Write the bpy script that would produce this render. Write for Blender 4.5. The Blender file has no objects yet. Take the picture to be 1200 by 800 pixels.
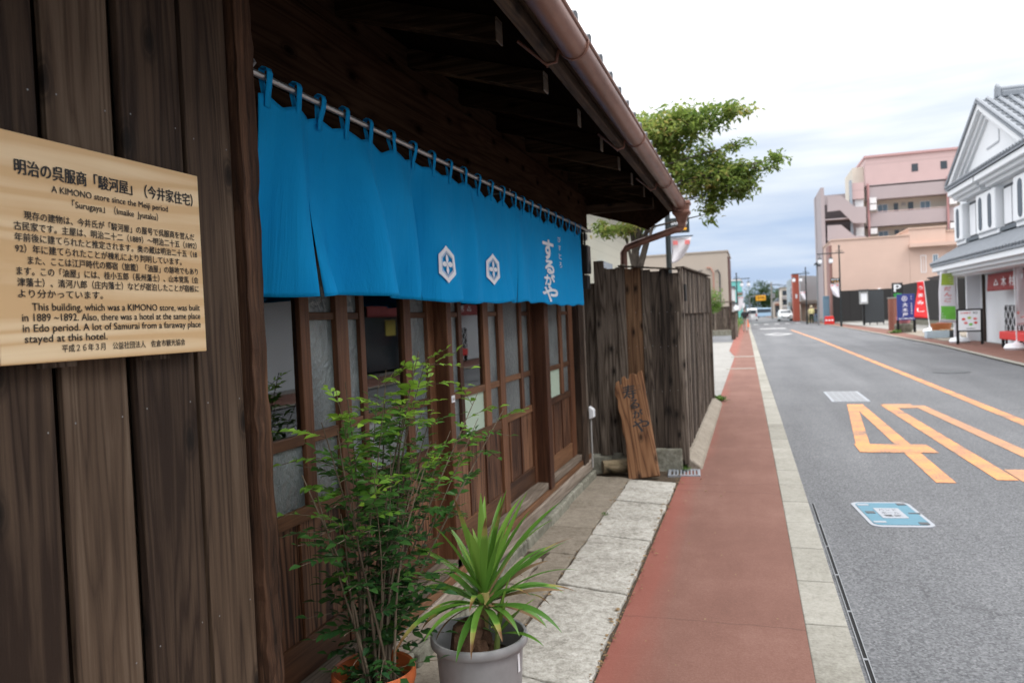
import bpy, bmesh, math, random
import numpy as np
from mathutils import Vector, Matrix
R = math.radians
random.seed(7); rng = np.random.default_rng(7)
scene = bpy.context.scene
col = scene.collection

# ------------------------------------------------------------------ camera
F = 890.0; H = 1.5
def _norm(v): return v / np.linalg.norm(v)
_ds = _norm(np.array([(880 - 600) / F, (400 - 364) / F, -1.0]))
_up = np.array([-0.035, 1.0, 0.0]); _up = _norm(_up - _ds * (_up @ _ds))
_rt = np.cross(_ds, _up)
MW = np.array([_rt, _ds, _up])                       # camera axes -> world
camd = bpy.data.cameras.new('camera'); cam = bpy.data.objects.new('camera', camd); col.objects.link(cam)
camd.sensor_width = 36; camd.lens = 36 * F / 1200; camd.clip_end = 3000; camd.clip_start = 0.05
m4 = Matrix([list(MW[i]) + [(0, 0, H)[i]] for i in range(3)] + [[0, 0, 0, 1]])
cam.matrix_world = m4
camd.dof.use_dof = True; camd.dof.focus_distance = 2.2; camd.dof.aperture_fstop = 4.5
scene.camera = cam
def at(px, py, Y):
    """real-world point at street distance Y seen in the photograph at (px, py)"""
    v = MW @ np.array([(px - 600) / F, (400 - py) / F, -1.0]); p = np.array([0, 0, H]) + v * (Y / v[1]); return Vector(p)
def gnd(px, py, z=0.0):
    v = MW @ np.array([(px - 600) / F, (400 - py) / F, -1.0]); p = np.array([0, 0, H]) + v * ((z - H) / v[2]); return Vector(p)

# ------------------------------------------------------------------ world and sun
SUN_EL, SUN_AZ = 58, 125        # elevation; azimuth clockwise from +Y (street direction)
world = bpy.data.worlds.new('World'); scene.world = world; world.use_nodes = True
wt = world.node_tree; wn = wt.nodes; wl = wt.links; wn.clear()
def W(t, **k):
    n = wn.new(t)
    for a, b in k.items(): setattr(n, a, b)
    return n
w_out = W('ShaderNodeOutputWorld'); w_bg = W('ShaderNodeBackground'); w_bg.inputs[1].default_value = 0.1
sky = W('ShaderNodeTexSky', sky_type='NISHITA'); sky.sun_disc = False
sky.sun_elevation = R(SUN_EL); sky.sun_rotation = R(SUN_AZ)
wtc = W('ShaderNodeTexCoord'); wsep = W('ShaderNodeSeparateXYZ'); wl.new(wtc.outputs['Generated'], wsep.inputs[0])
wmap = W('ShaderNodeMapping'); wmap.inputs['Scale'].default_value = (1.0, 1.0, 7.5); wl.new(wtc.outputs['Generated'], wmap.inputs[0])
wno = W('ShaderNodeTexNoise'); wno.inputs['Scale'].default_value = 3.1; wno.inputs['Detail'].default_value = 7; wno.inputs['Roughness'].default_value = .52
wl.new(wmap.outputs[0], wno.inputs['Vector'])
# height in the sky, roughened by the cloud noise
wma = W('ShaderNodeMath', operation='MULTIPLY_ADD'); wl.new(wno.outputs[0], wma.inputs[0]); wma.inputs[1].default_value = .34
wl.new(wsep.outputs['Z'], wma.inputs[2])
wramp = W('ShaderNodeValToRGB'); wl.new(wma.outputs[0], wramp.inputs[0])
cr = wramp.color_ramp
for p, c in ((.14, (.72, .79, .88)), (.185, (.40, .51, .70)), (.24, (.42, .53, .72)), (.30, (.58, .66, .79)), (.36, (.72, .78, .86)), (.43, (.94, .96, 1.0)), (.52, (1.3, 1.3, 1.33)), (.66, (2.0, 2.0, 2.05)), (.97, (3.0, 3.0, 3.06))):
    e = cr.elements.new(p); e.color = (*[x / 3 for x in c], 1)
cr.elements.remove(cr.elements[0]); cr.elements.remove(cr.elements[-1])
wmul = W('ShaderNodeVectorMath', operation='SCALE'); wmul.inputs['Scale'].default_value = 3 * 10.0
wl.new(wramp.outputs[0], wmul.inputs[0])
wmix = W('ShaderNodeMixRGB'); wmix.inputs[0].default_value = .94
wl.new(sky.outputs[0], wmix.inputs[1]); wl.new(wmul.outputs[0], wmix.inputs[2])
wl.new(wmix.outputs[0], w_bg.inputs[0]); wl.new(w_bg.outputs[0], w_out.inputs[0])
sund = bpy.data.lights.new('sun', 'SUN'); sund.energy = 1.1; sund.angle = R(14); sund.color = (1, .96, .9)
sun = bpy.data.objects.new('sun', sund); col.objects.link(sun)
_sd = Vector((math.sin(R(SUN_AZ)) * math.cos(R(SUN_EL)), math.cos(R(SUN_AZ)) * math.cos(R(SUN_EL)), math.sin(R(SUN_EL))))
sun.rotation_euler = _sd.to_track_quat('Z', 'Y').to_euler(); sun.location = _sd * 30
scene.view_settings.view_transform = 'Standard'; scene.view_settings.look = 'None'
scene.view_settings.exposure = 0.32; scene.view_settings.gamma = 1
scene.render.engine = 'CYCLES'
scene.cycles.use_denoising = True
scene.cycles.max_bounces = 6; scene.cycles.transparent_max_bounces = 12; scene.cycles.glossy_bounces = 3
scene.cycles.caustics_reflective = False; scene.cycles.caustics_refractive = False

# ------------------------------------------------------------------ materials
def hexc(h):
    h = h.lstrip('#'); o = []
    for i in (0, 2, 4):
        c = int(h[i:i + 2], 16) / 255; o.append(c / 12.92 if c <= .04045 else ((c + .055) / 1.055) ** 2.4)
    return tuple(o)
class NT:
    def __init__(s, name):
        s.m = bpy.data.materials.new(name); s.m.use_nodes = True; s.t = s.m.node_tree; s.n = s.t.nodes; s.n.clear()
        s.out = s.n.new('ShaderNodeOutputMaterial')
        s.p = s.n.new('ShaderNodeBsdfPrincipled'); s.t.links.new(s.p.outputs[0], s.out.inputs[0])
    def node(s, t, ins=None, **k):
        n = s.n.new(t)
        for a, b in k.items(): setattr(n, a, b)
        for a, b in (ins or {}).items(): s.set(n.inputs[a], b)
        return n
    def set(s, sock, v):
        if isinstance(v, bpy.types.NodeSocket): s.t.links.new(v, sock)
        elif isinstance(v, bpy.types.Node): s.t.links.new(v.outputs[0], sock)
        else:
            if isinstance(v, tuple) and len(v) == 3 and sock.type == 'RGBA': v = (*v, 1)
            sock.default_value = v
    def math(s, op, a, b=0.0, c=0.0): return s.node('ShaderNodeMath', {0: a, 1: b, 2: c}, operation=op).outputs[0]
    def coord(s): return s.node('ShaderNodeTexCoord').outputs['Object']
    def mapping(s, v, sc=(1, 1, 1), loc=(0, 0, 0)):
        return s.node('ShaderNodeMapping', {'Vector': v, 'Scale': sc, 'Location': loc}).outputs[0]
    def noise(s, v, scale, detail=5, rough=.55, dist=0):
        return s.node('ShaderNodeTexNoise', {'Vector': v, 'Scale': scale, 'Detail': detail, 'Roughness': rough, 'Distortion': dist}).outputs[0]
    def ramp(s, f, stops):
        n = s.node('ShaderNodeValToRGB', {0: f}); c = n.color_ramp
        while len(c.elements) < len(stops): c.elements.new(.5)
        for e, (p, k) in zip(c.elements, stops): e.position = p; e.color = (*k, 1) if len(k) == 3 else k
        return n.outputs[0]
    def mix(s, f, a, b, mode='MIX'): return s.node('ShaderNodeMixRGB', {0: f, 1: a, 2: b}, blend_type=mode).outputs[0]
    def rnd(s): return s.node('ShaderNodeAttribute', attribute_name='rnd').outputs['Fac']
    def bump(s, h, st=.3, d=.01): s.set(s.p.inputs['Normal'], s.node('ShaderNodeBump', {'Height': h, 'Strength': st, 'Distance': d}))
    def base(s, c): s.set(s.p.inputs['Base Color'], c)
    def rough(s, r): s.set(s.p.inputs['Roughness'], r)
    def spec(s, r): s.set(s.p.inputs['Specular IOR Level'], r)

def wood(name, dark, mid, light, axis='Z', grain=1.0, rough=.75, knots=True, bump=.35, rings=.35, spec=.25, streak=1.0, matte=False, flat=None):
    s = NT(name); co = s.coord(); r = s.rnd()
    off = s.node('ShaderNodeCombineXYZ', {0: s.math('MULTIPLY', r, 37.0), 1: s.math('MULTIPLY', r, 91.0), 2: s.math('MULTIPLY', r, 53.0)})
    v = s.node('ShaderNodeVectorMath', {0: co, 1: off.outputs[0]}, operation='ADD').outputs[0]
    def ms(across, along): return {'X': (along, across, across), 'Y': (across, along, across), 'Z': (across, across, along)}[axis]
    fine = s.noise(s.mapping(v, ms(130 * grain, 3.2 * grain)), 1, 5, .7)
    med = s.noise(s.mapping(v, ms(22 * grain, 1.3 * grain)), 1, 6, .62, .6)
    field = s.noise(s.mapping(v, ms(7.5 * grain, .42 * grain)), 1, 2, .5, .12)
    ring = s.math('ABSOLUTE', s.math('SINE', s.math('MULTIPLY', field, 46.0)))
    ring = s.math('POWER', ring, .6)
    blot = s.noise(s.mapping(v, ms(3, .9)), 1, 4, .6)
    f = s.math('MULTIPLY_ADD', fine, .42 * streak, s.math('MULTIPLY', med, .58))
    f = s.math('MULTIPLY_ADD', s.math('SUBTRACT', ring, .7), rings * .5, f)
    f = s.math('ADD', f, s.math('MULTIPLY', s.math('SUBTRACT', blot, .5), .55))
    f = s.math('ADD', f, s.math('MULTIPLY', s.math('SUBTRACT', r, .5), .34))
    c = s.ramp(f, [(.22, dark), (.5, mid), (.8, light)])
    if knots:
        sp = s.node('ShaderNodeSeparateXYZ', {0: v}); ax_ = 'XYZ'.index(axis); ot = [q for q in range(3) if q != ax_]
        wob = s.math('MULTIPLY', s.math('SUBTRACT', med, .5), .12)
        kv = s.node('ShaderNodeCombineXYZ', {0: s.math('ADD', s.math('MULTIPLY', s.math('ADD', sp.outputs[ot[0]], sp.outputs[ot[1]]), 6.2), wob), 1: s.math('ADD', s.math('MULTIPLY', sp.outputs[ax_], 3.0), wob), 2: 0.0}).outputs[0]
        vn = s.node('ShaderNodeTexVoronoi', {'Vector': kv, 'Scale': 1.0, 'Randomness': 1.0}, voronoi_dimensions='2D')
        keep = s.math('GREATER_THAN', s.node('ShaderNodeRGBToBW', {0: vn.outputs['Color']}).outputs[0], .44)
        vo = vn.outputs['Distance']
        k = s.math('MULTIPLY', s.ramp(vo, [(.03, (1, 1, 1)), (.085, (.7, .7, .7)), (.10, (.25, .25, .25)), (.125, (.5, .5, .5)), (.18, (0, 0, 0))]), keep)
        c = s.mix(s.math('MULTIPLY', k, .92), c, tuple(x * .25 for x in dark))
    s.base(c); s.rough(rough); s.spec(spec)
    s.bump(s.math('ADD', s.math('MULTIPLY', fine, .6), s.math('MULTIPLY', ring, .25)), bump, .006)
    if matte:
        d_ = s.node('ShaderNodeBsdfDiffuse', {'Color': c}); s.t.links.new(d_.outputs[0], s.out.inputs[0])
    return s.m
def plain(name, c, rough=.6, metal=0, var=.12, scale=6, bump=0, spec=.4):
    s = NT(name); co = s.coord()
    n = s.noise(co, scale, 6, .6)
    s.base(s.mix(n, tuple(x * (1 - var) for x in c), tuple(min(1, x * (1 + var)) for x in c)))
    s.rough(rough); s.p.inputs['Metallic'].default_value = metal; s.spec(spec)
    if bump: s.bump(s.noise(co, scale * 8, 4, .6), bump, .01)
    return s.m
def leafmat(name, c1, c2, c3=None, trans=.35, rough=.4, spec=.4):
    s = NT(name); r = s.rnd()
    st = [(0, c1), (1, c2)] if c3 is None else [(0, c1), (.55, c2), (1, c3)]
    c = s.ramp(r, st); s.base(c); s.rough(rough); s.spec(spec)
    tr = s.node('ShaderNodeBsdfTranslucent', {'Color': c})
    mx = s.node('ShaderNodeMixShader', {0: trans, 1: s.p.outputs[0], 2: tr.outputs[0]})
    s.t.links.new(mx.outputs[0], s.out.inputs[0]); return s.m

M = {}
M['board'] = wood('weathered_board', (.024, .0135, .0085), (.086, .056, .036), (.185, .135, .094), rough=.72, rings=.4, bump=.8, grain=1.0, streak=.8, flat='X')
M['post'] = wood('old_red_post', (.012, .006, .0035), (.068, .033, .018), (.21, .11, .06), rough=.75, streak=1.4, bump=1.3, knots=False)
M['frame'] = wood('door_frame_wood', (.03, .011, .006), (.088, .036, .018), (.21, .098, .05), rough=.5, knots=False, bump=.2, rings=.2)
M['frameY'] = wood('door_rail_wood', (.03, .012, .006), (.085, .038, .018), (.20, .10, .05), axis='Y', rough=.55, knots=False, bump=.2, rings=.2)
M['panel'] = wood('door_panel_wood', (.02, .0082, .005), (.074, .032, .017), (.19, .095, .052), rough=.55, rings=1.6, bump=.3, knots=False)
M['sillY'] = wood('grey_sill_wood', (.06, .045, .033), (.17, .135, .105), (.34, .29, .24), axis='Y', rough=.85, bump=.6, knots=False)
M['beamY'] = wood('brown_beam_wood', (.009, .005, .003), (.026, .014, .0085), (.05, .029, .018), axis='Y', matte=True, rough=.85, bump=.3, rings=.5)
M['eave'] = wood('eave_wood', (.018, .011, .007), (.05, .031, .02), (.13, .085, .052), axis='Y', rough=.8, bump=.4)
M['rafter'] = wood('rafter_wood', (.02, .012, .008), (.06, .037, .023), (.17, .12, .08), axis='X', rough=.8, bump=.3)
M['fence'] = wood('fence_board_wood', (.017, .0122, .0095), (.072, .055, .042), (.23, .19, .155), rough=.85, rings=.6, bump=.7)
M['fence_brown'] = wood('brown_fence_board_wood', (.035, .017, .009), (.10, .052, .027), (.21, .125, .07), rough=.85, rings=.6, bump=.6)
M['sign'] = wood('cypress_sign_wood', (.68, .46, .24), (.86, .69, .45), (.88, .74, .52), axis='Y', grain=.5, rough=.55, knots=False, bump=.06, rings=.75, streak=.2)
M['plank'] = wood('brown_plank_wood', (.075, .032, .015), (.175, .082, .038), (.30, .16, .082), grain=.8, rough=.6, bump=.4, rings=.9)
M['soffit_shade'] = wood('shaded_soffit_wood', (.003, .002, .0015), (.007, .0045, .003), (.014, .009, .006), axis='Y', rough=1.0, knots=False, spec=.02, matte=True)  # near-black wood colour paints in the deep shade under the eave
M['rafter_dark'] = wood('dark_rafter_wood', (.006, .004, .003), (.020, .013, .008), (.09, .06, .038), axis='X', rough=.95, bump=.3, spec=.05, matte=True)  # darker copy of the rafter wood, eave shade put into its colour
M['log'] = wood('log_wood', (.06, .045, .025), (.16, .125, .075), (.3, .24, .16), axis='X', rough=.85)
M['ink'] = plain('black_ink', (.012, .012, .013), .5, var=.1)
M['ink_brush'] = plain('worn_brush_ink', (.025, .028, .032), .7, var=.5, scale=40)
M['white'] = plain('white_paint', (.78, .80, .83), .5, var=.03)
M['dye_white'] = plain('white_dye', (.74, .78, .84), .8, var=.02)
# cloth
s = NT('blue_cloth'); co = s.coord()
n = s.noise(co, 3, 3); wv = s.noise(s.mapping(co, (1, 260, 260)), 1, 1)
wr_ = s.noise(s.mapping(co, (1, 9, 1.6)), 1, 6, .6, .8)
s.base(s.mix(n, (.0035, .265, .61), (.008, .335, .71))); s.rough(.85); s.spec(.1)
s.bump(s.math('ADD', s.math('MULTIPLY', wv, .05), wr_), .55, .03)
tr = s.node('ShaderNodeBsdfTranslucent', {'Color': (.008, .36, .75, 1)})
mx = s.node('ShaderNodeMixShader', {0: .10, 1: s.p.outputs[0], 2: tr.outputs[0]}); s.t.links.new(mx.outputs[0], s.out.inputs[0]); M['noren'] = s.m
# copper gutter
s = NT('copper_brown_gutter'); co = s.coord(); n = s.noise(s.mapping(co, (6, 1.5, 6)), 1.5, 6, .65)
s.base(s.ramp(n, [(.3, (.13, .058, .04)), (.55, (.25, .125, .092)), (.75, (.31, .17, .13))])); s.rough(.38); s.p.inputs['Metallic'].default_value = .25; M['gutter'] = s.m
M['pipe_metal'] = plain('galvanised_rod', (.42, .42, .41), .35, .8, .2, 12)
M['tile'] = plain('grey_roof_tile', (.095, .107, .12), .45, 0, .3, 5, .15)
# asphalt
s = NT('asphalt'); co = s.coord()
a = s.noise(co, 74, 3, .72); b = s.noise(co, 170, 2, .6); big = s.noise(co, .35, 5, .6); st = s.noise(s.mapping(co, (1.2, .08, 1)), 1, 4, .6)
vo = s.node('ShaderNodeTexVoronoi', {'Vector': co, 'Scale': 95.0}).outputs['Color']
vg = s.node('ShaderNodeRGBToBW', {0: vo}).outputs[0]
f = s.math('ADD', s.math('MULTIPLY', a, .5), s.math('MULTIPLY', vg, .35)); f = s.math('ADD', f, s.math('MULTIPLY', b, .2))
f = s.math('ADD', f, s.math('MULTIPLY', s.math('SUBTRACT', big, .5), .22)); f = s.math('ADD', f, s.math('MULTIPLY', s.math('SUBTRACT', st, .5), .30))
cracks = s.node('ShaderNodeTexVoronoi', {'Vector': s.node('ShaderNodeVectorMath', {0: co, 1: s.node('ShaderNodeTexNoise', {'Vector': co, 'Scale': 2.0}).outputs['Color']}, operation='ADD').outputs[0], 'Scale': .14}, feature='DISTANCE_TO_EDGE').outputs['Distance']
ck = s.ramp(cracks, [(.0006, (.75, .75, .75)), (.0022, (1, 1, 1))])
c = s.ramp(f, [(.24, (.044, .045, .048)), (.47, (.106, .109, .115)), (.68, (.18, .184, .19)), (.9, (.38, .38, .38))])
s.base(s.mix(1.0, c, ck, 'MULTIPLY')); s.rough(.85); s.spec(.25); s.bump(s.math('ADD', a, vg), .6, .006); M['asphalt'] = s.m
# red pavement
s = NT('red_pavement'); co = s.coord()
a = s.noise(co, 110, 4, .75); big = s.noise(co, 1.1, 8, .7); b2 = s.noise(s.mapping(co, (3, .5, 1)), 1, 5, .6)
f = s.math('ADD', s.math('MULTIPLY', a, .42), s.math('MULTIPLY', big, .40)); f = s.math('ADD', f, s.math('MULTIPLY', b2, .2))
sep = s.node('ShaderNodeSeparateXYZ', {0: co})
edge = s.ramp(s.math('ADD', s.math('MULTIPLY', sep.outputs[0], 1.0), s.math('MULTIPLY', s.math('SUBTRACT', big, .5), .55)), [(-.0, (1, 1, 1)), (1, (1, 1, 1))])
c = s.ramp(f, [(.3, (.115, .060, .046)), (.5, (.17, .085, .065)), (.75, (.26, .15, .12))])
e2 = s.math('SMOOTH_MIN', s.math('MULTIPLY', s.math('SUBTRACT', -.42, s.math('ADD', sep.outputs[0], s.math('MULTIPLY', s.math('SUBTRACT', b2, .5), .35))), 6.0), 1.0, .1)
e2 = s.math('MAXIMUM', e2, 0.0)
c = s.mix(s.math('MULTIPLY', e2, .46), c, (.28, .075, .055))
ckv = s.node('ShaderNodeVectorMath', {0: s.mapping(co, (.10, 1.1, 1)), 1: s.node('ShaderNodeVectorMath', {0: s.node('ShaderNodeTexNoise', {'Vector': co, 'Scale': 5.0, 'Detail': 6.0}).outputs['Color'], 'Scale': .10}, operation='SCALE').outputs[0]}, operation='ADD').outputs[0]
cracks = s.node('ShaderNodeTexVoronoi', {'Vector': ckv, 'Scale': .42}, feature='DISTANCE_TO_EDGE').outputs['Distance']
c = s.mix(s.ramp(cracks, [(.0006, (.4, .4, .4)), (.0022, (0, 0, 0))]), c, (.06, .03, .024))
s.base(c); s.rough(.85); s.spec(.2); s.bump(a, .5, .004); M['redwalk'] = s.m
def stone(name, c1, c2, c3, sc=60, big=3, bump=.5, rough=.85):
    s = NT(name); co = s.coord(); r = s.rnd()
    v = s.node('ShaderNodeVectorMath', {0: co, 1: s.node('ShaderNodeCombineXYZ', {0: s.math('MULTIPLY', r, 31.0), 1: s.math('MULTIPLY', r, 17.0), 2: 0.0}).outputs[0]}, operation='ADD').outputs[0]
    a = s.noise(v, sc, 4, .7); b = s.noise(v, big, 6, .62); g = s.noise(v, sc * .35, 3, .6)
    f = s.math('ADD', s.math('MULTIPLY', a, .45), s.math('MULTIPLY', b, .35)); f = s.math('ADD', f, s.math('MULTIPLY', g, .3))
    f = s.math('ADD', f, s.math('MULTIPLY', s.math('SUBTRACT', r, .5), .12))
    s.base(s.ramp(f, [(.32, c1), (.54, c2), (.76, c3)])); s.rough(rough); s.spec(.2)
    s.bump(s.math('ADD', a, g), bump, .008); return s.m
M['granite'] = stone('chiselled_granite', (.12, .108, .088), (.37, .355, .315), (.60, .585, .545), 48, 3, .9)
M['apron'] = stone('worn_concrete', (.10, .082, .062), (.225, .195, .155), (.34, .305, .255), 40, 2.2, .5)
M['kerb'] = stone('kerb_concrete', (.15, .14, .115), (.27, .26, .225), (.37, .355, .315), 70, 2, .35)
M['dirt'] = stone('joint_dirt', (.02, .014, .009), (.055, .04, .028), (.10, .075, .05), 80, 5, .9)
M['mossy'] = stone('mossy_stone', (.06, .06, .045), (.20, .195, .155), (.38, .37, .32), 25, 6, .9)
M['concrete'] = stone('pale_concrete', (.17, .165, .15), (.27, .263, .245), (.36, .352, .33), 20, 1, .3)
def paint_worn(name, c, wear=.46, soft=.05):
    s = NT(name); co = s.coord(); a = s.noise(co, 55, 4, .7); b = s.noise(co, 2.2, 4, .6)
    f = s.math('ADD', s.math('MULTIPLY', a, .55), s.math('MULTIPLY', b, .45))
    k = s.ramp(f, [(wear - soft, (0, 0, 0)), (wear + soft, (1, 1, 1))])
    s.base(s.mix(k, (.11, .112, .115), c)); s.rough(.7); s.spec(.25); s.bump(a, .3, .004); return s.m
M['orange'] = paint_worn('orange_road_paint', (.64, .27, .095), .465, .10)
M['orange_worn'] = paint_worn('faded_orange_road_paint', (.62, .29, .12), .47, .22)
M['whiteline'] = paint_worn('white_road_paint', (.46, .46, .455), .44, .08)
M['black_gap'] = plain('dark_gap', (.008, .008, .008), .9)
M['iron'] = plain('grey_iron', (.24, .25, .26), .5, .4, .2, 30)
M['darkiron'] = plain('dark_iron', (.07, .075, .08), .55, .4, .25, 30)
M['lampgreen'] = plain('dark_grey_green_metal', (.030, .036, .038), .45, .3, .2, 10)
M['coverblue'] = plain('light_blue_resin', (.078, .19, .25), .65, 0, .2, 40)
M['covergrey'] = plain('pale_steel', (.30, .32, .35), .45, .2, .12, 40)
M['terra'] = plain('terracotta_plastic', (.46, .115, .035), .45, 0, .1, 8)
M['potgrey'] = plain('scuffed_grey_plastic', (.26, .26, .265), .5, 0, .34, 11)
M['soil'] = stone('soil', (.010, .006, .004), (.035, .021, .013), (.085, .055, .036), 60, 12, 1.0)
M['stem'] = wood('shrub_stem', (.06, .045, .03), (.13, .10, .07), (.22, .18, .13), knots=False, rings=.1)
M['bark'] = stone('bark', (.03, .024, .019), (.085, .07, .058), (.17, .145, .12), 14, 4, 1.0)
M['stump'] = stone('yucca_stump', (.03, .016, .009), (.095, .05, .03), (.17, .10, .065), 40, 12, 1.0)
M['leaf_shrub'] = leafmat('shrub_leaf', (.022, .075, .026), (.085, .21, .03), (.27, .46, .05), .38, .4)
M['leaf_yucca'] = leafmat('yucca_leaf', (.05, .15, .022), (.13, .28, .04), (.25, .40, .075), .3, .42)
_cr = [n for n in M['leaf_yucca'].node_tree.nodes if n.type == 'VALTORGB'][0].color_ramp; _cr.elements[2].position = .84
for _p, _c in ((.91, (.34, .30, .09)), (1.0, (.20, .11, .05))): _e = _cr.elements.new(_p); _e.color = (*_c, 1)
M['leaf_dry'] = leafmat('dry_leaf', (.16, .09, .04), (.32, .22, .11), None, .2, .7)
M['leaf_tree'] = leafmat('tree_leaf', (.08, .145, .028), (.23, .30, .065), (.48, .34, .13), .58, .5)
M['leaf_far'] = leafmat('far_leaf', (.02, .052, .014), (.055, .115, .024), None, .3, .5)
M['leaf_light'] = leafmat('light_leaf', (.07, .15, .02), (.18, .29, .05), None, .35, .5)
M['weed'] = leafmat('weed_leaf', (.05, .11, .02), (.14, .25, .05), None, .35, .5)
# glass
def glassmat(name):
    s = NT(name); s.n.remove(s.p)
    fr = s.node('ShaderNodeFresnel', {'IOR': 2.1}); g = s.node('ShaderNodeBsdfGlossy', {'Roughness': .01, 'Color': (.95, .97, .97, 1)})
    t = s.node('ShaderNodeBsdfTransparent', {'Color': (.62, .68, .67, 1)})
    mx = s.node('ShaderNodeMixShader', {0: fr.outputs[0], 1: t.outputs[0], 2: g.outputs[0]}); s.t.links.new(mx.outputs[0], s.out.inputs[0]); return s.m
M['glass'] = glassmat('window_glass')
s = NT('frosted_glass'); co = s.coord(); a = s.noise(co, 38, 3, .6); b = s.noise(co, 4, 5, .6)
s.base(s.ramp(b, [(.3, (.06, .078, .083)), (.7, (.19, .22, .22))])); s.rough(.28); s.spec(1.0); s.bump(a, .5, .02); M['frost'] = s.m
M['paperglass'] = plain('pale_green_paper_glass', (.40, .50, .40), .5, 0, .06, 6)
M['dark'] = plain('dark_interior', (.018, .016, .014), .9)
M['room'] = plain('interior_wall', (.10, .085, .065), .9)
M['winglass'] = plain('dark_window', (.035, .045, .055), .15, 0, .2, 2, 0, .8)
M['blueglass'] = plain('bluish_window', (.16, .24, .30), .2, 0, .15, 2, 0, .7)

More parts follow.
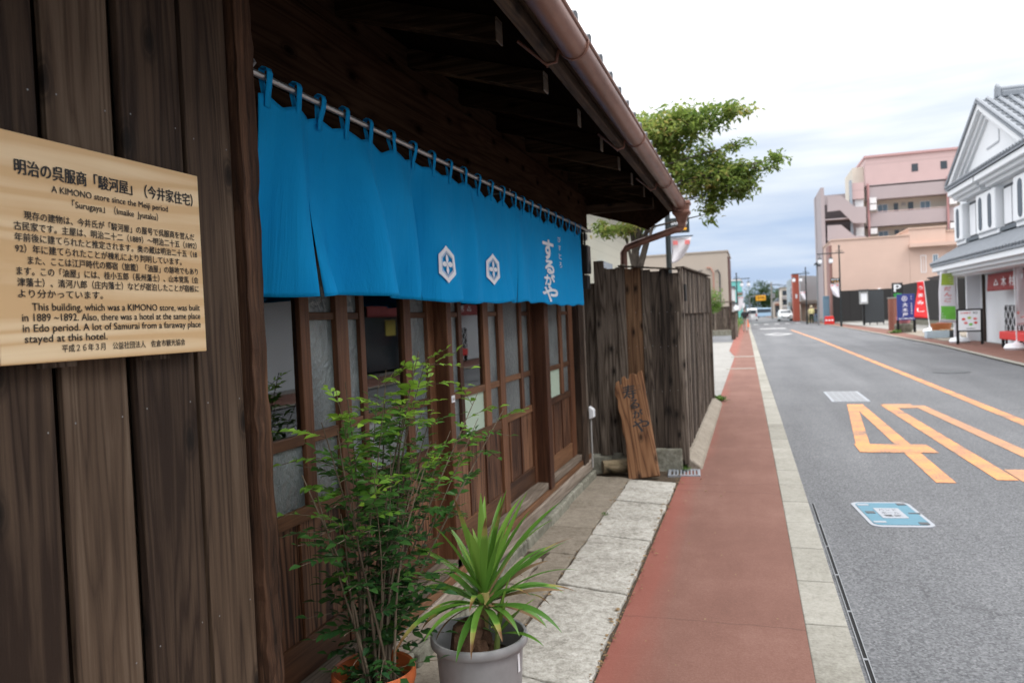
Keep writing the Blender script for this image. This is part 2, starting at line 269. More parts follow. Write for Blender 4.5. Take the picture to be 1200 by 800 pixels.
# ------------------------------------------------------------------ mesh helpers
class MB:
    def __init__(s): s.v = []; s.f = []; s.r = []; s.mi = []; s.cur = 0
    def add(s, vs, fs, r=None):
        b = len(s.v); r = random.random() if r is None else r
        s.v += [tuple(x) for x in vs]; s.r += [r] * len(vs)
        for f in fs: s.f.append([b + i for i in f]); s.mi.append(s.cur)
        return s
    def box(s, x0, x1, y0, y1, z0, z1, r=None):
        vs = [(x0, y0, z0), (x1, y0, z0), (x1, y1, z0), (x0, y1, z0), (x0, y0, z1), (x1, y0, z1), (x1, y1, z1), (x0, y1, z1)]
        return s.add(vs, [(0, 3, 2, 1), (4, 5, 6, 7), (0, 1, 5, 4), (1, 2, 6, 5), (2, 3, 7, 6), (3, 0, 4, 7)], r)
    def obox(s, o, u, v, w, r=None):
        o, u, v, w = map(Vector, (o, u, v, w))
        vs = [o, o + u, o + u + v, o + v, o + w, o + u + w, o + u + v + w, o + v + w]
        f = [(0, 3, 2, 1), (4, 5, 6, 7), (0, 1, 5, 4), (1, 2, 6, 5), (2, 3, 7, 6), (3, 0, 4, 7)]
        if u.cross(v).dot(w) < 0: f = [tuple(reversed(q)) for q in f]
        return s.add(vs, f, r)
    def quad(s, a, b, c, d, r=None): return s.add([a, b, c, d], [(0, 1, 2, 3)], r)
    def prism(s, pts, w, r=None):
        """polygon (3d points) extruded along vector w"""
        n = len(pts); w = Vector(w); P = [Vector(p) for p in pts]; Q = [p + w for p in P]
        nn = Vector((0, 0, 0))
        for i in range(n): nn += P[i].cross(P[(i + 1) % n])
        fl = nn.dot(w) > 0
        fs = [tuple(range(n)), tuple(range(2 * n - 1, n - 1, -1))] + [(i, i + n, (i + 1) % n + n, (i + 1) % n) for i in range(n)]
        if fl: fs = [tuple(reversed(q)) for q in fs]
        return s.add(P + Q, fs, r)
    def tube(s, path, rad, n=8, caps=True, r=None):
        P = [Vector(p) for p in path]; k = len(P); vs = []; fs = []
        rad = rad if hasattr(rad, '__len__') else [rad] * k
        t = (P[1] - P[0]).normalized(); a = t.orthogonal().normalized()
        for i in range(k):
            t2 = (P[min(i + 1, k - 1)] - P[max(i - 1, 0)]).normalized()
            a = (a - t2 * a.dot(t2)).normalized(); b = t2.cross(a)
            for j in range(n):
                an = 2 * math.pi * j / n; vs.append(P[i] + (a * math.cos(an) + b * math.sin(an)) * rad[i])
        for i in range(k - 1):
            for j in range(n): fs.append((i * n + j, i * n + (j + 1) % n, (i + 1) * n + (j + 1) % n, (i + 1) * n + j))
        if caps: fs += [tuple(reversed(range(n))), tuple(range((k - 1) * n, k * n))]
        return s.add(vs, fs, r)
    def lathe(s, prof, c=(0, 0, 0), n=32, r=None):
        vs = []; fs = []; k = len(prof)
        for (ra, z) in prof:
            for j in range(n):
                a = 2 * math.pi * j / n; vs.append((c[0] + ra * math.cos(a), c[1] + ra * math.sin(a), c[2] + z))
        for i in range(k - 1):
            for j in range(n): fs.append((i * n + j, i * n + (j + 1) % n, (i + 1) * n + (j + 1) % n, (i + 1) * n + j))
        return s.add(vs, fs, r)
    def blob(s, c, rx, ry, rz, seed=0, n=10, amp=.15):
        rr = random.Random(seed); vs = []; fs = []; k = n // 2 + 1
        for i in range(k):
            th = math.pi * i / (k - 1)
            for j in range(n):
                ph = 2 * math.pi * j / n; q = 1 + rr.uniform(-amp, amp)
                vs.append((c[0] + rx * q * math.sin(th) * math.cos(ph), c[1] + ry * q * math.sin(th) * math.sin(ph), c[2] + rz * math.cos(th) * q))
        for i in range(k - 1):
            for j in range(n): fs.append((i * n + j, (i + 1) * n + j, (i + 1) * n + (j + 1) % n, i * n + (j + 1) % n))
        return s.add(vs, fs)
    def build(s, name, mat, parent=None, smooth=False, bevel=0, origin=None, seg=2):
        me = bpy.data.meshes.new(name)
        vs = s.v if origin is None else [(v[0] - origin[0], v[1] - origin[1], v[2] - origin[2]) for v in s.v]
        me.from_pydata(vs, [], s.f); me.validate(clean_customdata=False)
        if len(s.r) == len(me.vertices):
            at_ = me.attributes.new('rnd', 'FLOAT', 'POINT'); at_.data.foreach_set('value', s.r)
        for m in (mat if isinstance(mat, (list, tuple)) else [mat]): me.materials.append(M[m] if isinstance(m, str) else m)
        if any(s.mi) and len(s.mi) == len(me.polygons): me.polygons.foreach_set('material_index', s.mi)
        if smooth: me.polygons.foreach_set('use_smooth', [True] * len(me.polygons))
        o = bpy.data.objects.new(name, me); col.objects.link(o)
        if origin is not None: o.location = origin
        if parent: o.parent = parent
        if bevel:
            b = o.modifiers.new('bevel', 'BEVEL'); b.width = bevel; b.segments = seg; b.limit_method = 'ANGLE'; b.angle_limit = R(40)
        if smooth:
            try:
                es = o.modifiers.new('edges', 'EDGE_SPLIT'); es.split_angle = R(40)
            except Exception: pass
        return o
def empty(name, loc=(0, 0, 0), rz=0.0):
    o = bpy.data.objects.new(name, None); col.objects.link(o); o.location = loc; o.rotation_euler = (0, 0, rz); o.empty_display_size = .2; return o
def tag(o, label=None, cat=None, group=None, kind=None):
    if label: o['label'] = label
    if cat: o['category'] = cat
    if group: o['group'] = group
    if kind: o['kind'] = kind
    return o
def dup(o, parent=None):
    c = o.copy(); col.objects.link(c); c.parent = parent
    for ch in list(o.children): dup(ch, c)
    return c
# ---- leaves in bulk
def leaf_mesh(name, C, D, N, L, Wd, mat, rnd, parent=None, fold=.25, origin=(0, 0, 0), droop=0.0):
    """six-vertex leaves: base C, direction D, normal N, length L, width Wd (numpy arrays)"""
    C = np.asarray(C, float) - np.array(origin); D = np.asarray(D, float); D /= np.linalg.norm(D, axis=1)[:, None]
    N = np.asarray(N, float); S = np.cross(D, N); S /= (np.linalg.norm(S, axis=1)[:, None] + 1e-9); N = np.cross(S, D)
    L = np.asarray(L)[:, None]; Wd = np.asarray(Wd)[:, None]; n = len(C)
    dn = np.zeros_like(C); dn[:, 2] = -1
    p0 = C; p1 = C + D * L * .38 + S * Wd * .5 + N * Wd * fold; p2 = C + D * L * .38 - S * Wd * .5 + N * Wd * fold
    m = C + D * L * .42; p3 = C + D * L * .75 + S * Wd * .33 + N * Wd * fold * .6 + dn * L * droop * .4; p4 = C + D * L * .75 - S * Wd * .33 + N * Wd * fold * .6 + dn * L * droop * .4
    m2 = C + D * L * .75 + dn * L * droop * .4; tip = C + D * L + dn * L * droop
    V = np.stack([p0, p1, p2, m, p3, p4, m2, tip], 1).reshape(-1, 3)
    q = np.array([[0, 3, 1], [0, 2, 3], [3, 6, 4], [3, 4, 1], [3, 2, 5], [3, 5, 6], [6, 7, 4], [6, 5, 7]])
    Fc = (q[None] + (np.arange(n) * 8)[:, None, None]).reshape(-1, 3)
    me = bpy.data.meshes.new(name); me.from_pydata(V.tolist(), [], Fc.tolist())
    a = me.attributes.new('rnd', 'FLOAT', 'POINT'); a.data.foreach_set('value', np.repeat(np.asarray(rnd, float), 8))
    me.materials.append(M[mat] if isinstance(mat, str) else mat); me.polygons.foreach_set('use_smooth', [True] * len(me.polygons))
    o = bpy.data.objects.new(name, me); col.objects.link(o); o.location = origin
    if parent: o.parent = parent
    return o
# ---- text
_tcache = {}
def text2d(txt, font_offset=0.0, res=3):
    k = (txt, font_offset)
    if k in _tcache: return _tcache[k]
    cu = bpy.data.curves.new('t', 'FONT'); cu.body = txt; cu.size = 1; cu.resolution_u = res; cu.offset = min(font_offset, .012); cu.fill_mode = 'FRONT' if hasattr(cu, 'fill_mode') else 'BOTH'
    o = bpy.data.objects.new('t', cu); col.objects.link(o)
    dg = bpy.context.evaluated_depsgraph_get(); me = bpy.data.meshes.new_from_object(o.evaluated_get(dg))
    vs = [(v.co.x, v.co.y) for v in me.vertices]; fs = [tuple(p.vertices) for p in me.polygons]
    bpy.data.objects.remove(o); bpy.data.curves.remove(cu); bpy.data.meshes.remove(me)
    if not vs: vs = [(0, 0)]; fs = []
    _tcache[k] = (vs, fs); return vs, fs
def text_on(mb, txt, o, u, v, size, width=None, align='L', off=0.0, fitbox=None, jag=None, bold=0.0):
    """write txt with its baseline start at o along u (unit), up v; width fits it, fitbox=(w,h) fits the ink centred on o"""
    vs, fs = text2d(txt, off); o, u, v = Vector(o), Vector(u), Vector(v)
    xs = [p[0] for p in vs]; ys = [p[1] for p in vs]; x0, x1, y0, y1 = min(xs), max(xs), min(ys), max(ys)
    if fitbox:
        sx = fitbox[0] / max(x1 - x0, 1e-6); sy = fitbox[1] / max(y1 - y0, 1e-6); cx, cy = (x0 + x1) / 2, (y0 + y1) / 2
        P = [((p[0] - cx) * sx, (p[1] - cy) * sy) for p in vs]
    else:
        sx = sy = size
        if width: sx = width / (x1 - x0)
        d = -x0 * sx if align == 'L' else (-(x0 + x1) / 2 * sx if align == 'C' else -x1 * sx)
        P = [(p[0] * sx + d, p[1] * sy) for p in vs]
    if jag: P = [jag(*p) for p in P]
    mb.add([o + u * a + v * b for a, b in P], fs, .5)
    if bold:        # heavier strokes: the same glyphs again, shifted by a fraction of a millimetre and laid on top
        nn = u.cross(v); k = bold * size
        for i, (dx, dy) in enumerate(((1, 0), (-1, 0), (0, .6))): mb.add([o + u * (a + dx * k) + v * (b + dy * k) + nn * (.00012 * (i + 1)) for a, b in P], fs, .5)
def vtext(mb, txt, o, u, v, size, pitch, off=0.0, sizes=None):
    for i, ch in enumerate(txt):
        if ch == ' ': continue
        k = sizes[i] if sizes else 1
        vs, fs = text2d(ch, off); xs = [p[0] for p in vs]; ys = [p[1] for p in vs]
        w, h = (max(xs) - min(xs)), (max(ys) - min(ys))
        text_on(mb, ch, Vector(o) - Vector(v) * pitch * i, u, v, 1, fitbox=(w * size * k, h * size * k), off=off)

# ================================================================== SETTING: ground, road, pavements
def strip(rows, z):
    """rows of (Y, XL, XR) -> sheet"""
    mb = MB()
    for (a, b) in zip(rows[:-1], rows[1:]):
        mb.quad((a[1], a[0], z), (a[2], a[0], z), (b[2], b[0], z), (b[1], b[0], z), .5)
    return mb
def lerp_tab(tab, y):
    if y <= tab[0][0]: return tab[0][1]
    for (a, b) in zip(tab[:-1], tab[1:]):
        if y <= b[0]: return a[1] + (b[1] - a[1]) * (y - a[0]) / (b[0] - a[0])
    return tab[-1][1]
KL = [(-12, .40), (0, .40), (6, .372), (11, .343), (21, .273), (40, .15), (60, -.02), (95, -.1), (140, -1.0), (260, -7)]     # left road edge
KR = [(-12, 5.4), (0, 5.45), (19, 5.69), (30, 6.19), (45, 6.3), (61, 6.25), (74, 6.0), (100, 5.6), (140, 4.6), (260, -1)]      # right road edge
YS = [-12, -4, 0, 4, 8, 12, 16, 19, 22, 26, 30, 36, 45, 52, 61, 74, 88, 100, 120, 140, 180, 220, 260]
gb = MB(); gb.quad((-1200, -1200, -.06), (1200, -1200, -.06), (1200, 1400, -.06), (-1200, 1400, -.06), .5)
tag(gb.build('ground', plain('earth_ground', (.17, .155, .13), .9, 0, .3, .3)), kind='structure')
road = tag(strip([(y, lerp_tab(KL, y), lerp_tab(KR, y)) for y in YS], 0).build('road', 'asphalt'), kind='structure')
# centre line (child of the road)
CL = [(-12, 3.13), (10.6, 3.11), (19, 3.09), (38, 3.0), (62, 2.62), (90, 2.3)]
cl = MB()
ysl = [-12, -4, 2, 8, 14, 19, 28, 38, 50, 58]
for a, b in zip(ysl[:-1], ysl[1:]):
    xa, xb = lerp_tab(CL, a), lerp_tab(CL, b); cl.quad((xa - .075, a, .004), (xa + .075, a, .004), (xb + .075, b, .004), (xb - .075, b, .004))
cl.build('centre_line', 'orange', road)
# 40 speed marking: drawn in road metres (x across, y along)
sm = MB()
def rd(mb, pts, z=.0045): mb.add([(x, y, z) for x, y in pts], [tuple(range(len(pts)))], .5)
def bar(mb, p, q, wx, z=.0045):   # stroke whose ends are cut square across the road
    rd(mb, [(p[0] - wx / 2, p[1]), (p[0] + wx / 2, p[1]), (q[0] + wx / 2, q[1]), (q[0] - wx / 2, q[1])] if p[1] < q[1] else [(q[0] - wx / 2, q[1]), (q[0] + wx / 2, q[1]), (p[0] + wx / 2, p[1]), (p[0] - wx / 2, p[1])], z)
bar(sm, (1.50, 7.05), (1.50, 12.6), .15)                       # long stroke of the 4
bar(sm, (1.09, 8.75), (1.425, 12.6), .14, .0052)               # slanting stroke of the 4
rd(sm, [(1.02, 8.45), (1.74, 8.45), (1.72, 8.95), (1.02, 8.95)], .0062)
sm.build('speed_marking_four', 'orange', road)
z0 = MB()
bar(z0, (1.99, 7.2), (1.885, 12.5), .16)
z0.build('speed_marking_zero', 'orange', road)
z1 = MB()
bar(z1, (2.53, 7.4), (2.30, 12.4), .15)
rd(z1, [(1.97, 12.1), (2.23, 12.1), (2.23, 12.6), (1.82, 12.6)], .0052); rd(z1, [(2.08, 7.15), (2.48, 7.15), (2.5, 7.65), (2.08, 7.65)], .0052)
z1.build('speed_marking_zero', 'orange_worn', road)
dm = MB()
def dia(mb, cx, cy, hx, hy, w):
    o = [(cx, cy - hy), (cx + hx, cy), (cx, cy + hy), (cx - hx, cy)]; k = w
    i = [(cx, cy - hy * (1 - k)), (cx + hx * (1 - k), cy), (cx, cy + hy * (1 - k)), (cx - hx * (1 - k), cy)]
    for a in range(4): b = (a + 1) % 4; rd(mb, [o[a], o[b], i[b], i[a]])
dia(dm, 1.55, 49, .85, 2.9, .42); dia(dm, 1.4, 24 + 45, .0, .0, .4)
dm.f = [f for f in dm.f]
dm.build('crossing_ahead_diamond', 'whiteline', road)
st = MB()
for x in (.45,): rd(st, [(x + .2, 62.5), (x + 2.2, 62.5), (x + 2.1, 65.5), (x + .2, 65.5)])
for k in range(5): rd(st, [(.25 + k * 1.05, 83), (.70 + k * 1.05, 83), (.67 + k * 1.05, 86.5), (.22 + k * 1.05, 86.5)])
st.build('crossing_stripes', 'whiteline', road)

# left pavement: red walk, kerb blocks, slabs, apron
sw = strip([(y, (-.655 if y < 7.2 else (-.60 if y < 13 else -.56)) if y < 30 else lerp_tab(KL, y) - 1.05, lerp_tab(KL, y) - .19) for y in [-4, 0, 3, 6, 7.1, 7.3, 10, 13, 16, 20, 26, 30, 36, 45, 52, 61, 74, 88, 100, 140]], .022)
walk = tag(sw.build('pavement', 'redwalk'), kind='structure')
kb = MB(); y = -4.0
while y < 95:
    ln = .597 if y < 30 else 2.4
    xa, xb = lerp_tab(KL, y), lerp_tab(KL, y + ln); j = random.uniform(-.003, .003)
    kb.obox((xa - .19, y, -.06), (.187, 0, 0), (xb - xa, ln - .008, 0), (0, 0, .088 + j)); y += ln
tag(kb.build('kerb', 'kerb', bevel=.006), kind='structure')
jb = strip([(-4, .2, .397), (30, .04, .20)], .012); tag(jb.build('kerb_joint', 'dirt'), kind='structure')
# slot drain along the kerb
sd = empty('slot_drain', (.41, 3, 0)); tag(sd, 'narrow black slot drain with thin steel edges running along the near kerb', 'drain')
d = MB(); d.box(-.001, .015, -4.5, 3.2, .001, .003); d.build('slot', 'black_gap', sd)
d = MB(); d.box(-.005, -.001, -4.5, 3.2, .0, .007); d.box(.015, .019, -4.5, 3.2, .0, .007)
for k in range(14): d.box(-.001, .015, -4.4 + k * .54, -4.385 + k * .54, .003, .006)
d.build('rail', 'iron', sd)
sd.rotation_euler.z = .005
# granite slabs
sb = MB()
def slab(y0, y1, x0, x1, zt, sk=.0, n=9):
    """slab with slightly ragged edges and its own tilt"""
    r = random.random(); ring = []
    def q(a, b, k): return a + (b - a) * k
    pts = []
    for k in range(n): pts.append((q(x0, x1, k / n), y0 + sk * k / n * -1 + random.uniform(-.006, .006)))
    for k in range(n): pts.append((x1 + random.uniform(-.008, .008), q(y0 - sk, y1 - sk, k / n)))
    for k in range(n): pts.append((q(x1, x0, k / n), y1 - sk * (1 - k / n) + random.uniform(-.006, .006)))
    for k in range(n): pts.append((x0 + random.uniform(-.008, .008), q(y1, y0, k / n)))
    t1, t2 = random.uniform(-.01, .01), random.uniform(-.006, .006)
    sb.prism([(p[0], p[1], -.05) for p in pts], (0, 0, .05 + zt), r)
for y0, y1 in ((.6, 1.25), (1.27, 2.1), (2.12, 2.98), (3.0, 4.045), (4.065, 5.02), (5.04, 5.99), (6.01, 6.78)):
    slab(y0, y1, -1.085, -.672, .036 + random.uniform(-.004, .004), .10)
tag(sb.build('stone_paving', 'granite', bevel=.008), kind='structure')
sb = MB()
for y0, y1, x0, x1 in ((.5, 1.6, -1.44, -1.1), (1.61, 2.62, -1.43, -1.1), (2.66, 3.35, -1.43, -1.1), (3.37, 4.02, -1.445, -1.1), (4.04, 4.5, -1.445, -1.28), (4.03, 4.62, -1.27, -1.1), (4.64, 5.22, -1.45, -1.1), (5.24, 6.95, -1.45, -1.1)):
    slab(y0, y1, x0, x1, .028 + random.uniform(-.006, .004), .03)
tag(sb.build('doorstep_paving', 'apron', bevel=.008), kind='structure')
db = MB(); db.quad((-1.6, -2, .014), (-.64, -2, .014), (-.64, 7.35, .014), (-1.6, 7.35, .014)); tag(db.build('bare_earth', 'dirt'), kind='structure')
# driveway and side street on the left
dv = MB(); dv.quad((-14, 12.9, .012), (-.565, 12.9, .012), (-.565, 38, .012), (-14, 38, .012)); tag(dv.build('driveway', 'concrete'), kind='structure')
dv = MB(); dv.quad((-14, 38.02, .006), (-.9, 38.02, .006), (-.9, 49.5, .006), (-14, 49.5, .006)); tag(dv.build('side_street', 'asphalt'), kind='structure')
dv = MB(); dv.box(-14, -.95, 38.2, 38.5, .0, .016); dv.box(-.66, .05, 25.6, 25.9, .0, .028); dv.box(-.66, .05, 20.3, 20.5, .0, .027); tag(dv.build('driveway_edge', 'kerb'), kind='structure')
# right pavement
RK = KR
sr = strip([(y, lerp_tab(KR, y) + .18, lerp_tab(KR, y) + (1.75 if y < 60 else 1.3)) for y in YS], .022); tag(sr.build('right_pavement', 'redwalk'), kind='structure')
kr = strip([(y, lerp_tab(KR, y), lerp_tab(KR, y) + .178) for y in YS], .03); tag(kr.build('right_kerb', 'kerb'), kind='structure')
ap = MB(); ap.quad((7.0, 32.6, .030), (16, 32.6, .030), (16, 46, .030), (7.55, 46, .030)); tag(ap.build('shop_forecourt', 'apron'), kind='structure')
ap = MB(); ap.quad((7.9, 46.02, .028), (30, 46.02, .028), (30, 76, .028), (7.5, 76, .028)); tag(ap.build('parking_area', 'concrete'), kind='structure')
ap = MB(); ap.quad((7.4, -10, .012), (8.6, -10, .012), (8.6, 32.58, .012), (7.0, 32.58, .012)); tag(ap.build('shop_front_paving', 'concrete'), kind='structure')

# road furniture: covers
def cover_blue():
    o = empty('handhole_cover', (.905, 5.955, .0)); o.rotation_euler.z = .10
    tag(o, 'square light blue utility cover with rounded corners and a pale label set in the road', 'utility cover')
    def rr(hx, hy, r, z, n=6):
        p = []
        for cx, cy, a0 in ((hx - r, hy - r, 0), (-hx + r, hy - r, 90), (-hx + r, -hy + r, 180), (hx - r, -hy + r, 270)):
            for k in range(n + 1): a = R(a0 + 90 * k / n); p.append((cx + r * math.cos(a), cy + r * math.sin(a), z))
        return p
    a = MB(); a.prism(rr(.205, .345, .07, -.03), (0, 0, .036)); a.build('rim', 'covergrey', o, bevel=.002)
    a = MB(); a.prism(rr(.178, .305, .05, -.02), (0, 0, .029)); a.build('plate', 'coverblue', o)
    a = MB(); a.prism(rr(.085, .14, .006, .0), (0, 0, .0115)); a.build('label_plate', 'covergrey', o)
    t = MB()
    for i, tx in enumerate(('ハンド', 'ホール', '電気')): text_on(t, tx, (0, .085 - .08 * i, .0122), (1, 0, 0), (0, 1, 0), 1, fitbox=(.12, .055), off=.02)
    t.build('lettering', 'darkiron', o)
    for x0_, x1_, y0_, y1_ in ((-.16, -.10, -.01, .048), (.11, .17, .232, .288), (.11, .17, -.298, -.242), (.12, .195, -.012, .012)): a = MB(); a.box(x0_, x1_, y0_, y1_, .008, .0118); a.build('lifting_slot', 'darkiron', o)
    for y_ in (.22, -.26): a = MB(); a.box(-.17, -.09, y_, y_ + .04, .008, .0118); a.build('corner_mark', 'covergrey', o)
cover_blue()
o = empty('manhole_cover', (1.46, 13.75, 0)); tag(o, 'grey rectangular steel cover set flush in the road beyond the orange 40', 'manhole cover')
a = MB(); a.box(-.28, .28, -.78, .78, -.03, .006); a.build('frame', 'covergrey', o, bevel=.002)
a = MB()
for i in range(5):
    for j in range(12): a.box(-.24 + i * .098, -.155 + i * .098, -.74 + j * .124, -.63 + j * .124, .0, .0085)
a.build('plate', 'iron', o)
o = empty('manhole_cover', (4.05, 18.3, 0)); tag(o, 'round dark iron manhole cover in the far lane of the road', 'manhole cover')
a = MB(); a.lathe([(.36, -.02), (.36, .006), (.31, .006), (.31, .002)]); a.build('frame', 'darkiron', o)
a = MB(); a.lathe([(.0, .0075), (.3, .0075), (.3, .0)]);
a.build('plate', 'darkiron', o)
# drain grate at the fence corner
o = empty('drain_grate', (-.64, 7.15, .02)); tag(o, 'small steel grating over a drain by the foot of the leaning plank', 'drain grate'); o.rotation_euler.z = .08
a = MB()
a.box(-.145, .145, -.14, -.115, -.03, .014); a.box(-.145, .145, .115, .14, -.03, .014); a.box(-.145, -.12, -.115, .115, -.03, .014); a.box(.12, .145, -.115, .115, -.03, .014)
for k in range(7): a.box(-.098 + k * .031, -.082 + k * .031, -.115, .115, -.03, .012)
a.build('grid', 'covergrey', o, bevel=.002)
a = MB(); a.box(-.12, .12, -.115, .115, -.04, -.012); a.build('pit', 'black_gap', o)

# ================================================================== THE WOODEN SHOP
shop = empty('wooden_shop', (-3.5, 3.5, 0)); tag(shop, 'old dark timber merchant house with glazed sliding doors, tiled eave and copper gutter', 'shop building')
SO = (-3.5, 3.5, 0)
def P(mb, name, mat, parent=shop, **k):      # build in world coordinates under a thing
    o = mb.build(name, mat, None, **k); o.parent = parent
    if parent.parent is None: o.location = -Vector(parent.location)
    return o
# vertical boards of the near wall
a = MB(); xb = -1.33
cuts = [-1.96, -1.75, -1.53, -1.32, -1.10, -.89, -.67, -.46, -.25, -.04, .17, .38, .545, .76, .965, 1.178, 1.368, 1.577, 1.77]
for i, (p, q) in enumerate(zip(cuts[:-1], cuts[1:])):
    h = random.uniform(-.003, .003); off = .004 if i % 2 else 0
    a.box(xb - .02 - off * .3, xb + h - off, p + .011, q - .011, .14, 2.42)
P(a, 'board_wall', 'board', bevel=.003)
a = MB()
for i, q in enumerate(cuts[1:-1]): a.box(xb - .075, xb - .06, q - .05, q + .05, .14, 2.42)
P(a, 'board_backing', 'board')
# nail heads
a = MB()
for i, (p, q) in enumerate(zip(cuts[10:-1], cuts[11:])):
    for z in (.42, .95, 1.24, 1.98):
        for yy in (p + .03, q - .03): a.lathe([(0, .0), (.0022, 0)], (0, 0, 0), 6); 
a = MB()
for i, (p, q) in enumerate(zip(cuts[10:-1], cuts[11:])):
    off = .004 if (i + 10) % 2 else 0
    for z in (.5, .78, 1.33, 2.0):
        for yy in (p + .034, q - .034):
            x = xb - off + .004; rr_ = .0022
            a.add([(x, yy + rr_ * math.cos(k), z + (yy * 7 % 1 - .5) * .02 + rr_ * math.sin(k)) for k in np.linspace(0, 2 * math.pi, 7)[:-1]], [(0, 1, 2, 3, 4, 5)])
P(a, 'nail_head', 'iron')
a = MB(); a.box(xb - .03, xb + .018, -2, 1.772, 2.42, 2.56); P(a, 'top_rail', wood('dark_rail_wood', (.012, .008, .006), (.03, .021, .015), (.06, .042, .032), axis='Y', knots=False), bevel=.004)
a = MB(); a.box(xb - .06, xb + .03, -2, 1.9, 2.56, 2.86); P(a, 'wall_beam', 'beamY', bevel=.006)
a = MB(); a.box(xb - .06, xb + .02, -2, 1.772, .02, .14); P(a, 'sill_beam', 'sillY', bevel=.006)
# corner post and jamb
def rough_post(x0, x1, y0, y1, z0, z1, nz=60, amp=.004):
    mb = MB(); r = random.random(); vs = []; fs = []
    for i in range(nz + 1):
        z = z0 + (z1 - z0) * i / nz; j = [random.uniform(-amp, amp) for _ in range(5)]
        w = amp * 1.3 * math.sin(z * 5 + y0 * 9)
        vs += [(x0, y0, z), (x1 + j[0] * .6, y0 + j[1], z), (x1 + j[0], y0 * .66 + y1 * .34 + j[4], z), (x1 + j[2] - .002, y0 * .3 + y1 * .7, z), (x1 + j[2] * .6, y1 + j[3] + w, z), (x0, y1, z)]
    for i in range(nz):
        for k in range(5): fs.append((i * 6 + k, i * 6 + k + 1, (i + 1) * 6 + k + 1, (i + 1) * 6 + k))
    fs += [(0, 5, 4, 3, 2, 1), tuple(nz * 6 + k for k in range(6))]
    mb.add(vs, fs, r); return mb
P(rough_post(-1.42, -1.312, 1.778, 1.848, .05, 2.86), 'corner_post', 'post', bevel=.003)
P(rough_post(-1.50, -1.415, 1.852, 1.985, .05, 2.6), 'door_jamb', 'post', bevel=.003)
# lintel and upper wall over the doors
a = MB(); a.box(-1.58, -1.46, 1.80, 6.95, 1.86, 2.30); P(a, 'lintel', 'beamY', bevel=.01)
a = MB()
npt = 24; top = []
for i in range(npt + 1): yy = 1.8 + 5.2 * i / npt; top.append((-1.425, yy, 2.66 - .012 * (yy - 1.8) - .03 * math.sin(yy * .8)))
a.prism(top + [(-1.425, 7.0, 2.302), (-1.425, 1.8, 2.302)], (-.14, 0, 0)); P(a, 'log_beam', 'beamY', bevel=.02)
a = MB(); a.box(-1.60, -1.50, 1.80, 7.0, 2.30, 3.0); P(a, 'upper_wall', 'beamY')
# doors --------------------------------------------------------------
FX = -1.5
def door(y0, y1, cols, x=FX, label=None, paper=None):
    """cols: list of (ya, yb, kind) glass columns; frame is the rest"""
    cx = x; d = MB(); th = .034
    zb, zp0, zp1, zr, zm0, zm1, zc, zt = .305, .435, .835, .885, 1.098, 1.136, 1.535, 1.80
    ys = [y0] + [q for c in cols for q in c[:2]] + [y1]
    for i in range(0, len(ys), 2):
        if ys[i + 1] - ys[i] > .004: d.box(cx - th, cx + (.004 if i in (0, len(ys) - 2) else 0), ys[i], ys[i + 1], (zb if i in (0, len(ys) - 2) else zr), zt)
    o = P(d, 'sliding_door', 'frame', bevel=.003)
    if label: o['label'] = label
    def sub(mb, n, m, **k):
        c = mb.build(n, m, None, **k); c.parent = o; return c
    e = MB()
    ya, yb = cols[0][0], cols[-1][1]
    for (f_, za, zc_) in ((.002, zb, zp0), (.001, zp1, zr), (.002, zt - .07, zt)):
        e = MB(); e.box(cx - th, cx - f_, ya, yb, za, zc_); sub(e, 'rail', 'frameY', bevel=.003)
    for (p, q, kind) in cols:
        e = MB(); e.box(cx - th + .003, cx - .004, p, q, zm0, zm1); sub(e, 'glazing_bar', 'frameY', bevel=.003)
        if q - p < .22: e = MB(); e.box(cx - th + .003, cx - .005, p, q, zc, zc + .028); sub(e, 'glazing_bar', 'frameY', bevel=.003)
    b = MB(); n = 3; w = (yb - ya) / n
    for k in range(n): b.box(cx - .026, cx - .014 - .002 * (k % 2), ya + k * w, ya + (k + 1) * w - .003, zp0, zp1)
    sub(b, 'panel', 'panel')
    for k in (1, 2): b = MB(); b.box(cx - .016, cx - .006, ya + k * w - .014, ya + k * w + .012, zp0, zp1); sub(b, 'panel_batten', 'frame', bevel=.002)
    for j, (p, q, kind) in enumerate(cols):
        for (za, zb_, lower) in ((zr, zm0, True), (zm1, zt - .07, False)):
            g = MB(); g.box(cx - .022, cx - .018, p, q, za, zb_)
            kk = kind
            if lower: kk = 'paperglass' if paper == j else 'frost'
            sub(g, 'pane', kk)
    return o
door(1.62, 2.63, [(1.72, 1.95, 'frost'), (2.03, 2.307, 'glass'), (2.366, 2.541, 'frost')], label='nearest sliding door beside the corner post')
door(2.60, 3.56, [(2.64, 2.807, 'frost'), (2.848, 3.224, 'glass'), (3.30, 3.483, 'frost')], x=FX - .042)
door(3.615, 4.57, [(3.64, 3.806, 'frost'), (3.856, 4.201, 'glass'), (4.292, 4.469, 'frost')], paper=1)
door(4.46, 5.39, [(4.52, 4.60, 'frost'), (4.677, 5.065, 'frost'), (5.129, 5.31, 'frost')], x=FX - .042)
door(5.49, 6.51, [(5.517, 5.627, 'frost'), (5.70, 6.05, 'frost'), (6.138, 6.353, 'frost')], paper=1, label='farthest sliding door with a pale green lower pane')
a = MB(); a.box(-1.55, -1.462, 3.555, 3.615, .25, 1.9); P(a, 'door_post', 'frame', bevel=.005)
a = MB(); a.box(-1.55, -1.44, 5.37, 5.475, .25, 1.9); P(a, 'door_post', 'frame', bevel=.006)
a = MB(); a.box(-1.62, -1.44, 6.53, 6.72, .12, 2.6); P(a, 'end_post', 'board', bevel=.006)
a = MB(); a.box(-1.62, -1.46, 6.74, 6.88, .12, 2.6); P(a, 'end_post', 'fence', bevel=.006)
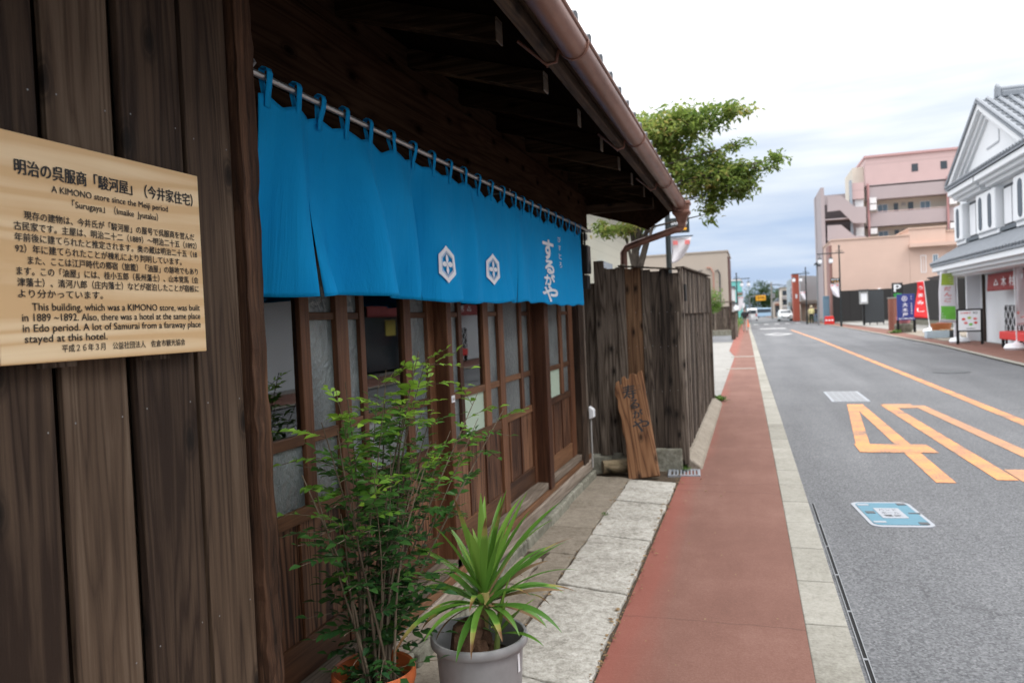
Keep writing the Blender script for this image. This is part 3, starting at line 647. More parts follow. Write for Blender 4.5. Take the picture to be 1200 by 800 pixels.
a = MB(); a.box(-1.66, -1.462, 1.99, 6.53, .252, .303); P(a, 'door_track', 'sillY', bevel=.004)
a = MB(); a.box(-1.68, -1.452, 1.80, 6.90, .205, .248); P(a, 'threshold', 'frameY', bevel=.005)
a = MB(); a.box(-1.70, -1.438, 1.80, 6.92, .105, .203); P(a, 'sill_beam', 'sillY', bevel=.008)
a = MB()
for k in range(9): a.box(-1.72, -1.412 + random.uniform(-.012, .006), 1.8 + k * .57, 2.362 + k * .57, -.04, .098 + random.uniform(-.012, .004))
P(a, 'foundation_stone', 'mossy', bevel=.012)
# small white label on the door, as in the photograph
a = MB(); a.box(-1.461, -1.4585, 3.565, 3.607, 1.10, 1.135); P(a, 'paper_label', 'white')
a = MB(); text_on(a, '呉服', (-1.4575, 3.586, 1.117), (0, 1, 0), (0, 0, 1), 1, fitbox=(.028, .013)); P(a, 'label_lettering', 'ink')
# interior room behind the glass
a = MB()
a.box(-5.6, -1.58, 1.78, 7.0, .28, .30); a.box(-5.7, -5.6, 1.7, 7.0, .28, 2.9); a.box(-5.6, -1.60, 6.92, 7.0, .3, 2.9); a.box(-5.6, -1.45, 1.7, 1.78, .3, 2.9); a.box(-5.6, -1.6, 1.78, 7.0, 2.7, 2.75)
P(a, 'interior', 'room')
a = MB(); a.box(-2.2, -1.75, 2.2, 3.5, .3, .85); a.box(-2.4, -1.85, 3.9, 6.2, .3, 1.0); P(a, 'display_shelf', 'room', bevel=.01)
# rest of the body (out of the photo, seen from the side)
a = MB(); a.box(-8, -1.62, 7.0, 7.08, .0, 3.6); a.box(-8, -1.4, -2.08, -2.0, .0, 3.2); a.box(-8.1, -8, -2, 7.0, 0, 3); P(a, 'outer_wall', 'fence')
# eave: rafters, sheathing, boards ------------------------------------
EX, EZ, SL = -.665, 2.5535, .30          # eave edge underside of sheathing, slope
def ez(x): return EZ + (EX - x) * SL
yA, yB = -2.2, 7.45
a = MB(); a.prism([(EX + .02, yA, ez(EX + .02)), (-4.8, yA, ez(-4.8)), (-4.8, yA, ez(-4.8) + .03), (EX + .02, yA, ez(EX + .02) + .03)], (0, yB - yA, 0)); P(a, 'roof_sheathing', 'soffit_shade')
a = MB(); a.prism([(-8.9, yA, ez(-4.8) - 1.2), (-4.8, yA, ez(-4.8)), (-4.8, yA, ez(-4.8) + .03), (-8.9, yA, ez(-4.8) - 1.17)], (0, yB - yA, 0)); P(a, 'rear_roof', 'tile')
y = -1.9
while y < 7.3:
    b = MB(); x0 = -.84 + random.uniform(-.012, .012); w = .032 + random.uniform(-.004, .004); hgt = .09
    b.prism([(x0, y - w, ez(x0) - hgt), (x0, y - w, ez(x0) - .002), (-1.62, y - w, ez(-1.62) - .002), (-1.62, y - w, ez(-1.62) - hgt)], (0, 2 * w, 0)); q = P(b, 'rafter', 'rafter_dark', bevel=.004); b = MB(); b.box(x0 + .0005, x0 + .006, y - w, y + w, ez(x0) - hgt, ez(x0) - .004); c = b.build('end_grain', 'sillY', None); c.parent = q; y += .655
a = MB(); a.prism([(EX - .10, yA, ez(EX - .1) - .028), (EX + .03, yA, ez(EX + .03) - .030), (EX + .03, yA, ez(EX + .03) - .001), (EX - .10, yA, ez(EX - .1) - .001)], (0, yB - yA, 0)); P(a, 'eave_board', 'eave', bevel=.004)
a = MB(); a.box(EX - .055, EX - .012, yA, yB, ez(EX) - .075, ez(EX) - .03); P(a, 'eave_batten', 'eave', bevel=.006)
# barge board closing the far end of the roof
a = MB(); yy = 7.46
a.prism([(-.66, yy, ez(-.66) + .03), (-.72, yy, 2.46), (-.93, yy, 2.33), (-1.10, yy, 2.40), (-1.7, yy, 2.585), (-4.8, yy, ez(-4.8) - .2), (-4.8, yy, ez(-4.8) + .03)], (0, .03, 0)); P(a, 'barge_board', 'beamY', bevel=.004)
a = MB(); a.box(-1.62, -.86, 7.38, 7.455, 2.52, 2.60); P(a, 'verge_purlin', 'rafter')
# tiles: pan sheet and rows of round cover tiles with disc ends
a = MB(); rows = 22
for k in range(rows):
    xk = -.655 - k * .19
    a.prism([(xk, yA, ez(xk) + .050), (xk - .21, yA, ez(xk - .21) + .029), (xk - .21, yA, ez(xk - .21) + .056), (xk, yA, ez(xk) + .078)], (0, yB - yA + .02, 0))
P(a, 'roof_tiles', 'tile')
a = MB(); y = -2.05
while y < 7.5:
    path = [(-.63, y, ez(-.63) + .086), (-4.75, y, ez(-4.75) + .086)]
    a.tube(path, .058, 12); a.tube([(-.622, y, ez(-.622) + .086), (-.65, y, ez(-.65) + .086)], .063, 14); y += .262
P(a, 'cover_tiles', 'tile', smooth=True)
a = MB(); a.tube([(-4.8, yA, ez(-4.8) + .2), (-4.8, yB, ez(-4.8) + .2)], .17, 12); P(a, 'roof_ridge', 'tile', smooth=True)
# gutter with bead, brackets, hopper and downpipe
GX, GZ, GR = -.605, 2.532, .051
def arc(c, r, a0, a1, n): return [(c[0] + r * math.cos(R(a0 + (a1 - a0) * k / n)), c[1] + r * math.sin(R(a0 + (a1 - a0) * k / n))) for k in range(n + 1)]
a = MB(); o_ = arc((GX, GZ), GR, 178, 372, 22); i_ = arc((GX, GZ), GR - .004, 372, 178, 22); poly = o_ + i_
n = len(poly)
ysg = np.linspace(-2.3, 7.36, 24); vs = []; fs = []
for yv in ysg: vs += [(p[0], yv, p[1] + .004 * math.sin(yv * 1.3)) for p in poly]
for i in range(len(ysg) - 1):
    for k in range(n): fs.append((i * n + k, (i + 1) * n + k, (i + 1) * n + (k + 1) % n, i * n + (k + 1) % n))
for base in (0, (len(ysg) - 1) * n):
    for k in range(22): fs.append((base + k, base + k + 1, base + n - 2 - k, base + n - 1 - k))
a.add(vs, fs, .5)
gut = P(a, 'gutter', 'gutter', smooth=True)
def gsub(mb, nme, m='gutter', **k):
    c = mb.build(nme, m, None, **k); c.parent = gut; return c
a = MB(); a.tube([(GX + GR + .001, -2.3, GZ + .012), (GX + GR + .001, 7.36, GZ + .012)], .007, 8); gsub(a, 'bead', smooth=True)
for yv in (-.6, 1.15, 2.9 - .05, 4.45, 6.0, 7.30):
    b = MB(); pts = arc((GX, GZ), GR + .004, 160, 385, 16); b.tube([(p[0], yv, p[1]) for p in pts], .0045, 6); gsub(b, 'band', smooth=True)
for yv in (1.15, 2.85, 4.45, 6.0):
    b = MB(); b.tube([(GX - GR, yv, GZ + .02), (GX - GR - .02, yv, GZ - .055), (GX - GR - .055, yv - .01, GZ - .062), (GX - GR - .16, yv - .03, GZ + .035)], .0065, 6); b.tube([(GX - GR - .055, yv, GZ - .07), (GX - GR - .055, yv, GZ + .1)], .005, 6); gsub(b, 'bracket', smooth=True)
# hopper head
a = MB()
def sq(cx, cy, hx, hy, z): return [(cx - hx, cy - hy, z), (cx + hx, cy - hy, z), (cx + hx, cy + hy, z), (cx - hx, cy + hy, z)]
hx_, hy_ = GX + .005, 7.43
lev = [(.085, .075, 2.565), (.088, .078, 2.535), (.076, .068, 2.53), (.07, .062, 2.475), (.082, .074, 2.47), (.082, .074, 2.452), (.055, .052, 2.42), (.036, .036, 2.36), (.036, .036, 2.32)]
rings = [sq(hx_, hy_, *l) for l in lev]; vs = [p for r_ in rings for p in r_]; fs = []
for i in range(len(rings) - 1):
    for k in range(4): fs.append((i * 4 + k, (i + 1) * 4 + k, (i + 1) * 4 + (k + 1) % 4, i * 4 + (k + 1) % 4))
fs += [(0, 1, 2, 3), tuple(reversed(range(len(vs) - 4, len(vs))))]
a.add(vs, fs, .5); P(a, 'hopper_head', 'gutter', bevel=.004)
a = MB(); a.tube([(hx_, hy_, 2.345), (hx_ - .012, hy_, 2.315), (-.68, hy_, 2.30), (-1.06, 7.42, 2.19), (-1.13, 7.42, 2.165), (-1.165, 7.42, 2.12), (-1.17, 7.42, 1.2), (-1.17, 7.42, .1)], .034, 12)
P(a, 'downpipe', 'gutter', smooth=True)
a = MB(); a.tube([(-1.17, 7.42, 1.955), (-1.17, 7.42, 2.005)], .0365, 12); P(a, 'pipe_tape', plain('beige_tape', (.5, .44, .34), .6))

# meter, outlet and cable at the end of the wall
o = empty('electric_meter', (-1.43, 6.86, 2.02)); tag(o, 'black electric meter box with cables on the end post beside the blue curtain', 'electric meter')
a = MB(); a.box(-.04, .04, -.07, .07, -.12, .14); a.build('case', plain('black_plastic', (.02, .02, .022), .4), o, bevel=.012)
a = MB(); a.box(-.035, .03, -.05, .05, -.26, -.13); a.build('terminal_cover', plain('black_cover_plastic', (.03, .03, .032), .45), o, bevel=.01)
a = MB(); a.tube([(0, .0, .13), (.0, .02, .26), (-.03, .1, .34), (-.05, .3, .37)], .008, 6); a.tube([(0, -.03, .13), (.01, -.05, .3), (-.01, -.3, .36), (-.02, -.6, .40)], .006, 6); a.build('cable', 'black_gap', o)
a = MB(); a.box(-.03, .0, .08, .14, .2, .26); a.build('junction_box', plain('grey_box', (.3, .3, .3), .5), o, bevel=.004)
o = empty('outdoor_outlet', (-1.435, 6.80, .63)); tag(o, 'small white outdoor outlet box low on the end post', 'outlet')
a = MB(); a.prism([(0, -.04, -.05), (.045, -.04, -.035), (.045, -.04, .035), (0, -.04, .065)], (0, .08, 0)); a.build('cover', 'white', o, bevel=.006)
a = MB(); a.tube([(.01, 0, -.05), (.01, 0, -.25), (.005, .02, -.5)], .008, 6); a.build('cord', plain('grey_cord', (.35, .35, .34), .5), o)

# ================================================================== BLUE CURTAIN AND ROD
NX = -1.34; RZ = 2.258
rod = empty('curtain_rod', (NX, 4.2, RZ)); tag(rod, 'long thin metal rod under the eave from which the blue curtain hangs', 'rod')
a = MB(); a.tube([(0, -2.4, -.012), (0, 0, -.006), (0, 2.5, .006)], .0105, 12); a.build('bar', 'pipe_metal', rod, smooth=True)
for yv in (-2.32, .1, 2.44):
    b = MB(); b.tube([(-.12, yv, .0), (0, yv, .0), (.012, yv, .012), (.006, yv, .02)], .005, 6); b.build('hook', 'iron', rod)
nor = empty('shop_curtain', (NX, 4.2, RZ)); tag(nor, 'long blue split shop curtain with white crests and brushed white writing hung under the eave', 'curtain')
K = 1.34 / 1.30
loops = [1.945, 2.10, 2.243, 2.40, 2.575, 2.763, 2.97, 3.169, 3.371, 3.564, 3.77, 3.97, 4.18, 4.40, 4.58, 4.77, 4.97, 5.18, 5.39, 5.60, 5.82, 6.03, 6.22]
slits = [(1.905, 2.158), (2.152, 2.954), (2.95, 4.366), (4.362, 6.25)]
ZB = 1.607; ZT = RZ - .058
def fold(y, z):
    """sideways swing of the cloth: soft folds that deepen away from the loops"""
    t = (ZT - z) / (ZT - ZB); t = max(0, min(1, t))
    f = .018 * math.sin(y * 7.3 + 1.1 + t * 1.2) + .024 * math.sin(y * 15.5 + 2.0 - t * 1.6 + .8 * math.sin(y * 2.1)) + .008 * math.sin(y * 33 + t * 2 + 1.5 * math.sin(y * 3.7)) * (1 - .4 * t)
    f += .016 * max(0, math.sin(y * 4.9 + .6)) ** 6 - .018 * max(0, math.sin(y * 6.1 + 2.2 - .5 * t)) ** 8
    g = 1.45 + 1.3 / (1 + math.exp((y - 3.05) * 4)) - 1.38 / (1 + math.exp(-(y - 4.6) * 7))
    g *= 1 - .85 * math.exp(-((y - 3.235) / .13) ** 2) - .85 * math.exp(-((y - 3.92) / .13) ** 2)
    return g * f * (.08 + .92 * t ** .8) + .012 * t
def topz(y):
    j = sorted(range(len(loops)), key=lambda q: abs(loops[q] - y))[0]; dn = abs(loops[j] - y) / .1
    rr = random.Random(int(min(loops[j] + .1 * (1 if y > loops[j] else -1), 9) * 5) * 13 + 5); return ZT - (.010 + .030 * rr.random()) * min(1, dn) ** 1.2
def cloth_pt(y, t, y0, y1, side):
    zt = topz(y); yy = y
    edge = 1 if side else 0
    z = zt + (ZB - zt) * t + (.008 * math.sin(y * 3.1) + .005 * math.sin(y * 17)) * t
    # slit edges pull apart towards the hem
    m0 = math.exp(-abs(y - y0) / .10) if side else 0; m1 = math.exp(-abs(y - y1) / .10) if side < 3 else 0
    yy += (max(0, (t - .38) / .62) ** 1.25) * .022 * (m0 * .8 - m1) * (1.0 if y < 3.2 else .55)
    return (fold(y, z), yy - 4.2, z - RZ)
for i, (y0, y1) in enumerate(slits):
    a = MB(); ny = max(24, int((y1 - y0) / .012)); nz = 36; vs = []; fs = []
    for j in range(nz + 1):
        for k in range(ny + 1): vs.append(cloth_pt(y0 + (y1 - y0) * k / ny, j / nz, y0, y1, i))
    for j in range(nz):
        for k in range(ny): fs.append((j * (ny + 1) + k, j * (ny + 1) + k + 1, (j + 1) * (ny + 1) + k + 1, (j + 1) * (ny + 1) + k))
    a.add(vs, fs, .5)
    pn = a.build('curtain_panel', 'noren', nor, smooth=True)
    so = pn.modifiers.new('thick', 'SOLIDIFY'); so.thickness = .0018
for k, yv in enumerate(loops):
    if yv > 6.3: continue
    b = MB(); w = .0145; zt = topz(yv) - RZ; f0 = fold(yv, ZT)
    pth = [(f0 + .003, zt - .04), (f0 + .005, zt - .008), (.0125, -.022), (.015, 0), (.011, .0135), (0, .0175), (-.011, .0135), (-.014, 0), (-.011, -.022), (f0 - .003, zt - .02)]
    yc = yv - 4.2; vs = [(x, yc - w, z) for x, z in pth] + [(x, yc + w * .9, z) for x, z in pth]; m = len(pth)
    b.add(vs, [(q, q + 1, m + q + 1, m + q) for q in range(m - 1)], .5); q = b.build('hanging_loop', 'noren', nor, smooth=True)
    so = q.modifiers.new('thick', 'SOLIDIFY'); so.thickness = .002
# crests and writing follow the cloth
def on_cloth(mb, pts2, yc, zc, lift=.009):
    return [(fold(yc + u, zc + v) + lift, yc + u - 4.2, zc + v - RZ) for u, v in pts2]
def hexring(mb, yc, zc, ro, ri, sx=1.0, n=8):
    P2 = []
    def ed(r):
        o = []
        for k in range(6):
            a0, a1 = R(90 + 60 * k), R(90 + 60 * (k + 1))
            for j in range(n): t = j / n; o.append((sx * r * (math.cos(a0) * (1 - t) + math.cos(a1) * t), r * (math.sin(a0) * (1 - t) + math.sin(a1) * t)))
        return o
    A = on_cloth(mb, ed(ro), yc, zc); B = on_cloth(mb, ed(ri), yc, zc); m = len(A)
    mb.add(A + B, [(k, (k + 1) % m, m + (k + 1) % m, m + k) for k in range(m)], .5)
for (yc, zc) in ((3.235, 1.772), (3.92, 1.785)):
    a = MB(); hexring(a, yc, zc, .086, .061, .95); hexring(a, yc, zc, .057, .053, .95)
    for k in range(4):      # four-petalled flower with pointed petals
        an = R(90 * k); pts = []
        for (r_, w_) in ((.0, .004), (.014, .010), (.028, .013), (.039, .008), (.048, 0)): pts.append((r_, w_))
        poly = [(r_ * math.cos(an) - w_ * math.sin(an), r_ * math.sin(an) + w_ * math.cos(an)) for r_, w_ in pts] + [(r_ * math.cos(an) + w_ * math.sin(an), r_ * math.sin(an) - w_ * math.cos(an)) for r_, w_ in reversed(pts[1:-1])]
        Q = on_cloth(a, poly, yc, zc); a.add(Q, [tuple(range(len(Q)))], .5)
    a.build('crest', 'dye_white', nor)
def cloth_text(mb, ch, yc, zc, w, h, off=0.0, skew=0.0):
    vs, fs = text2d(ch, off, 4); xs = [p[0] for p in vs]; ys = [p[1] for p in vs]
    sx = w / max(max(xs) - min(xs), 1e-6); sy = h / max(max(ys) - min(ys), 1e-6); cx, cy = (max(xs) + min(xs)) / 2, (max(ys) + min(ys)) / 2
    pts = [((p[0] - cx) * sx + skew * (p[1] - cy) * sy, (p[1] - cy) * sy) for p in vs]
    for k, (dx, dz) in enumerate(((0, 0), (.004, 0), (-.004, 0), (0, .004), (0, -.004)) if off > .01 else ((0, 0),)): mb.add(on_cloth(mb, [(a_ + dx, b_ + dz) for a_, b_ in pts], yc, zc, .0055 + k * .0002), fs, .5)
a = MB()
for ch, yc, zc, w, h in (('す', 5.14, 1.985, .29, .135), ('る', 5.14, 1.865, .25, .09), ('が', 5.12, 1.775, .30, .075), ('や', 5.12, 1.678, .42, .105)): cloth_text(a, ch, yc, zc, w, h, .011, -.06)
for i, ch in enumerate('びすとろ'): cloth_text(a, ch, 5.48, 2.085 - i * .062, .085, .040, .008)
a.build('lettering', 'dye_white', nor)

# ================================================================== WOODEN INFORMATION SIGN
sx_, sy0, sy1, sz0, sz1 = -1.285, 1.022, 1.563, 1.459, 1.889
sg = empty('information_sign', (sx_, (sy0 + sy1) / 2, sz0)); tag(sg, 'pale cypress information board with black Japanese and English text fixed to the dark boards', 'sign board')
a = MB(); a.box(-.032, 0, (sy0 - sy1) / 2, (sy1 - sy0) / 2, 0, sz1 - sz0, .31); a.build('board', 'sign', sg, bevel=.0025)
a = MB()
for yv in (-.12, .14): a.box(-.05, -.033, yv - .04, yv + .04, -.012, sz1 - sz0 + .0)
a.build('batten', 'fence', sg)
def sl(mb, txt, xa, xb, zf, size, off=0.0):
    """line between fractions xa..xb of the board width with its baseline at zf (fraction of height from the top)"""
    W_, H_ = sy1 - sy0, sz1 - sz0
    text_on(mb, txt, (.0012, -W_ / 2 + xa * W_, H_ * (1 - zf)), (0, 1, 0), (0, 0, 1), size, width=(xb - xa) * W_, off=0, bold=off)
a = MB(); sl(a, '明治の呉服商「駿河屋」（今井家住宅）', .09, .955, .175, .031, .030); a.build('title_lettering', 'ink', sg)
a = MB()
sl(a, 'A KIMONO store since the Meiji period', .23, .80, .235, .0185, .014); sl(a, '「Surugaya」（Imaike  Jyutaku）', .315, .74, .290, .0185, .014)
jl = [('　現存の建物は、今井氏が「駿河屋」の屋号で呉服商を営んだ', .115, .955), ('古民家です。主屋は、明治二十二（1889）～明治二十五（1892）', .075, .965), ('年前後に建てられたと推定されます。奥の蔵は明治二十五（18', .075, .965), ('92）年に建てられたことが棟札により判明しています。', .075, .865),
      ('　また、ここは江戸時代の郷宿（旅籠）「油屋」の跡地でもあり', .12, .965), ('ます。この「油屋」には、桂小五郎（長州藩士）、山本覚馬（会', .075, .965), ('津藩士）、清河八郎（庄内藩士）などが宿泊したことが宿帳に', .075, .965), ('より分かっています。', .075, .43)]
for i, (t_, xa, xb) in enumerate(jl): sl(a, t_, xa, xb, .370 + i * .0485, .0175, .018)
el = [('This building, which was a KIMONO store, was built', .125, .965), ('in 1889 ~1892. Also, there was a hotel at the same place', .085, .965), ('in Edo period. A lot of Samurai from a faraway place', .085, .965), ('stayed at this hotel.', .09, .44)]
for i, (t_, xa, xb) in enumerate(el): sl(a, t_, xa, xb, .768 + i * .0465, .0205, .014)
sl(a, '平成２６年３月　公益社団法人　佐倉市観光協会', .235, .86, .955, .0165, .010)
a.build('text_lettering', 'ink', sg)

# ================================================================== POTTED SHRUB (terracotta) and POTTED YUCCA
px_, py_ = -1.262, 2.277
o = empty('potted_shrub', (px_, py_, .03)); tag(o, 'tall leafy shrub with many thin stems in a round terracotta pot by the sliding doors', 'potted plant')
a = MB(); a.lathe([(.0, 0), (.098, 0), (.102, .01), (.125, .16), (.128, .19), (.146, .196), (.153, .212), (.153, .232), (.147, .24), (.139, .236), (.133, .215), (.128, .19), (.10, .06)], n=48); q = a.build('pot', 'terra', o, smooth=True); q.scale = (.93, .93, 1.33)
a = MB()
n = 20; vs = [(0, 0, .196)]; fs = []
for i in range(1, 7):
    for j in range(n): an = 2 * math.pi * j / n; rr = .127 * i / 6; vs.append((rr * math.cos(an), rr * math.sin(an), .19 + random.uniform(-.006, .008)))
for j in range(n): fs.append((0, 1 + j, 1 + (j + 1) % n))
for i in range(5):
    for j in range(n): fs.append((1 + i * n + j, 1 + (i + 1) * n + j, 1 + (i + 1) * n + (j + 1) % n, 1 + i * n + (j + 1) % n))
a.add(vs, fs); q = a.build('soil', 'soil', o, smooth=True); q.scale = (.93, .93, 1.33)
rs = random.Random(21)
LC, LD, LN, LL, LW, LR = [], [], [], [], [], []
def pinnate(base, d, length, nleaf, lsize, age):
    """one compound leaf: arching rachis with paired leaflets"""
    d = Vector(d).normalized(); side = d.cross(Vector((0, 0, 1))).normalized(); up = side.cross(d)
    pts = []
    for k in range(8):
        t = k / 7; pts.append(Vector(base) + d * length * t + Vector((0, 0, -1)) * length * .22 * t * t)
    for k in range(nleaf):
        t = .28 + .72 * k / max(1, nleaf - 1); p = pts[min(7, int(t * 7))]
        for sgn in ((1, -1) if k < nleaf - 1 else (0,)):
            ld = (d * (.75 if sgn else 1) + side * sgn * .8 + up * rs.uniform(-.25, .25) + Vector((0, 0, -.12))).normalized()
            nn = (up + side * rs.uniform(-.4, .4) + d * rs.uniform(-.3, .3)).normalized()
            LC.append(p); LD.append(ld); LN.append(nn); s_ = lsize * rs.uniform(.75, 1.15); LL.append(s_); LW.append(s_ * .50); LR.append(min(1, max(0, age + rs.uniform(-.12, .12))))
    return pts
# stems: foot angle, foot radius, top offset (x, y), height
stems = []
for k in range(17):
    an = k * 2.4; rr = rs.uniform(.015, .075)
    tx, ty, hh = rs.uniform(-.05, .26), rs.uniform(-.36, .50), rs.uniform(.62, 1.15)
    stems.append((rr * math.cos(an), rr * math.sin(an), tx, ty, hh))
stems += [(.02, .03, .12, .22, 1.20), (0, 0, .05, .02, 1.15), (-.02, -.03, .06, -.20, 1.14), (.03, .05, .20, .56, 1.02), (.02, .06, .24, .48, .92), (.0, .0, .15, .12, 1.22), (.03, -.02, .2, -.28, .86), (-.02, 0, .1, .36, 1.12), (.02, -.04, .1, -.3, 1.0), (.0, .03, .12, .30, 1.18), (.03, .04, .30, .64, .94), (0, -.04, .04, -.30, 1.02), (-.01, -.05, .0, -.34, .86), (0, -.03, .06, -.26, 1.12), (.0, -.05, .10, -.36, .74)]
twig = MB()
for (x0, y0, tx, ty, hh) in stems:
    pts = []; ph = rs.uniform(0, 6)
    for k in range(9):
        t = k / 8; e = t ** 1.5
        pts.append(Vector((x0 + (tx - x0) * e + .012 * math.sin(ph + 5 * t), y0 + (ty - y0) * e + .012 * math.cos(ph + 4 * t), .245 + hh * .93 * t)))
    b = MB(); r0 = rs.uniform(.003, .0058); b.tube(pts, [r0 * (1 - .72 * k / 8) for k in range(9)], 6); b.build('stem', 'stem', o, smooth=True)
    nl = int(13 * hh)
    for q in range(nl):
        t = .22 + .78 * (q / nl) ** .85 if rs.random() > .1 else rs.uniform(.03, .3)
        if t < .5 and rs.random() < .42: continue
        i = min(7, int(t * 8)); p = pts[i].lerp(pts[i + 1], t * 8 - i)
        an = rs.uniform(0, 2 * math.pi); el_ = rs.uniform(.1, .75)
        if p.x + px_ < -1.30: an = rs.uniform(-1.2, 1.2)
        d_ = Vector((math.cos(an) * math.cos(el_), math.sin(an) * math.cos(el_), math.sin(el_)))
        zt = p.z
        age = .10 + .70 * max(0, (zt - .62) / .72) ** 1.4 + (.28 if t > .86 else 0)
        if rs.random() < .07: age += .35
        ln = rs.uniform(.11, .20)
        rp = pinnate(p, d_, ln, rs.choice((4, 5, 5, 6)), rs.uniform(.032, .052), age)
        twig.tube(rp[::2] + [rp[-1]], .0011, 3, caps=False)
# low shoots at the foot
for q in range(80):
    an = rs.uniform(0, 6.28); rr = rs.uniform(.0, .10); z = .26 + rs.random() ** 1.6 * .34
    pinnate((rr * math.cos(an) + .01, rr * math.sin(an), z), (math.cos(an), math.sin(an), rs.uniform(.2, 1.2)), rs.uniform(.05, .09), 3, rs.uniform(.014, .024), .1 if rs.random() < .9 else .8)
twig.build('leaf_stalks', 'stem', o)
leaf_mesh('foliage', LC, LD, LN, LL, LW, 'leaf_shrub', LR, o, fold=.18, droop=.12)

yx, yy_ = -.975, 2.54
o = empty('potted_yucca', (yx, yy_, .03)); tag(o, 'spiky strap leaved plant on a cut stump in a scuffed grey plastic pot', 'potted plant')
a = MB(); a.lathe([(0, 0), (.135, 0), (.138, .004), (.156, .30), (.158, .318), (.170, .319), (.176, .326), (.1765, .344), (.171, .353), (.162, .352), (.157, .34), (.150, .30), (.143, .20)], n=64); a.build('pot', 'potgrey', o, smooth=True)
a = MB(); n = 24; vs = [(0, 0, .262)]; fs = []
for i in range(1, 7):
    for j in range(n): an = 2 * math.pi * j / n; rr = .149 * i / 6; vs.append((rr * math.cos(an), rr * math.sin(an), .255 + random.uniform(-.007, .009)))
for j in range(n): fs.append((0, 1 + j, 1 + (j + 1) % n))
for i in range(5):
    for j in range(n): fs.append((1 + i * n + j, 1 + (i + 1) * n + j, 1 + (i + 1) * n + (j + 1) % n, 1 + i * n + (j + 1) % n))
a.add(vs, fs); a.build('soil', 'soil', o, smooth=True)
a = MB(); a.box(-.1525, -.15, -.03, -.012, 0, .0)
a = MB()
an = -.15; a.add([(.1525 * math.cos(an + q) + .0035, .1525 * math.sin(an + q), z) for q, z in ((-.05, .235), (.05, .235), (.05, .31), (-.05, .31))], [(0, 1, 2, 3)]); a.build('plant_tag', 'white', o)
# thick cut stump with knobs, and two leafy shoots
a = MB(); vs = []; fs = []; n = 16
for i, (z, rr) in enumerate(((.24, .072), (.28, .074), (.32, .068), (.37, .062), (.40, .058), (.405, .05), (.40, .02))):
    for j in range(n):
        an = 2 * math.pi * j / n; q = rr * (1 + .10 * math.sin(3 * an + 1) + .05 * math.sin(7 * an + i)); vs.append((-.035 + q * math.cos(an), -.025 + q * math.sin(an) * .9, z + .02 * math.cos(an)))
for i in range(6):
    for j in range(n): fs.append((i * n + j, i * n + (j + 1) % n, (i + 1) * n + (j + 1) % n, (i + 1) * n + j))
a.add(vs, fs); a.blob((.02, -.045, .30), .034, .034, .05, 3, 10, .12); a.blob((.05, .0, .29), .03, .03, .04, 4, 10, .12); a.blob((.03, -.02, .345), .026, .026, .036, 5, 10, .12)
a.build('stump', 'stump', o, smooth=True)
a = MB(); a.tube([(.015, .0, .30), (.018, .003, .38), (.02, .01, .45), (.02, .01, .50)], [.02, .018, .02, .022], 10); a.build('shoot', plain('yellow_shoot', (.30, .24, .09), .6, 0, .3, 30), o, smooth=True)
a = MB(); a.tube([(.06, -.01, .26), (.075, -.02, .33), (.08, -.02, .37)], [.011, .011, .010], 8); a.build('shoot', plain('green_shoot', (.20, .26, .07), .6, 0, .3, 30), o, smooth=True)
def strap(mb, base, az, el, L, w, bend, r, twist=0.0, tipdry=False):
    """arching strap leaf with a channelled section; bend = total drop of its elevation in radians"""
    n = 14; p = Vector(base); vs = []; e = el
    side = Vector((-math.sin(az), math.cos(az), 0))
    for k in range(n + 1):
        t = k / n; d = Vector((math.cos(az) * math.cos(e), math.sin(az) * math.cos(e), math.sin(e)))
        nn = side.cross(d) * -1
        ww = w * (min(1, .45 + 1.6 * t) if t < .35 else 1.0) * (1 - max(0, (t - .5) / .5) ** 1.7) * .5 + .0006
        s2 = (side * math.cos(twist * t) + nn * math.sin(twist * t))
        vs += [p + s2 * ww + nn * ww * .35, p, p - s2 * ww + nn * ww * .35]
        p = p + d * (L / n); e -= bend / n * (.3 + 1.4 * t)
    mb.add(vs, [(k * 3 + q, k * 3 + q + 1, k * 3 + q + 4, k * 3 + q + 3) for k in range(n) for q in (0, 1)], r)
    if tipdry:
        m = len(mb.r)
        for q in range(9): mb.r[m - 1 - q] = 1.0
        for q in range(9, 15): mb.r[m - 1 - q] = .9
ys_ = random.Random(5)
crown = (.02, .01, .50)
big = []     # (azimuth deg, elevation deg, length, bend)  azimuth 0 = towards the road, 90 = down the street
for k in range(38):
    az = k * 137.5; t = k / 38
    big.append((az, 86 - 82 * t ** .8 + ys_.uniform(-6, 6), .26 + .13 * math.sin(math.pi * min(1, t * 1.15)) + ys_.uniform(-.03, .04), .25 + 1.0 * t + ys_.uniform(-.2, .3)))
big += [(-105, 72, .40, .15), (-60, 88, .37, .1), (60, 74, .36, .2), (75, 48, .44, .25), (35, 52, .42, .4), (-130, 25, .30, 1.2), (-120, 18, .42, 1.5), (60, 22, .46, .35), (-160, 30, .30, .9), (-80, 12, .30, 1.6), (5, 25, .34, .9), (40, 8, .30, .5), (-40, 20, .24, 1.5), (90, 60, .38, .5)]
a = MB(); dry = MB()
for (az, el, L, bd) in big:
    w = ys_.uniform(.020, .034)
    az = R(az) ; bz = crown[2] - (.0 if el > 40 else .045) + ys_.uniform(-.015, .01)
    if math.cos(az) < -.55: L *= .8
    strap(a, (crown[0] + .012 * math.cos(az), crown[1] + .012 * math.sin(az), bz), az, R(max(-5, el)), L, w, bd, min(.84, max(0, .2 + .42 * el / 90 + ys_.uniform(-.22, .26))), ys_.uniform(-.4, .4), ys_.random() < .45)
for k in range(11):
    az = R(k * 137.5 + 40); strap(a, (.08, -.02, .36), az, R(80 - 6 * k), ys_.uniform(.13, .22), ys_.uniform(.014, .02), ys_.uniform(.3, 1.0), ys_.uniform(.3, 1), .2)
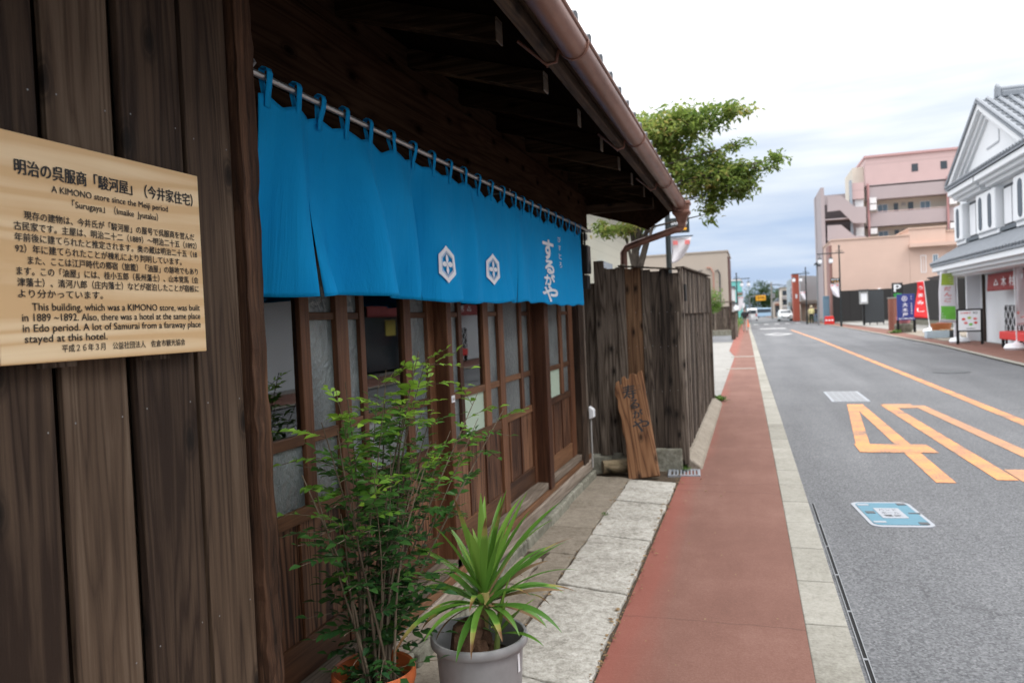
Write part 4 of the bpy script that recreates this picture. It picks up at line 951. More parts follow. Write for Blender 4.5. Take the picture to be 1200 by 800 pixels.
a.build('leaves', 'leaf_yucca', o, smooth=True)
for (az, el, L, bd) in ((20, 14, .30, .5), (48, 30, .30, .6), (-30, -5, .20, .8), (10, -8, .24, .7), (70, 40, .27, .3), (-150, -12, .22, 1.1), (100, 66, .2, .9)):
    strap(dry, (crown[0], crown[1], crown[2] - .04), R(az), R(el), L, .014, bd, ys_.random(), 1.2)
dry.build('dry_leaves', 'leaf_dry', o, smooth=True)
# timber offcut and stone by the grey pot
o = empty('wood_offcut', (-1.15, 2.62, .03)); tag(o, 'short weathered wooden offcut lying on the paving behind the two pots', 'wood block')
a = MB(); a.obox((-.14, -.03, 0), (.26, -.05, 0), (.015, .075, 0), (0, 0, .05)); a.build('block', 'sillY', o, bevel=.006)

# ================================================================== BOARD FENCES BESIDE THE SHOP
def boards(mb, p0, p1, z0f, z1f, n, th, normal, gap=.0006, jit=.02, rnds=None, stag=.008):
    p0, p1 = Vector((*p0, 0)), Vector((*p1, 0)); u = (p1 - p0); L = u.length; u.normalize(); nv = Vector((*normal, 0))
    for k in range(n):
        a0, a1 = L * k / n, L * (k + 1) / n - gap; t = (k + .5) / n
        z0 = z0f(t); z1 = z1f(t) + random.uniform(-jit, jit); o_ = p0 + u * a0 + nv * (random.uniform(-.003, .003) + (stag if k % 2 else 0))
        mb.obox((o_.x, o_.y, z0), u * (a1 - a0), nv * th, (0, 0, z1 - z0), rnds[k] if rnds else None)
def lid(mb, a, b, z0, z1, hw, th):
    a, b = Vector((*a, 0)), Vector((*b, 0)); u = b - a; s_ = Vector((-u.y, u.x, 0)).normalized() * hw
    mb.add([(a + s_ * k + Vector((0, 0, z0 + dz))) for k in (1, -1) for dz in (0, th)] + [(b + s_ * k + Vector((0, 0, z1 + dz))) for k in (1, -1) for dz in (0, th)], [(0, 2, 3, 1), (4, 5, 7, 6), (0, 1, 5, 4), (2, 6, 7, 3), (1, 3, 7, 5), (0, 4, 6, 2)], .4)
f1 = empty('board_fence', (-1.0, 7.3, .0)); tag(f1, 'dark grey and brown vertical board fence facing the camera behind the leaning plank', 'fence')
def local(mb, o, name, mat, **k):
    c = mb.build(name, mat, None, **k); c.parent = o; c.location = -Vector(o.location) if o.parent is None else (0, 0, 0); return c
a = MB(); boards(a, (-1.40, 7.27), (-1.14, 7.27), lambda t: .16, lambda t: 1.975, 3, .022, (0, 1), rnds=[.6, .95, .75])
boards(a, (-.985, 7.27), (-.64, 7.27), lambda t: .23, lambda t: 1.93 - .03 * t, 4, .022, (0, 1), rnds=[.35, .15, .05, .3]); local(a, f1, 'board_panel', 'fence', bevel=.002)
a = MB(); boards(a, (-1.14, 7.27), (-.985, 7.27), lambda t: .2, lambda t: 1.955, 2, .022, (0, 1), rnds=[.6, .8]); local(a, f1, 'board_panel', 'fence_brown', bevel=.002)
a = MB(); lid(a, (-1.2, 7.285), (-.62, 7.285), 1.975, 1.91, .035, .014); local(a, f1, 'cap_rail', 'fence')
for z in (.5, 1.5): a = MB(); a.box(-1.2, -.66, 7.295, 7.335, z, z + .06); local(a, f1, 'rail', 'fence')
a = MB(); a.box(-1.55, -.98, 7.28, 7.42, -.02, .205); a.box(-.97, -.66, 7.26, 7.42, -.02, .235); local(a, f1, 'footing', 'mossy', bevel=.02)
a = MB()
for z in (.78, 1.52, 1.2):
    for k in range(9): x = -1.27 + k * .074; a.add([(x + .003 * math.cos(q), 7.266, z + .003 * math.sin(q) + .01 * math.sin(k * 9)) for q in np.linspace(0, 6.28, 7)[:-1]], [(5, 4, 3, 2, 1, 0)])
local(a, f1, 'nail_head', 'covergrey')
f2 = empty('board_fence', (-1.45, 7.12, .0)); tag(f2, 'low group of grey weathered boards between the shop wall and the taller board fence', 'fence')
a = MB(); boards(a, (-1.57, 7.12), (-1.41, 7.12), lambda t: .2, lambda t: 1.80 + .02 * t, 2, .02, (0, 1), rnds=[.5, .62]); local(a, f2, 'board_panel', 'fence', bevel=.002)
a = MB(); a.box(-1.405, -1.31, 7.1, 7.13, .19, 2.03, .58); local(a, f2, 'tall_board', 'fence', bevel=.003)
a = MB(); a.box(-1.57, -1.32, 7.1, 7.22, -.02, .19); local(a, f2, 'footing', 'mossy', bevel=.02)
f3 = empty('board_fence', (-.63, 9.8, .0)); tag(f3, 'long grey board fence running along the red pavement away from the camera', 'fence')
a = MB(); boards(a, (-.632, 12.6), (-.632, 7.275), lambda t: .12, lambda t: 1.52, 40, .02, (-1, 0), jit=.004); local(a, f3, 'board_panel', 'fence', bevel=.002)
a = MB(); boards(a, (-.612, 12.3), (-.612, 7.6), lambda t: 1.5, lambda t: 2.05 - .12 * t, 32, .018, (-1, 0), jit=.006); local(a, f3, 'upper_panel', 'fence', bevel=.002)
a = MB(); lid(a, (-.625, 12.45), (-.625, 7.3), 2.07, 1.93, .04, .014); local(a, f3, 'cap_rail', 'fence')
for (q0, q1, zz, rr_) in ((7.272, 7.36, 1.93, .7), (12.5, 12.6, 2.05, .5)): a = MB(); a.box(-.645, -.60, q0, q1, .08, zz, rr_); local(a, f3, 'post', 'fence', bevel=.004)
a = MB(); a.box(-.608, -.588, 7.4, 7.56, 1.62, 1.78, .5); local(a, f3, 'peep_slot', 'black_gap')
a = MB()
a.prism([(-.66, 7.35, -.02), (-.47, 7.35, -.02), (-.50, 7.35, .05), (-.61, 7.35, .13), (-.66, 7.35, .13)], (0, 5.3, 0)); local(a, f3, 'footing', 'apron', bevel=.015)

# leaning name plank -------------------------------------------------
pl = empty('leaning_plank', (-.98, 6.86, .032)); tag(pl, 'brown live edge wooden plank with brushed black writing leaning on the board fence', 'plank sign')
lean = R(16); tilt = R(9.5)
Rm = Matrix.Rotation(-lean, 4, 'X') @ Matrix.Rotation(-tilt, 4, 'Y')
Rm = Matrix.Rotation(R(-2), 4, 'Z') @ Matrix.Rotation(-lean, 4, 'X') @ Matrix.Rotation(-tilt, 4, 'Y')
pl.rotation_euler = Rm.to_euler()
prof = [(-.135, 0), (.150, 0), (.149, .3), (.146, .6), (.142, .985), (.10, .972), (.085, .95), (.06, .975), (.02, .97), (.005, .925), (-.012, .925), (-.03, .965), (-.06, .95), (-.068, .885), (-.082, .885), (-.09, .93), (-.118, .915), (-.137, .86), (-.146, .80), (-.128, .74), (-.135, .66), (-.118, .56), (-.126, .44), (-.110, .36), (-.118, .24), (-.130, .1)]
a = MB(); a.prism([(x, 0, z) for x, z in prof], (0, .05, 0), .5); a.build('board', 'plank', pl, bevel=.008)
a = MB()
for ch, x, z, w, h in (('寿', .0, .80, .125, .135), ('る', .03, .68, .085, .085), ('が', .045, .585, .095, .075), ('や', .06, .475, .155, .12)):
    text_on(a, ch, (x - .005, -.0012, z), (1, 0, 0), (0, 0, 1), 1, fitbox=(w, h), bold=.0028)
for i, ch in enumerate('びす'): text_on(a, ch, (.09, -.0012, .845 - .035 * i), (1, 0, 0), (0, 0, 1), 1, fitbox=(.02, .022))
a.build('lettering', 'ink_brush', pl)
lg = empty('log_block', (-1.27, 7.06, .1)); tag(lg, 'short round log lying behind the foot of the leaning plank', 'log')
a = MB(); a.tube([(-.10, -.08, 0), (.14, .03, 0)], [.062, .066], 14); a.build('wood', 'log', lg, smooth=True)

# weeds
def weed(name, loc, n, size, label, seed):
    r = random.Random(seed); C, D, N, L, Wd, Rn = [], [], [], [], [], []
    for k in range(n):
        an = r.uniform(0, 6.28); e = r.uniform(.3, 1.3); C.append((r.gauss(0, size * .35), r.gauss(0, size * .35), 0)); D.append((math.cos(an) * math.cos(e), math.sin(an) * math.cos(e), math.sin(e)))
        N.append((-math.cos(an) * math.sin(e), -math.sin(an) * math.sin(e), math.cos(e))); l = size * r.uniform(.5, 1.1); L.append(l); Wd.append(l * .28); Rn.append(r.random())
    t = leaf_mesh(name, C, D, N, L, Wd, 'weed', Rn, None, droop=.25); t.location = loc; tag(t, label, 'weed')
weed('weed_tuft', (-.68, 7.31, .03), 60, .08, 'small green weed tuft against the wall base above the drain grating', 1)
weed('weed_tuft', (-.58, 13.0, .03), 160, .14, 'bright green weed tuft at the far end of the long board fence', 2)
weed('weed_tuft', (-1.09, 5.55, .03), 14, .035, 'tiny green weed in the paving joint between doorstep and granite slabs', 3)
# litter of dry leaves and grit along the slab edge
r = random.Random(9); C, D, N, L, Wd, Rn = [], [], [], [], [], []
for k in range(520):
    t = r.random()
    if r.random() < .6: x, y = -.66 + r.gauss(0, .018), r.uniform(2.4, 7)
    elif r.random() < .5: x, y = -1.09 + r.gauss(0, .014), r.uniform(2.4, 6.9)
    else: x, y = -.55 + abs(r.gauss(0, .25)), r.uniform(3, 14)
    an = r.uniform(0, 6.28); C.append((x, y, .036)); D.append((math.cos(an), math.sin(an), r.uniform(-.05, .15))); N.append((r.uniform(-.2, .2), r.uniform(-.2, .2), 1)); l = r.uniform(.006, .02) if k % 9 else .03; L.append(l); Wd.append(l * .6); Rn.append(r.random())
tag(leaf_mesh('leaf_litter', C, D, N, L, Wd, 'leaf_dry', Rn), 'dry brown leaf bits and grit lying along the paving joints', 'litter', kind='stuff')

# ================================================================== TREES AND SHRUBS
def tree(name, loc, height, blobs, leafn, leafl, mat, label, group=None, trunk_r=.12, seed=1, limbs=True, shade=.0, trunk_to=None, cat='tree'):
    """tapered trunk, a limb to every foliage mass, leaves spread through each mass's volume.
    blobs: (x, y, z, rx, ry, rz) relative to the foot"""
    r = random.Random(seed); g = np.random.default_rng(seed)
    o = empty(name, loc); tag(o, label, cat, group)
    tz = trunk_to if trunk_to else (0, 0, height * .55)
    a = MB(); P_ = [Vector((0, 0, -.05)), Vector((tz[0] * .25 + .05, tz[1] * .2, tz[2] * .35)), Vector((tz[0] * .6, tz[1] * .6, tz[2] * .7)), Vector(tz)]
    a.tube(P_, [trunk_r, trunk_r * .85, trunk_r * .7, trunk_r * .5], 10)
    if limbs:
        for b in blobs:
            e = Vector(b[:3]); s_ = P_[2].lerp(P_[3], r.random()); m_ = Vector((s_.x * .72 + e.x * .28, s_.y * .6 + e.y * .4, max(s_.z, e.z * .97)))
            a.tube([s_, m_, e], [trunk_r * .30, trunk_r * .16, trunk_r * .05], 6)
            for q in range(5):
                d_ = Vector((r.gauss(0, 1) * b[3], r.gauss(0, 1) * b[4], r.gauss(0, .8) * b[5])) * .42; a.tube([e - d_ * .1, e + d_ * .5, e + d_], [trunk_r * .08, trunk_r * .05, trunk_r * .015], 4)
    a.build('trunk', 'bark', o, smooth=True)
    vol = np.array([b[3] * b[4] * b[5] for b in blobs]) ** .8; cnt = (leafn * vol / vol.sum()).astype(int)
    C = []; K = []
    for b, c in zip(blobs, cnt):
        # sub-clumps inside every mass so that gaps show between them
        ns = max(5, int(c / 90)); cen = g.normal(size=(ns, 3)); cen /= np.linalg.norm(cen, axis=1)[:, None]; cen *= (g.random(ns) ** .45)[:, None]
        cen = cen * np.array(b[3:]) + np.array(b[:3]); ki = g.integers(0, ns, c)
        sp = np.array(b[3:]) * .34
        pts = cen[ki] + g.normal(size=(c, 3)) * sp * np.array([1, 1, .75]); C.append(pts); K.append(g.random(ns)[ki])
    C = np.concatenate(C); K = np.concatenate(K); n = len(C)
    D = g.normal(size=(n, 3)); D[:, 2] = D[:, 2] * .5 - .25; N = g.normal(size=(n, 3)) * .6; N[:, 2] += 1
    L = leafl * g.uniform(.6, 1.3, n); rn = np.clip(.12 + .55 * K + g.normal(0, .14, n), 0, 1)
    leaf_mesh('crown', C, D, N, L, L * .45, mat, rn, o, droop=.15)
    return o
tp = (-1.45, 9.5, 0)
def rel(px, py, Y, rx, ry, rz): p = at(px, py, Y); return (p.x - tp[0], p.y - tp[1], p.z, rx, ry, rz)
bl = [rel(775, 165, 9.5, .35, .5, .25), rel(800, 150, 9.4, .32, .4, .2), rel(835, 140, 9.2, .26, .3, .16), rel(860, 128, 9.0, .17, .2, .10), rel(780, 195, 9.7, .3, .5, .25), rel(815, 205, 9.5, .36, .5, .2), rel(850, 205, 9.2, .3, .35, .17), rel(885, 196, 9.0, .24, .25, .14), rel(905, 187, 8.9, .13, .15, .10), rel(835, 228, 9.3, .28, .3, .14), rel(832, 250, 9.2, .13, .15, .11), rel(872, 218, 9.1, .2, .25, .12), rel(860, 170, 9.0, .14, .15, .07),
      rel(730, 268, 9.6, .28, .3, .12), rel(706, 270, 9.8, .14, .2, .12), rel(745, 215, 10, .4, .5, .35), rel(762, 150, 9.6, .22, .3, .18), rel(790, 140, 9.4, .26, .3, .12), rel(835, 185, 9.3, .2, .2, .10)]
tree('garden_tree', tp, 4, bl, 15000, .066, 'leaf_tree', 'leafy tree with reddish new leaves rising over the tiled eave and leaning over the pavement', trunk_r=.085, seed=3, trunk_to=(.12, 0, 2.5))
tree('green_shrub', (-2.35, 42, 0), 3, [(.25, 0, 2.2, .55, .6, .6), (-.3, 0, 2.6, .5, .5, .5), (.55, -.2, 1.8, .4, .5, .35), (-.9, 0, 2.6, .6, .5, .55)], 2600, .13, 'leaf_light', 'bright green bush over the low roofed board fence by the beige building', trunk_r=.07, seed=4, cat='shrub')
tree('street_tree', (2.9, 185, -.5), 9, [(-1.5, 0, 5, 2.6, 2.5, 2.4), (1, 0, 4.6, 2.4, 2.5, 2.2), (-.3, 0, 7, 1.8, 2, 1.5), (2.6, 0, 3.6, 1.8, 2, 1.7)], 5200, .40, 'leaf_far', 'round green tree at the far end of the street below the yellow sign', trunk_r=.35, seed=5)
tree('street_tree', (8.3, 196, -.5), 8, [(-1.6, 0, 4.6, 2.4, 2.4, 2.0), (1.2, 0, 4.2, 2.3, 2.4, 1.9), (0, 0, 6.0, 1.6, 1.8, 1.2)], 4600, .40, 'leaf_far', 'green tree behind the utility pole at the far end of the street', trunk_r=.3, seed=6)
o = tree('distant_wood', (0, 230, -1), 6, [(x, 0, 2.8 + 1.0 * math.sin(x), 4.5, 3, 2.6) for x in range(-60, 75, 6)], 9000, .7, 'leaf_far', 'distant green treetops closing the end of the street', trunk_r=.4, seed=8, limbs=False, cat='trees'); o['kind'] = 'stuff'
tree('roadside_shrub', (6.1, 84, 0), 1.2, [(0, 0, .5, .7, .8, .5)], 500, .12, 'leaf_light', 'small green shrub at the foot of the red pillar', trunk_r=.05, seed=9, cat='shrub')
tree('roadside_shrub', (-.9, 52.5, 0), 1.4, [(0, 0, .7, .3, 1.2, .6)], 500, .12, 'leaf_light', 'narrow green shrub behind the wooden posts beside the near pavement', trunk_r=.04, seed=10, cat='shrub')

# ================================================================== BUILDINGS ON THE LEFT
def siding(name, c, pitch, axis='Z', dark=.75, rough=.7):
    s = NT(name); co = s.coord(); sep = s.node('ShaderNodeSeparateXYZ', {0: co})
    z = sep.outputs[{'X': 0, 'Y': 1, 'Z': 2}[axis]]
    fr = s.math('FRACT', s.math('DIVIDE', z, pitch)); k = s.ramp(fr, [(.0, (0, 0, 0)), (.09, (1, 1, 1))])
    n = s.noise(co, .7, 6, .6); cc = s.mix(n, tuple(x * .9 for x in c), tuple(min(1, x * 1.08) for x in c))
    s.base(s.mix(k, tuple(x * dark for x in c), cc)); s.rough(rough); s.spec(.2); s.bump(fr, .5, .02); return s.m
M['beige_wall'] = plain('beige_render', (.40, .345, .29), .85, 0, .07, .6)
M['cream_siding'] = siding('cream_siding', (.52, .51, .43), .16, 'Z')
M['pale_soffit'] = plain('pale_green_soffit', (.50, .53, .46), .7, 0, .05)
M['turq'] = plain('turquoise_wall', (.16, .50, .47), .7, 0, .06, .5)
M['white_wall'] = plain('white_render', (.66, .67, .68), .75, 0, .05, .7)
M['kura_tile'] = plain('pale_grey_tile', (.20, .22, .245), .5, 0, .25, 5, .1)
M['kura'] = plain('white_plaster', (.76, .785, .81), .7, 0, .03, .7)
M['pink_wall'] = siding('pink_wall', (.52, .39, .385), 2.7, 'Z', .85)
M['mauve'] = plain('mauve_grey_wall', (.36, .315, .325), .8, 0, .07, .5)
M['cream'] = plain('cream_wall', (.62, .57, .49), .8, 0, .05, .6)
M['peach'] = siding('peach_wall', (.60, .435, .36), .9, 'Z', .96)
M['greysid'] = siding('pale_grey_metal_siding', (.42, .43, .45), .45, 'X', .88)
M['blackfence'] = siding('black_panel_fence', (.028, .027, .027), .9, 'X', .6)
M['blackfenceY'] = siding('black_panel_fence_side', (.030, .029, .029), 1.1, 'Y', .6)
M['redtile'] = plain('red_brick_tile', (.40, .095, .06), .7, 0, .12, 3)
M['brick'] = siding('brown_brick', (.27, .115, .085), .12, 'Z', .8)
M['greyblue'] = plain('grey_blue_roof', (.10, .12, .14), .6, 0, .1)
M['car_white'] = plain('white_car_paint', (.74, .75, .76), .25, 0, .02, 1, 0, .6)
M['car_blue'] = plain('pale_blue_paint', (.38, .55, .72), .3, 0, .04, 1, 0, .6)
M['tyre'] = plain('tyre_rubber', (.02, .02, .02), .8)
M['chrome'] = plain('headlight_lens', (.6, .62, .64), .15, .3)
M['redplastic'] = plain('red_plastic', (.62, .035, .03), .45, 0, .08, 3)
M['taillight'] = plain('tail_lamp_red', (.45, .02, .02), .3)
M['flagred'] = plain('red_flag_cloth', (.66, .03, .035), .8, 0, .06, 4)
M['flagwhite'] = plain('white_flag_cloth', (.72, .70, .74), .85, 0, .05, 4)
M['flaggreen'] = plain('green_flag_print', (.16, .50, .07), .8, 0, .25, 5)
M['flagolive'] = plain('olive_flag_print', (.33, .45, .06), .8, 0, .2, 5)
M['printred'] = plain('red_print', (.62, .06, .05), .8)
M['printpink'] = plain('pink_print', (.70, .20, .20), .8)
M['navy'] = plain('navy_sign_paint', (.028, .045, .20), .5, 0, .06, 2)
M['yellow'] = plain('yellow_orange_sign', (.80, .38, .02), .5, 0, .05)
M['oldrose'] = siding('striped_rose_cloth', (.34, .085, .085), .14, 'Y', .72)
M['green_led'] = plain('green_display', (.05, .42, .08), .4)

def bld(name, label, loc, rz=0.0): o = empty(name, loc, rz); tag(o, label, 'building'); return o
def window(parent, x0, x1, y, z0, z1, mat='winglass', frame='white', fr=.06, label=None):
    """window in a wall that faces -Y (local), its face at y"""
    a = MB(); a.box(x0 - fr, x1 + fr, y - .05, y - .003, z0 - fr, z0); a.box(x0 - fr, x1 + fr, y - .05, y - .003, z1, z1 + fr); a.box(x0 - fr, x0, y - .05, y - .003, z0, z1); a.box(x1, x1 + fr, y - .05, y - .003, z0, z1); a.box((x0 + x1) / 2 - fr / 3, (x0 + x1) / 2 + fr / 3, y - .04, y - .003, z0, z1)
    w = a.build('window', frame, parent); g = MB(); g.quad((x0, y - .018, z0), (x1, y - .018, z0), (x1, y - .018, z1), (x0, y - .018, z1)); g.build('pane', mat, w)
# house with siding right behind the board fence
h = bld('sided_house', 'cream house with horizontal siding and pale eaves just behind the board fence', (-4.3, 14, 0))
a = MB(); a.box(-3, 2.0, -2.9, 2.6, 0, 3.55); a.build('wall', 'cream_siding', h)
a = MB(); a.prism([(-3.4, 0, 3.55), (2.38, 0, 3.55), (2.38, 0, 3.66), (-.5, 0, 5.2), (-3.4, 0, 3.75)], (0, 6.1, 0)); q = a.build('roof', 'pale_soffit', h); q.location.y = -3.3
a = MB(); a.box(2.38, 2.43, -3.35, 2.85, 3.53, 3.72); a.build('fascia', 'white', h)
a = MB(); a.box(2.0, 2.06, -2.0, -1.0, 1.2, 2.4); a.build('window', 'blueglass', h)
# beige block
h = bld('beige_building', 'plain beige two storey building with rust stained pipes on its blank side wall', (-5.2, 62, 0))
p1 = at(852, 293, 62); zt = p1.z
a = MB(); a.box(-6.5, 5.2 + p1.x, 0, 9, 0, zt - .12); a.build('wall', 'beige_wall', h)
a = MB(); a.box(-6.6, 5.2 + p1.x + .08, -.06, 9.1, zt - .12, zt); a.build('parapet', plain('beige_parapet', (.36, .31, .26), .8), h)
a = MB(); xr = 5.2 + p1.x
a.tube([(xr - 1.1, -.08, .3), (xr - 1.1, -.08, 4.6), (xr - 1.3, -.08, 5.0), (xr - 1.6, -.1, 5.05)], .06, 6); a.build('rust_pipe', plain('rusty_pink_pipe', (.40, .22, .17), .7), h)
a = MB(); a.tube([(xr - .62, -.08, .3), (xr - .62, -.08, 4.5), (xr - .75, -.12, 4.8), (xr - .95, -.12, 4.7)], .05, 6); a.tube([(xr - 2.6, -.06, 4.75), (xr - 1.9, -.06, 4.85)], .03, 5); a.build('conduit', 'darkiron', h)
a = MB(); a.box(xr - .02, xr + .1, .2, 6, 0, zt - .5); a.build('side_pipe', plain('dark_brown_pipe', (.10, .05, .045), .7), h)
window(h, -2.4 + .9, -1.15 + .9, 0, 2.9, 4.0, 'blueglass')
# low roofed board fence across the side street
lf = empty('roofed_fence', (-2.3, 50.5, 0)); tag(lf, 'low dark board fence with open rail under a cap roof across the side street', 'fence')
a = MB(); a.box(-6, 1.0, -.02, .04, .35, 1.75, .4); a.build('board_panel', 'fence', lf)
a = MB(); a.box(-6.1, 1.35, -.25, .25, 2.08, 2.16); a.build('cap_roof', 'fence', lf)
a = MB(); a.box(-6, 1.1, -.03, .05, 1.75, 1.84); a.build('rail', 'fence', lf)
for k in range(8):
    b = MB(); x = -5.9 + k * .99; b.box(x, x + .1, -.06, .08, 0, 2.08); b.build('post', 'fence', lf)
a = MB(); a.box(-6, 1.15, -.12, .12, -.02, .33); a.build('footing', 'mossy', lf)
for k, (x, y, hh, lb) in enumerate(((-.92, 42.0, 1.40, 'nearer of two weathered wooden posts beside the near pavement'), (-.85, 45.5, 1.45, 'farther of two weathered wooden posts beside the near pavement'))):
    o = empty('wooden_post', (x, y, 0)); tag(o, lb, 'post'); a = MB(); a.box(-.11, .11, -.11, .11, -.02, hh); a.build('shaft', 'fence', o, bevel=.02); a = MB(); a.prism([(-.15, -.15, hh), (.15, -.15, hh), (0, -.15, hh + .1)], (0, .3, 0)); a.build('cap', 'fence', o)
h = bld('turquoise_building', 'turquoise flat fronted building behind the left street lamp', (-4, 92, 0))
p1 = at(868, 329, 92); a = MB(); a.box(-6, 4 + p1.x, 0, 12, 0, p1.z); a.build('wall', 'turq', h); a = MB(); a.box(-6.1, 4.1 + p1.x, -.1, 12, p1.z, p1.z + .2); a.build('parapet', 'white_wall', h); window(h, .2, 1.6, 0, 3.2, 4.4)
h = bld('small_white_house', 'small white house in front of the turquoise building', (-3.2, 80, 0))
p1 = at(860, 337, 80); a = MB(); a.box(-2.5, 3.2 + p1.x, 0, 7, 0, p1.z); a.build('wall', 'white_wall', h); a = MB(); a.box(-2.6, 3.3 + p1.x, -.12, 7.1, p1.z, p1.z + .16); a.build('roof', 'greyblue', h); window(h, -.6, .4, 0, 1.4, 2.6)
h = bld('dark_roofed_house', 'low house with a dark sloping roof beside the left street lamp', (-3.0, 74, 0))
a = MB(); a.box(-2, 1.5, 0, 4, 0, 2.3); a.build('wall', 'white_wall', h); a = MB(); a.prism([(-2.3, -.3, 2.2), (1.75, -.3, 2.2), (1.75, -.3, 2.32), (-.3, -.3, 3.4), (-2.3, -.3, 2.4)], (0, 4.6, 0)); a.build('roof', 'greyblue', h)

# ================================================================== STREET LAMPS, POLES, SIGNS
def lamp_base(o, hgt, arm, side):
    """dark post, cross arm with two hanging white lanterns; side = +1 arm over +x"""
    a = MB(); a.tube([(0, 0, 0), (0, 0, 1.1), (0, 0, 1.12), (0, 0, hgt)], [.085, .08, .062, .05], 10); a.build('post', 'lampgreen', o, smooth=True)
    a = MB(); a.tube([(-.35 * side, 0, hgt - .45), (arm * side, 0, hgt - .45)], .04, 8); a.tube([(-.25 * side, 0, hgt - .30), (.25 * side, 0, hgt - .30)], .02, 6); a.build('cross_arm', 'lampgreen', o)
    a = MB(); a.blob((0, 0, hgt + .06), .07, .07, .09, 2, 8, 0); a.build('finial', 'lampgreen', o)
    for f in (.38, .88):
        b = MB(); x = arm * f * side; b.tube([(x, 0, hgt - .45), (x, 0, hgt - .78)], .015, 6); b.lathe([(.02, hgt - .72), (.16, hgt - .84), (.15, hgt - .86)], (x, 0, 0), 10); L_ = b.build('lantern', 'lampgreen', o)
        b = MB(); b.lathe([(.135, hgt - .85), (.15, hgt - 1.12), (.10, hgt - 1.2), (0, hgt - 1.2)], (x, 0, 0), 10); b.build('lantern_glass', 'white', L_)
def lamp_extras(o, zs, side, zb0, zb1, w=.52, wind=.25, textc='yellow', sign=True):
    if sign:
        a = MB(); a.box(.03 * side, (.03 + w) * side, -.03, .03, zs, zs + .32) if side > 0 else a.box(-(.03 + w), -.03, -.03, .03, zs, zs + .32); sp = a.build('street_plate', 'lampgreen', o, bevel=.01)
        t = MB(); cx = (.03 + w / 2) * side; text_on(t, '新町通', (cx, -.0325, zs + .215), (1, 0, 0), (0, 0, 1), 1, fitbox=(w * .82, .09), off=.02); t.build('plate_lettering', 'white', sp)
        t = MB()
        for k in (-1, 0, 1): t.lathe([(0, 0), (.05, 0)], (0, 0, 0), 10) if False else t.add([(cx + k * w * .29 + .04 * math.cos(q), -.0325, zs + .085 + .036 * math.sin(q)) for q in np.linspace(0, 6.28, 13)[:-1]], [tuple(range(12))], .5)
        t.build('plate_dots', textc, sp)
    # banner: cloth hung from a short arm, blown to one side at the foot
    a = MB(); vs = []; fs = []; nx, nz = 8, 14
    for j in range(nz + 1):
        t = j / nz
        for i in range(nx + 1):
            s_ = i / nx; x = (.06 + s_ * w * (1 - .35 * t * t)) * side; vs.append((x, .05 * math.sin(4 * t + 3 * s_) + wind * t * t * s_, zb1 + (zb0 - zb1) * t + .22 * t * s_ * s_))
    for j in range(nz):
        for i in range(nx): fs.append((j * (nx + 1) + i, (j + 1) * (nx + 1) + i, (j + 1) * (nx + 1) + i + 1, j * (nx + 1) + i + 1))
    a.add(vs, fs, .5); bn = a.build('banner', 'flagwhite', o, smooth=True); so = bn.modifiers.new('thick', 'SOLIDIFY'); so.thickness = .004
    a = MB(); a.tube([(0, 0, zb1 + .015), ((w + .1) * side, 0, zb1 + .015)], .012, 6); a.build('banner_arm', 'lampgreen', o)
    a = MB()
    for s0 in (.1, .68): a.quad(((.06 + s0 * w) * side, -.03, zb1 - .16), ((.06 + (s0 + .24) * w) * side, -.03, zb1 - .16), ((.06 + (s0 + .24) * w) * side, -.03, zb1 - .07), ((.06 + s0 * w) * side, -.03, zb1 - .07))
    a.build('banner_print', 'printpink', bn)
GL = 'street lamps with hanging lanterns'
o = empty('street_lamp', (-1.63, 16.5, 0)); tag(o, 'nearest dark street lamp with street plate and white banner behind the board fence', 'street lamp', GL)
lamp_base(o, 5.2, 1.25, 1); lamp_extras(o, 3.21, 1, 2.58, 3.12, .42, .3)
o = empty('street_lamp', (gnd(866, 382).x, 75, 0)); tag(o, 'far left street lamp standing in front of the turquoise building with two banners', 'street lamp', GL)
lamp_base(o, 5.0, 1.2, 1); lamp_extras(o, 3.0, 1, 1.5, 2.9, .5, .1)
pr = at(986, 382, 62)
o = empty('street_lamp', (pr.x, 62, 0)); tag(o, 'street lamp with white lanterns and banner in front of the peach wall', 'street lamp', GL)
lamp_base(o, 6.0, 1.55, -1); lamp_extras(o, 3.35, -1, 2.2, 3.25, .62, .1)
pr = at(946, 382, 76)
o = empty('street_lamp', (pr.x, 76, 0)); tag(o, 'farthest right street lamp beside the two walking people', 'street lamp', GL)
lamp_base(o, 5.2, 1.2, -1); lamp_extras(o, 3.2, -1, 2.3, 3.1, .45, .1, sign=False)
pr = at(959.5, 382, 70)
o = empty('lamp_pole', (pr.x, 70, 0)); tag(o, 'thin grey pole with two floodlights near the grey stair tower', 'lamp pole')
a = MB(); a.tube([(0, 0, 0), (0, 0, 5.4)], [.08, .06], 8); a.build('pole', 'iron', o, smooth=True)
for sx in (-1, 1):
    b = MB(); b.obox((sx * .12 - .12, -.2, 5.0 + .1), (.26, 0, -.12 * sx), (0, .25, 0), (.05, 0, .2)); b.build('floodlight', 'darkiron', o)
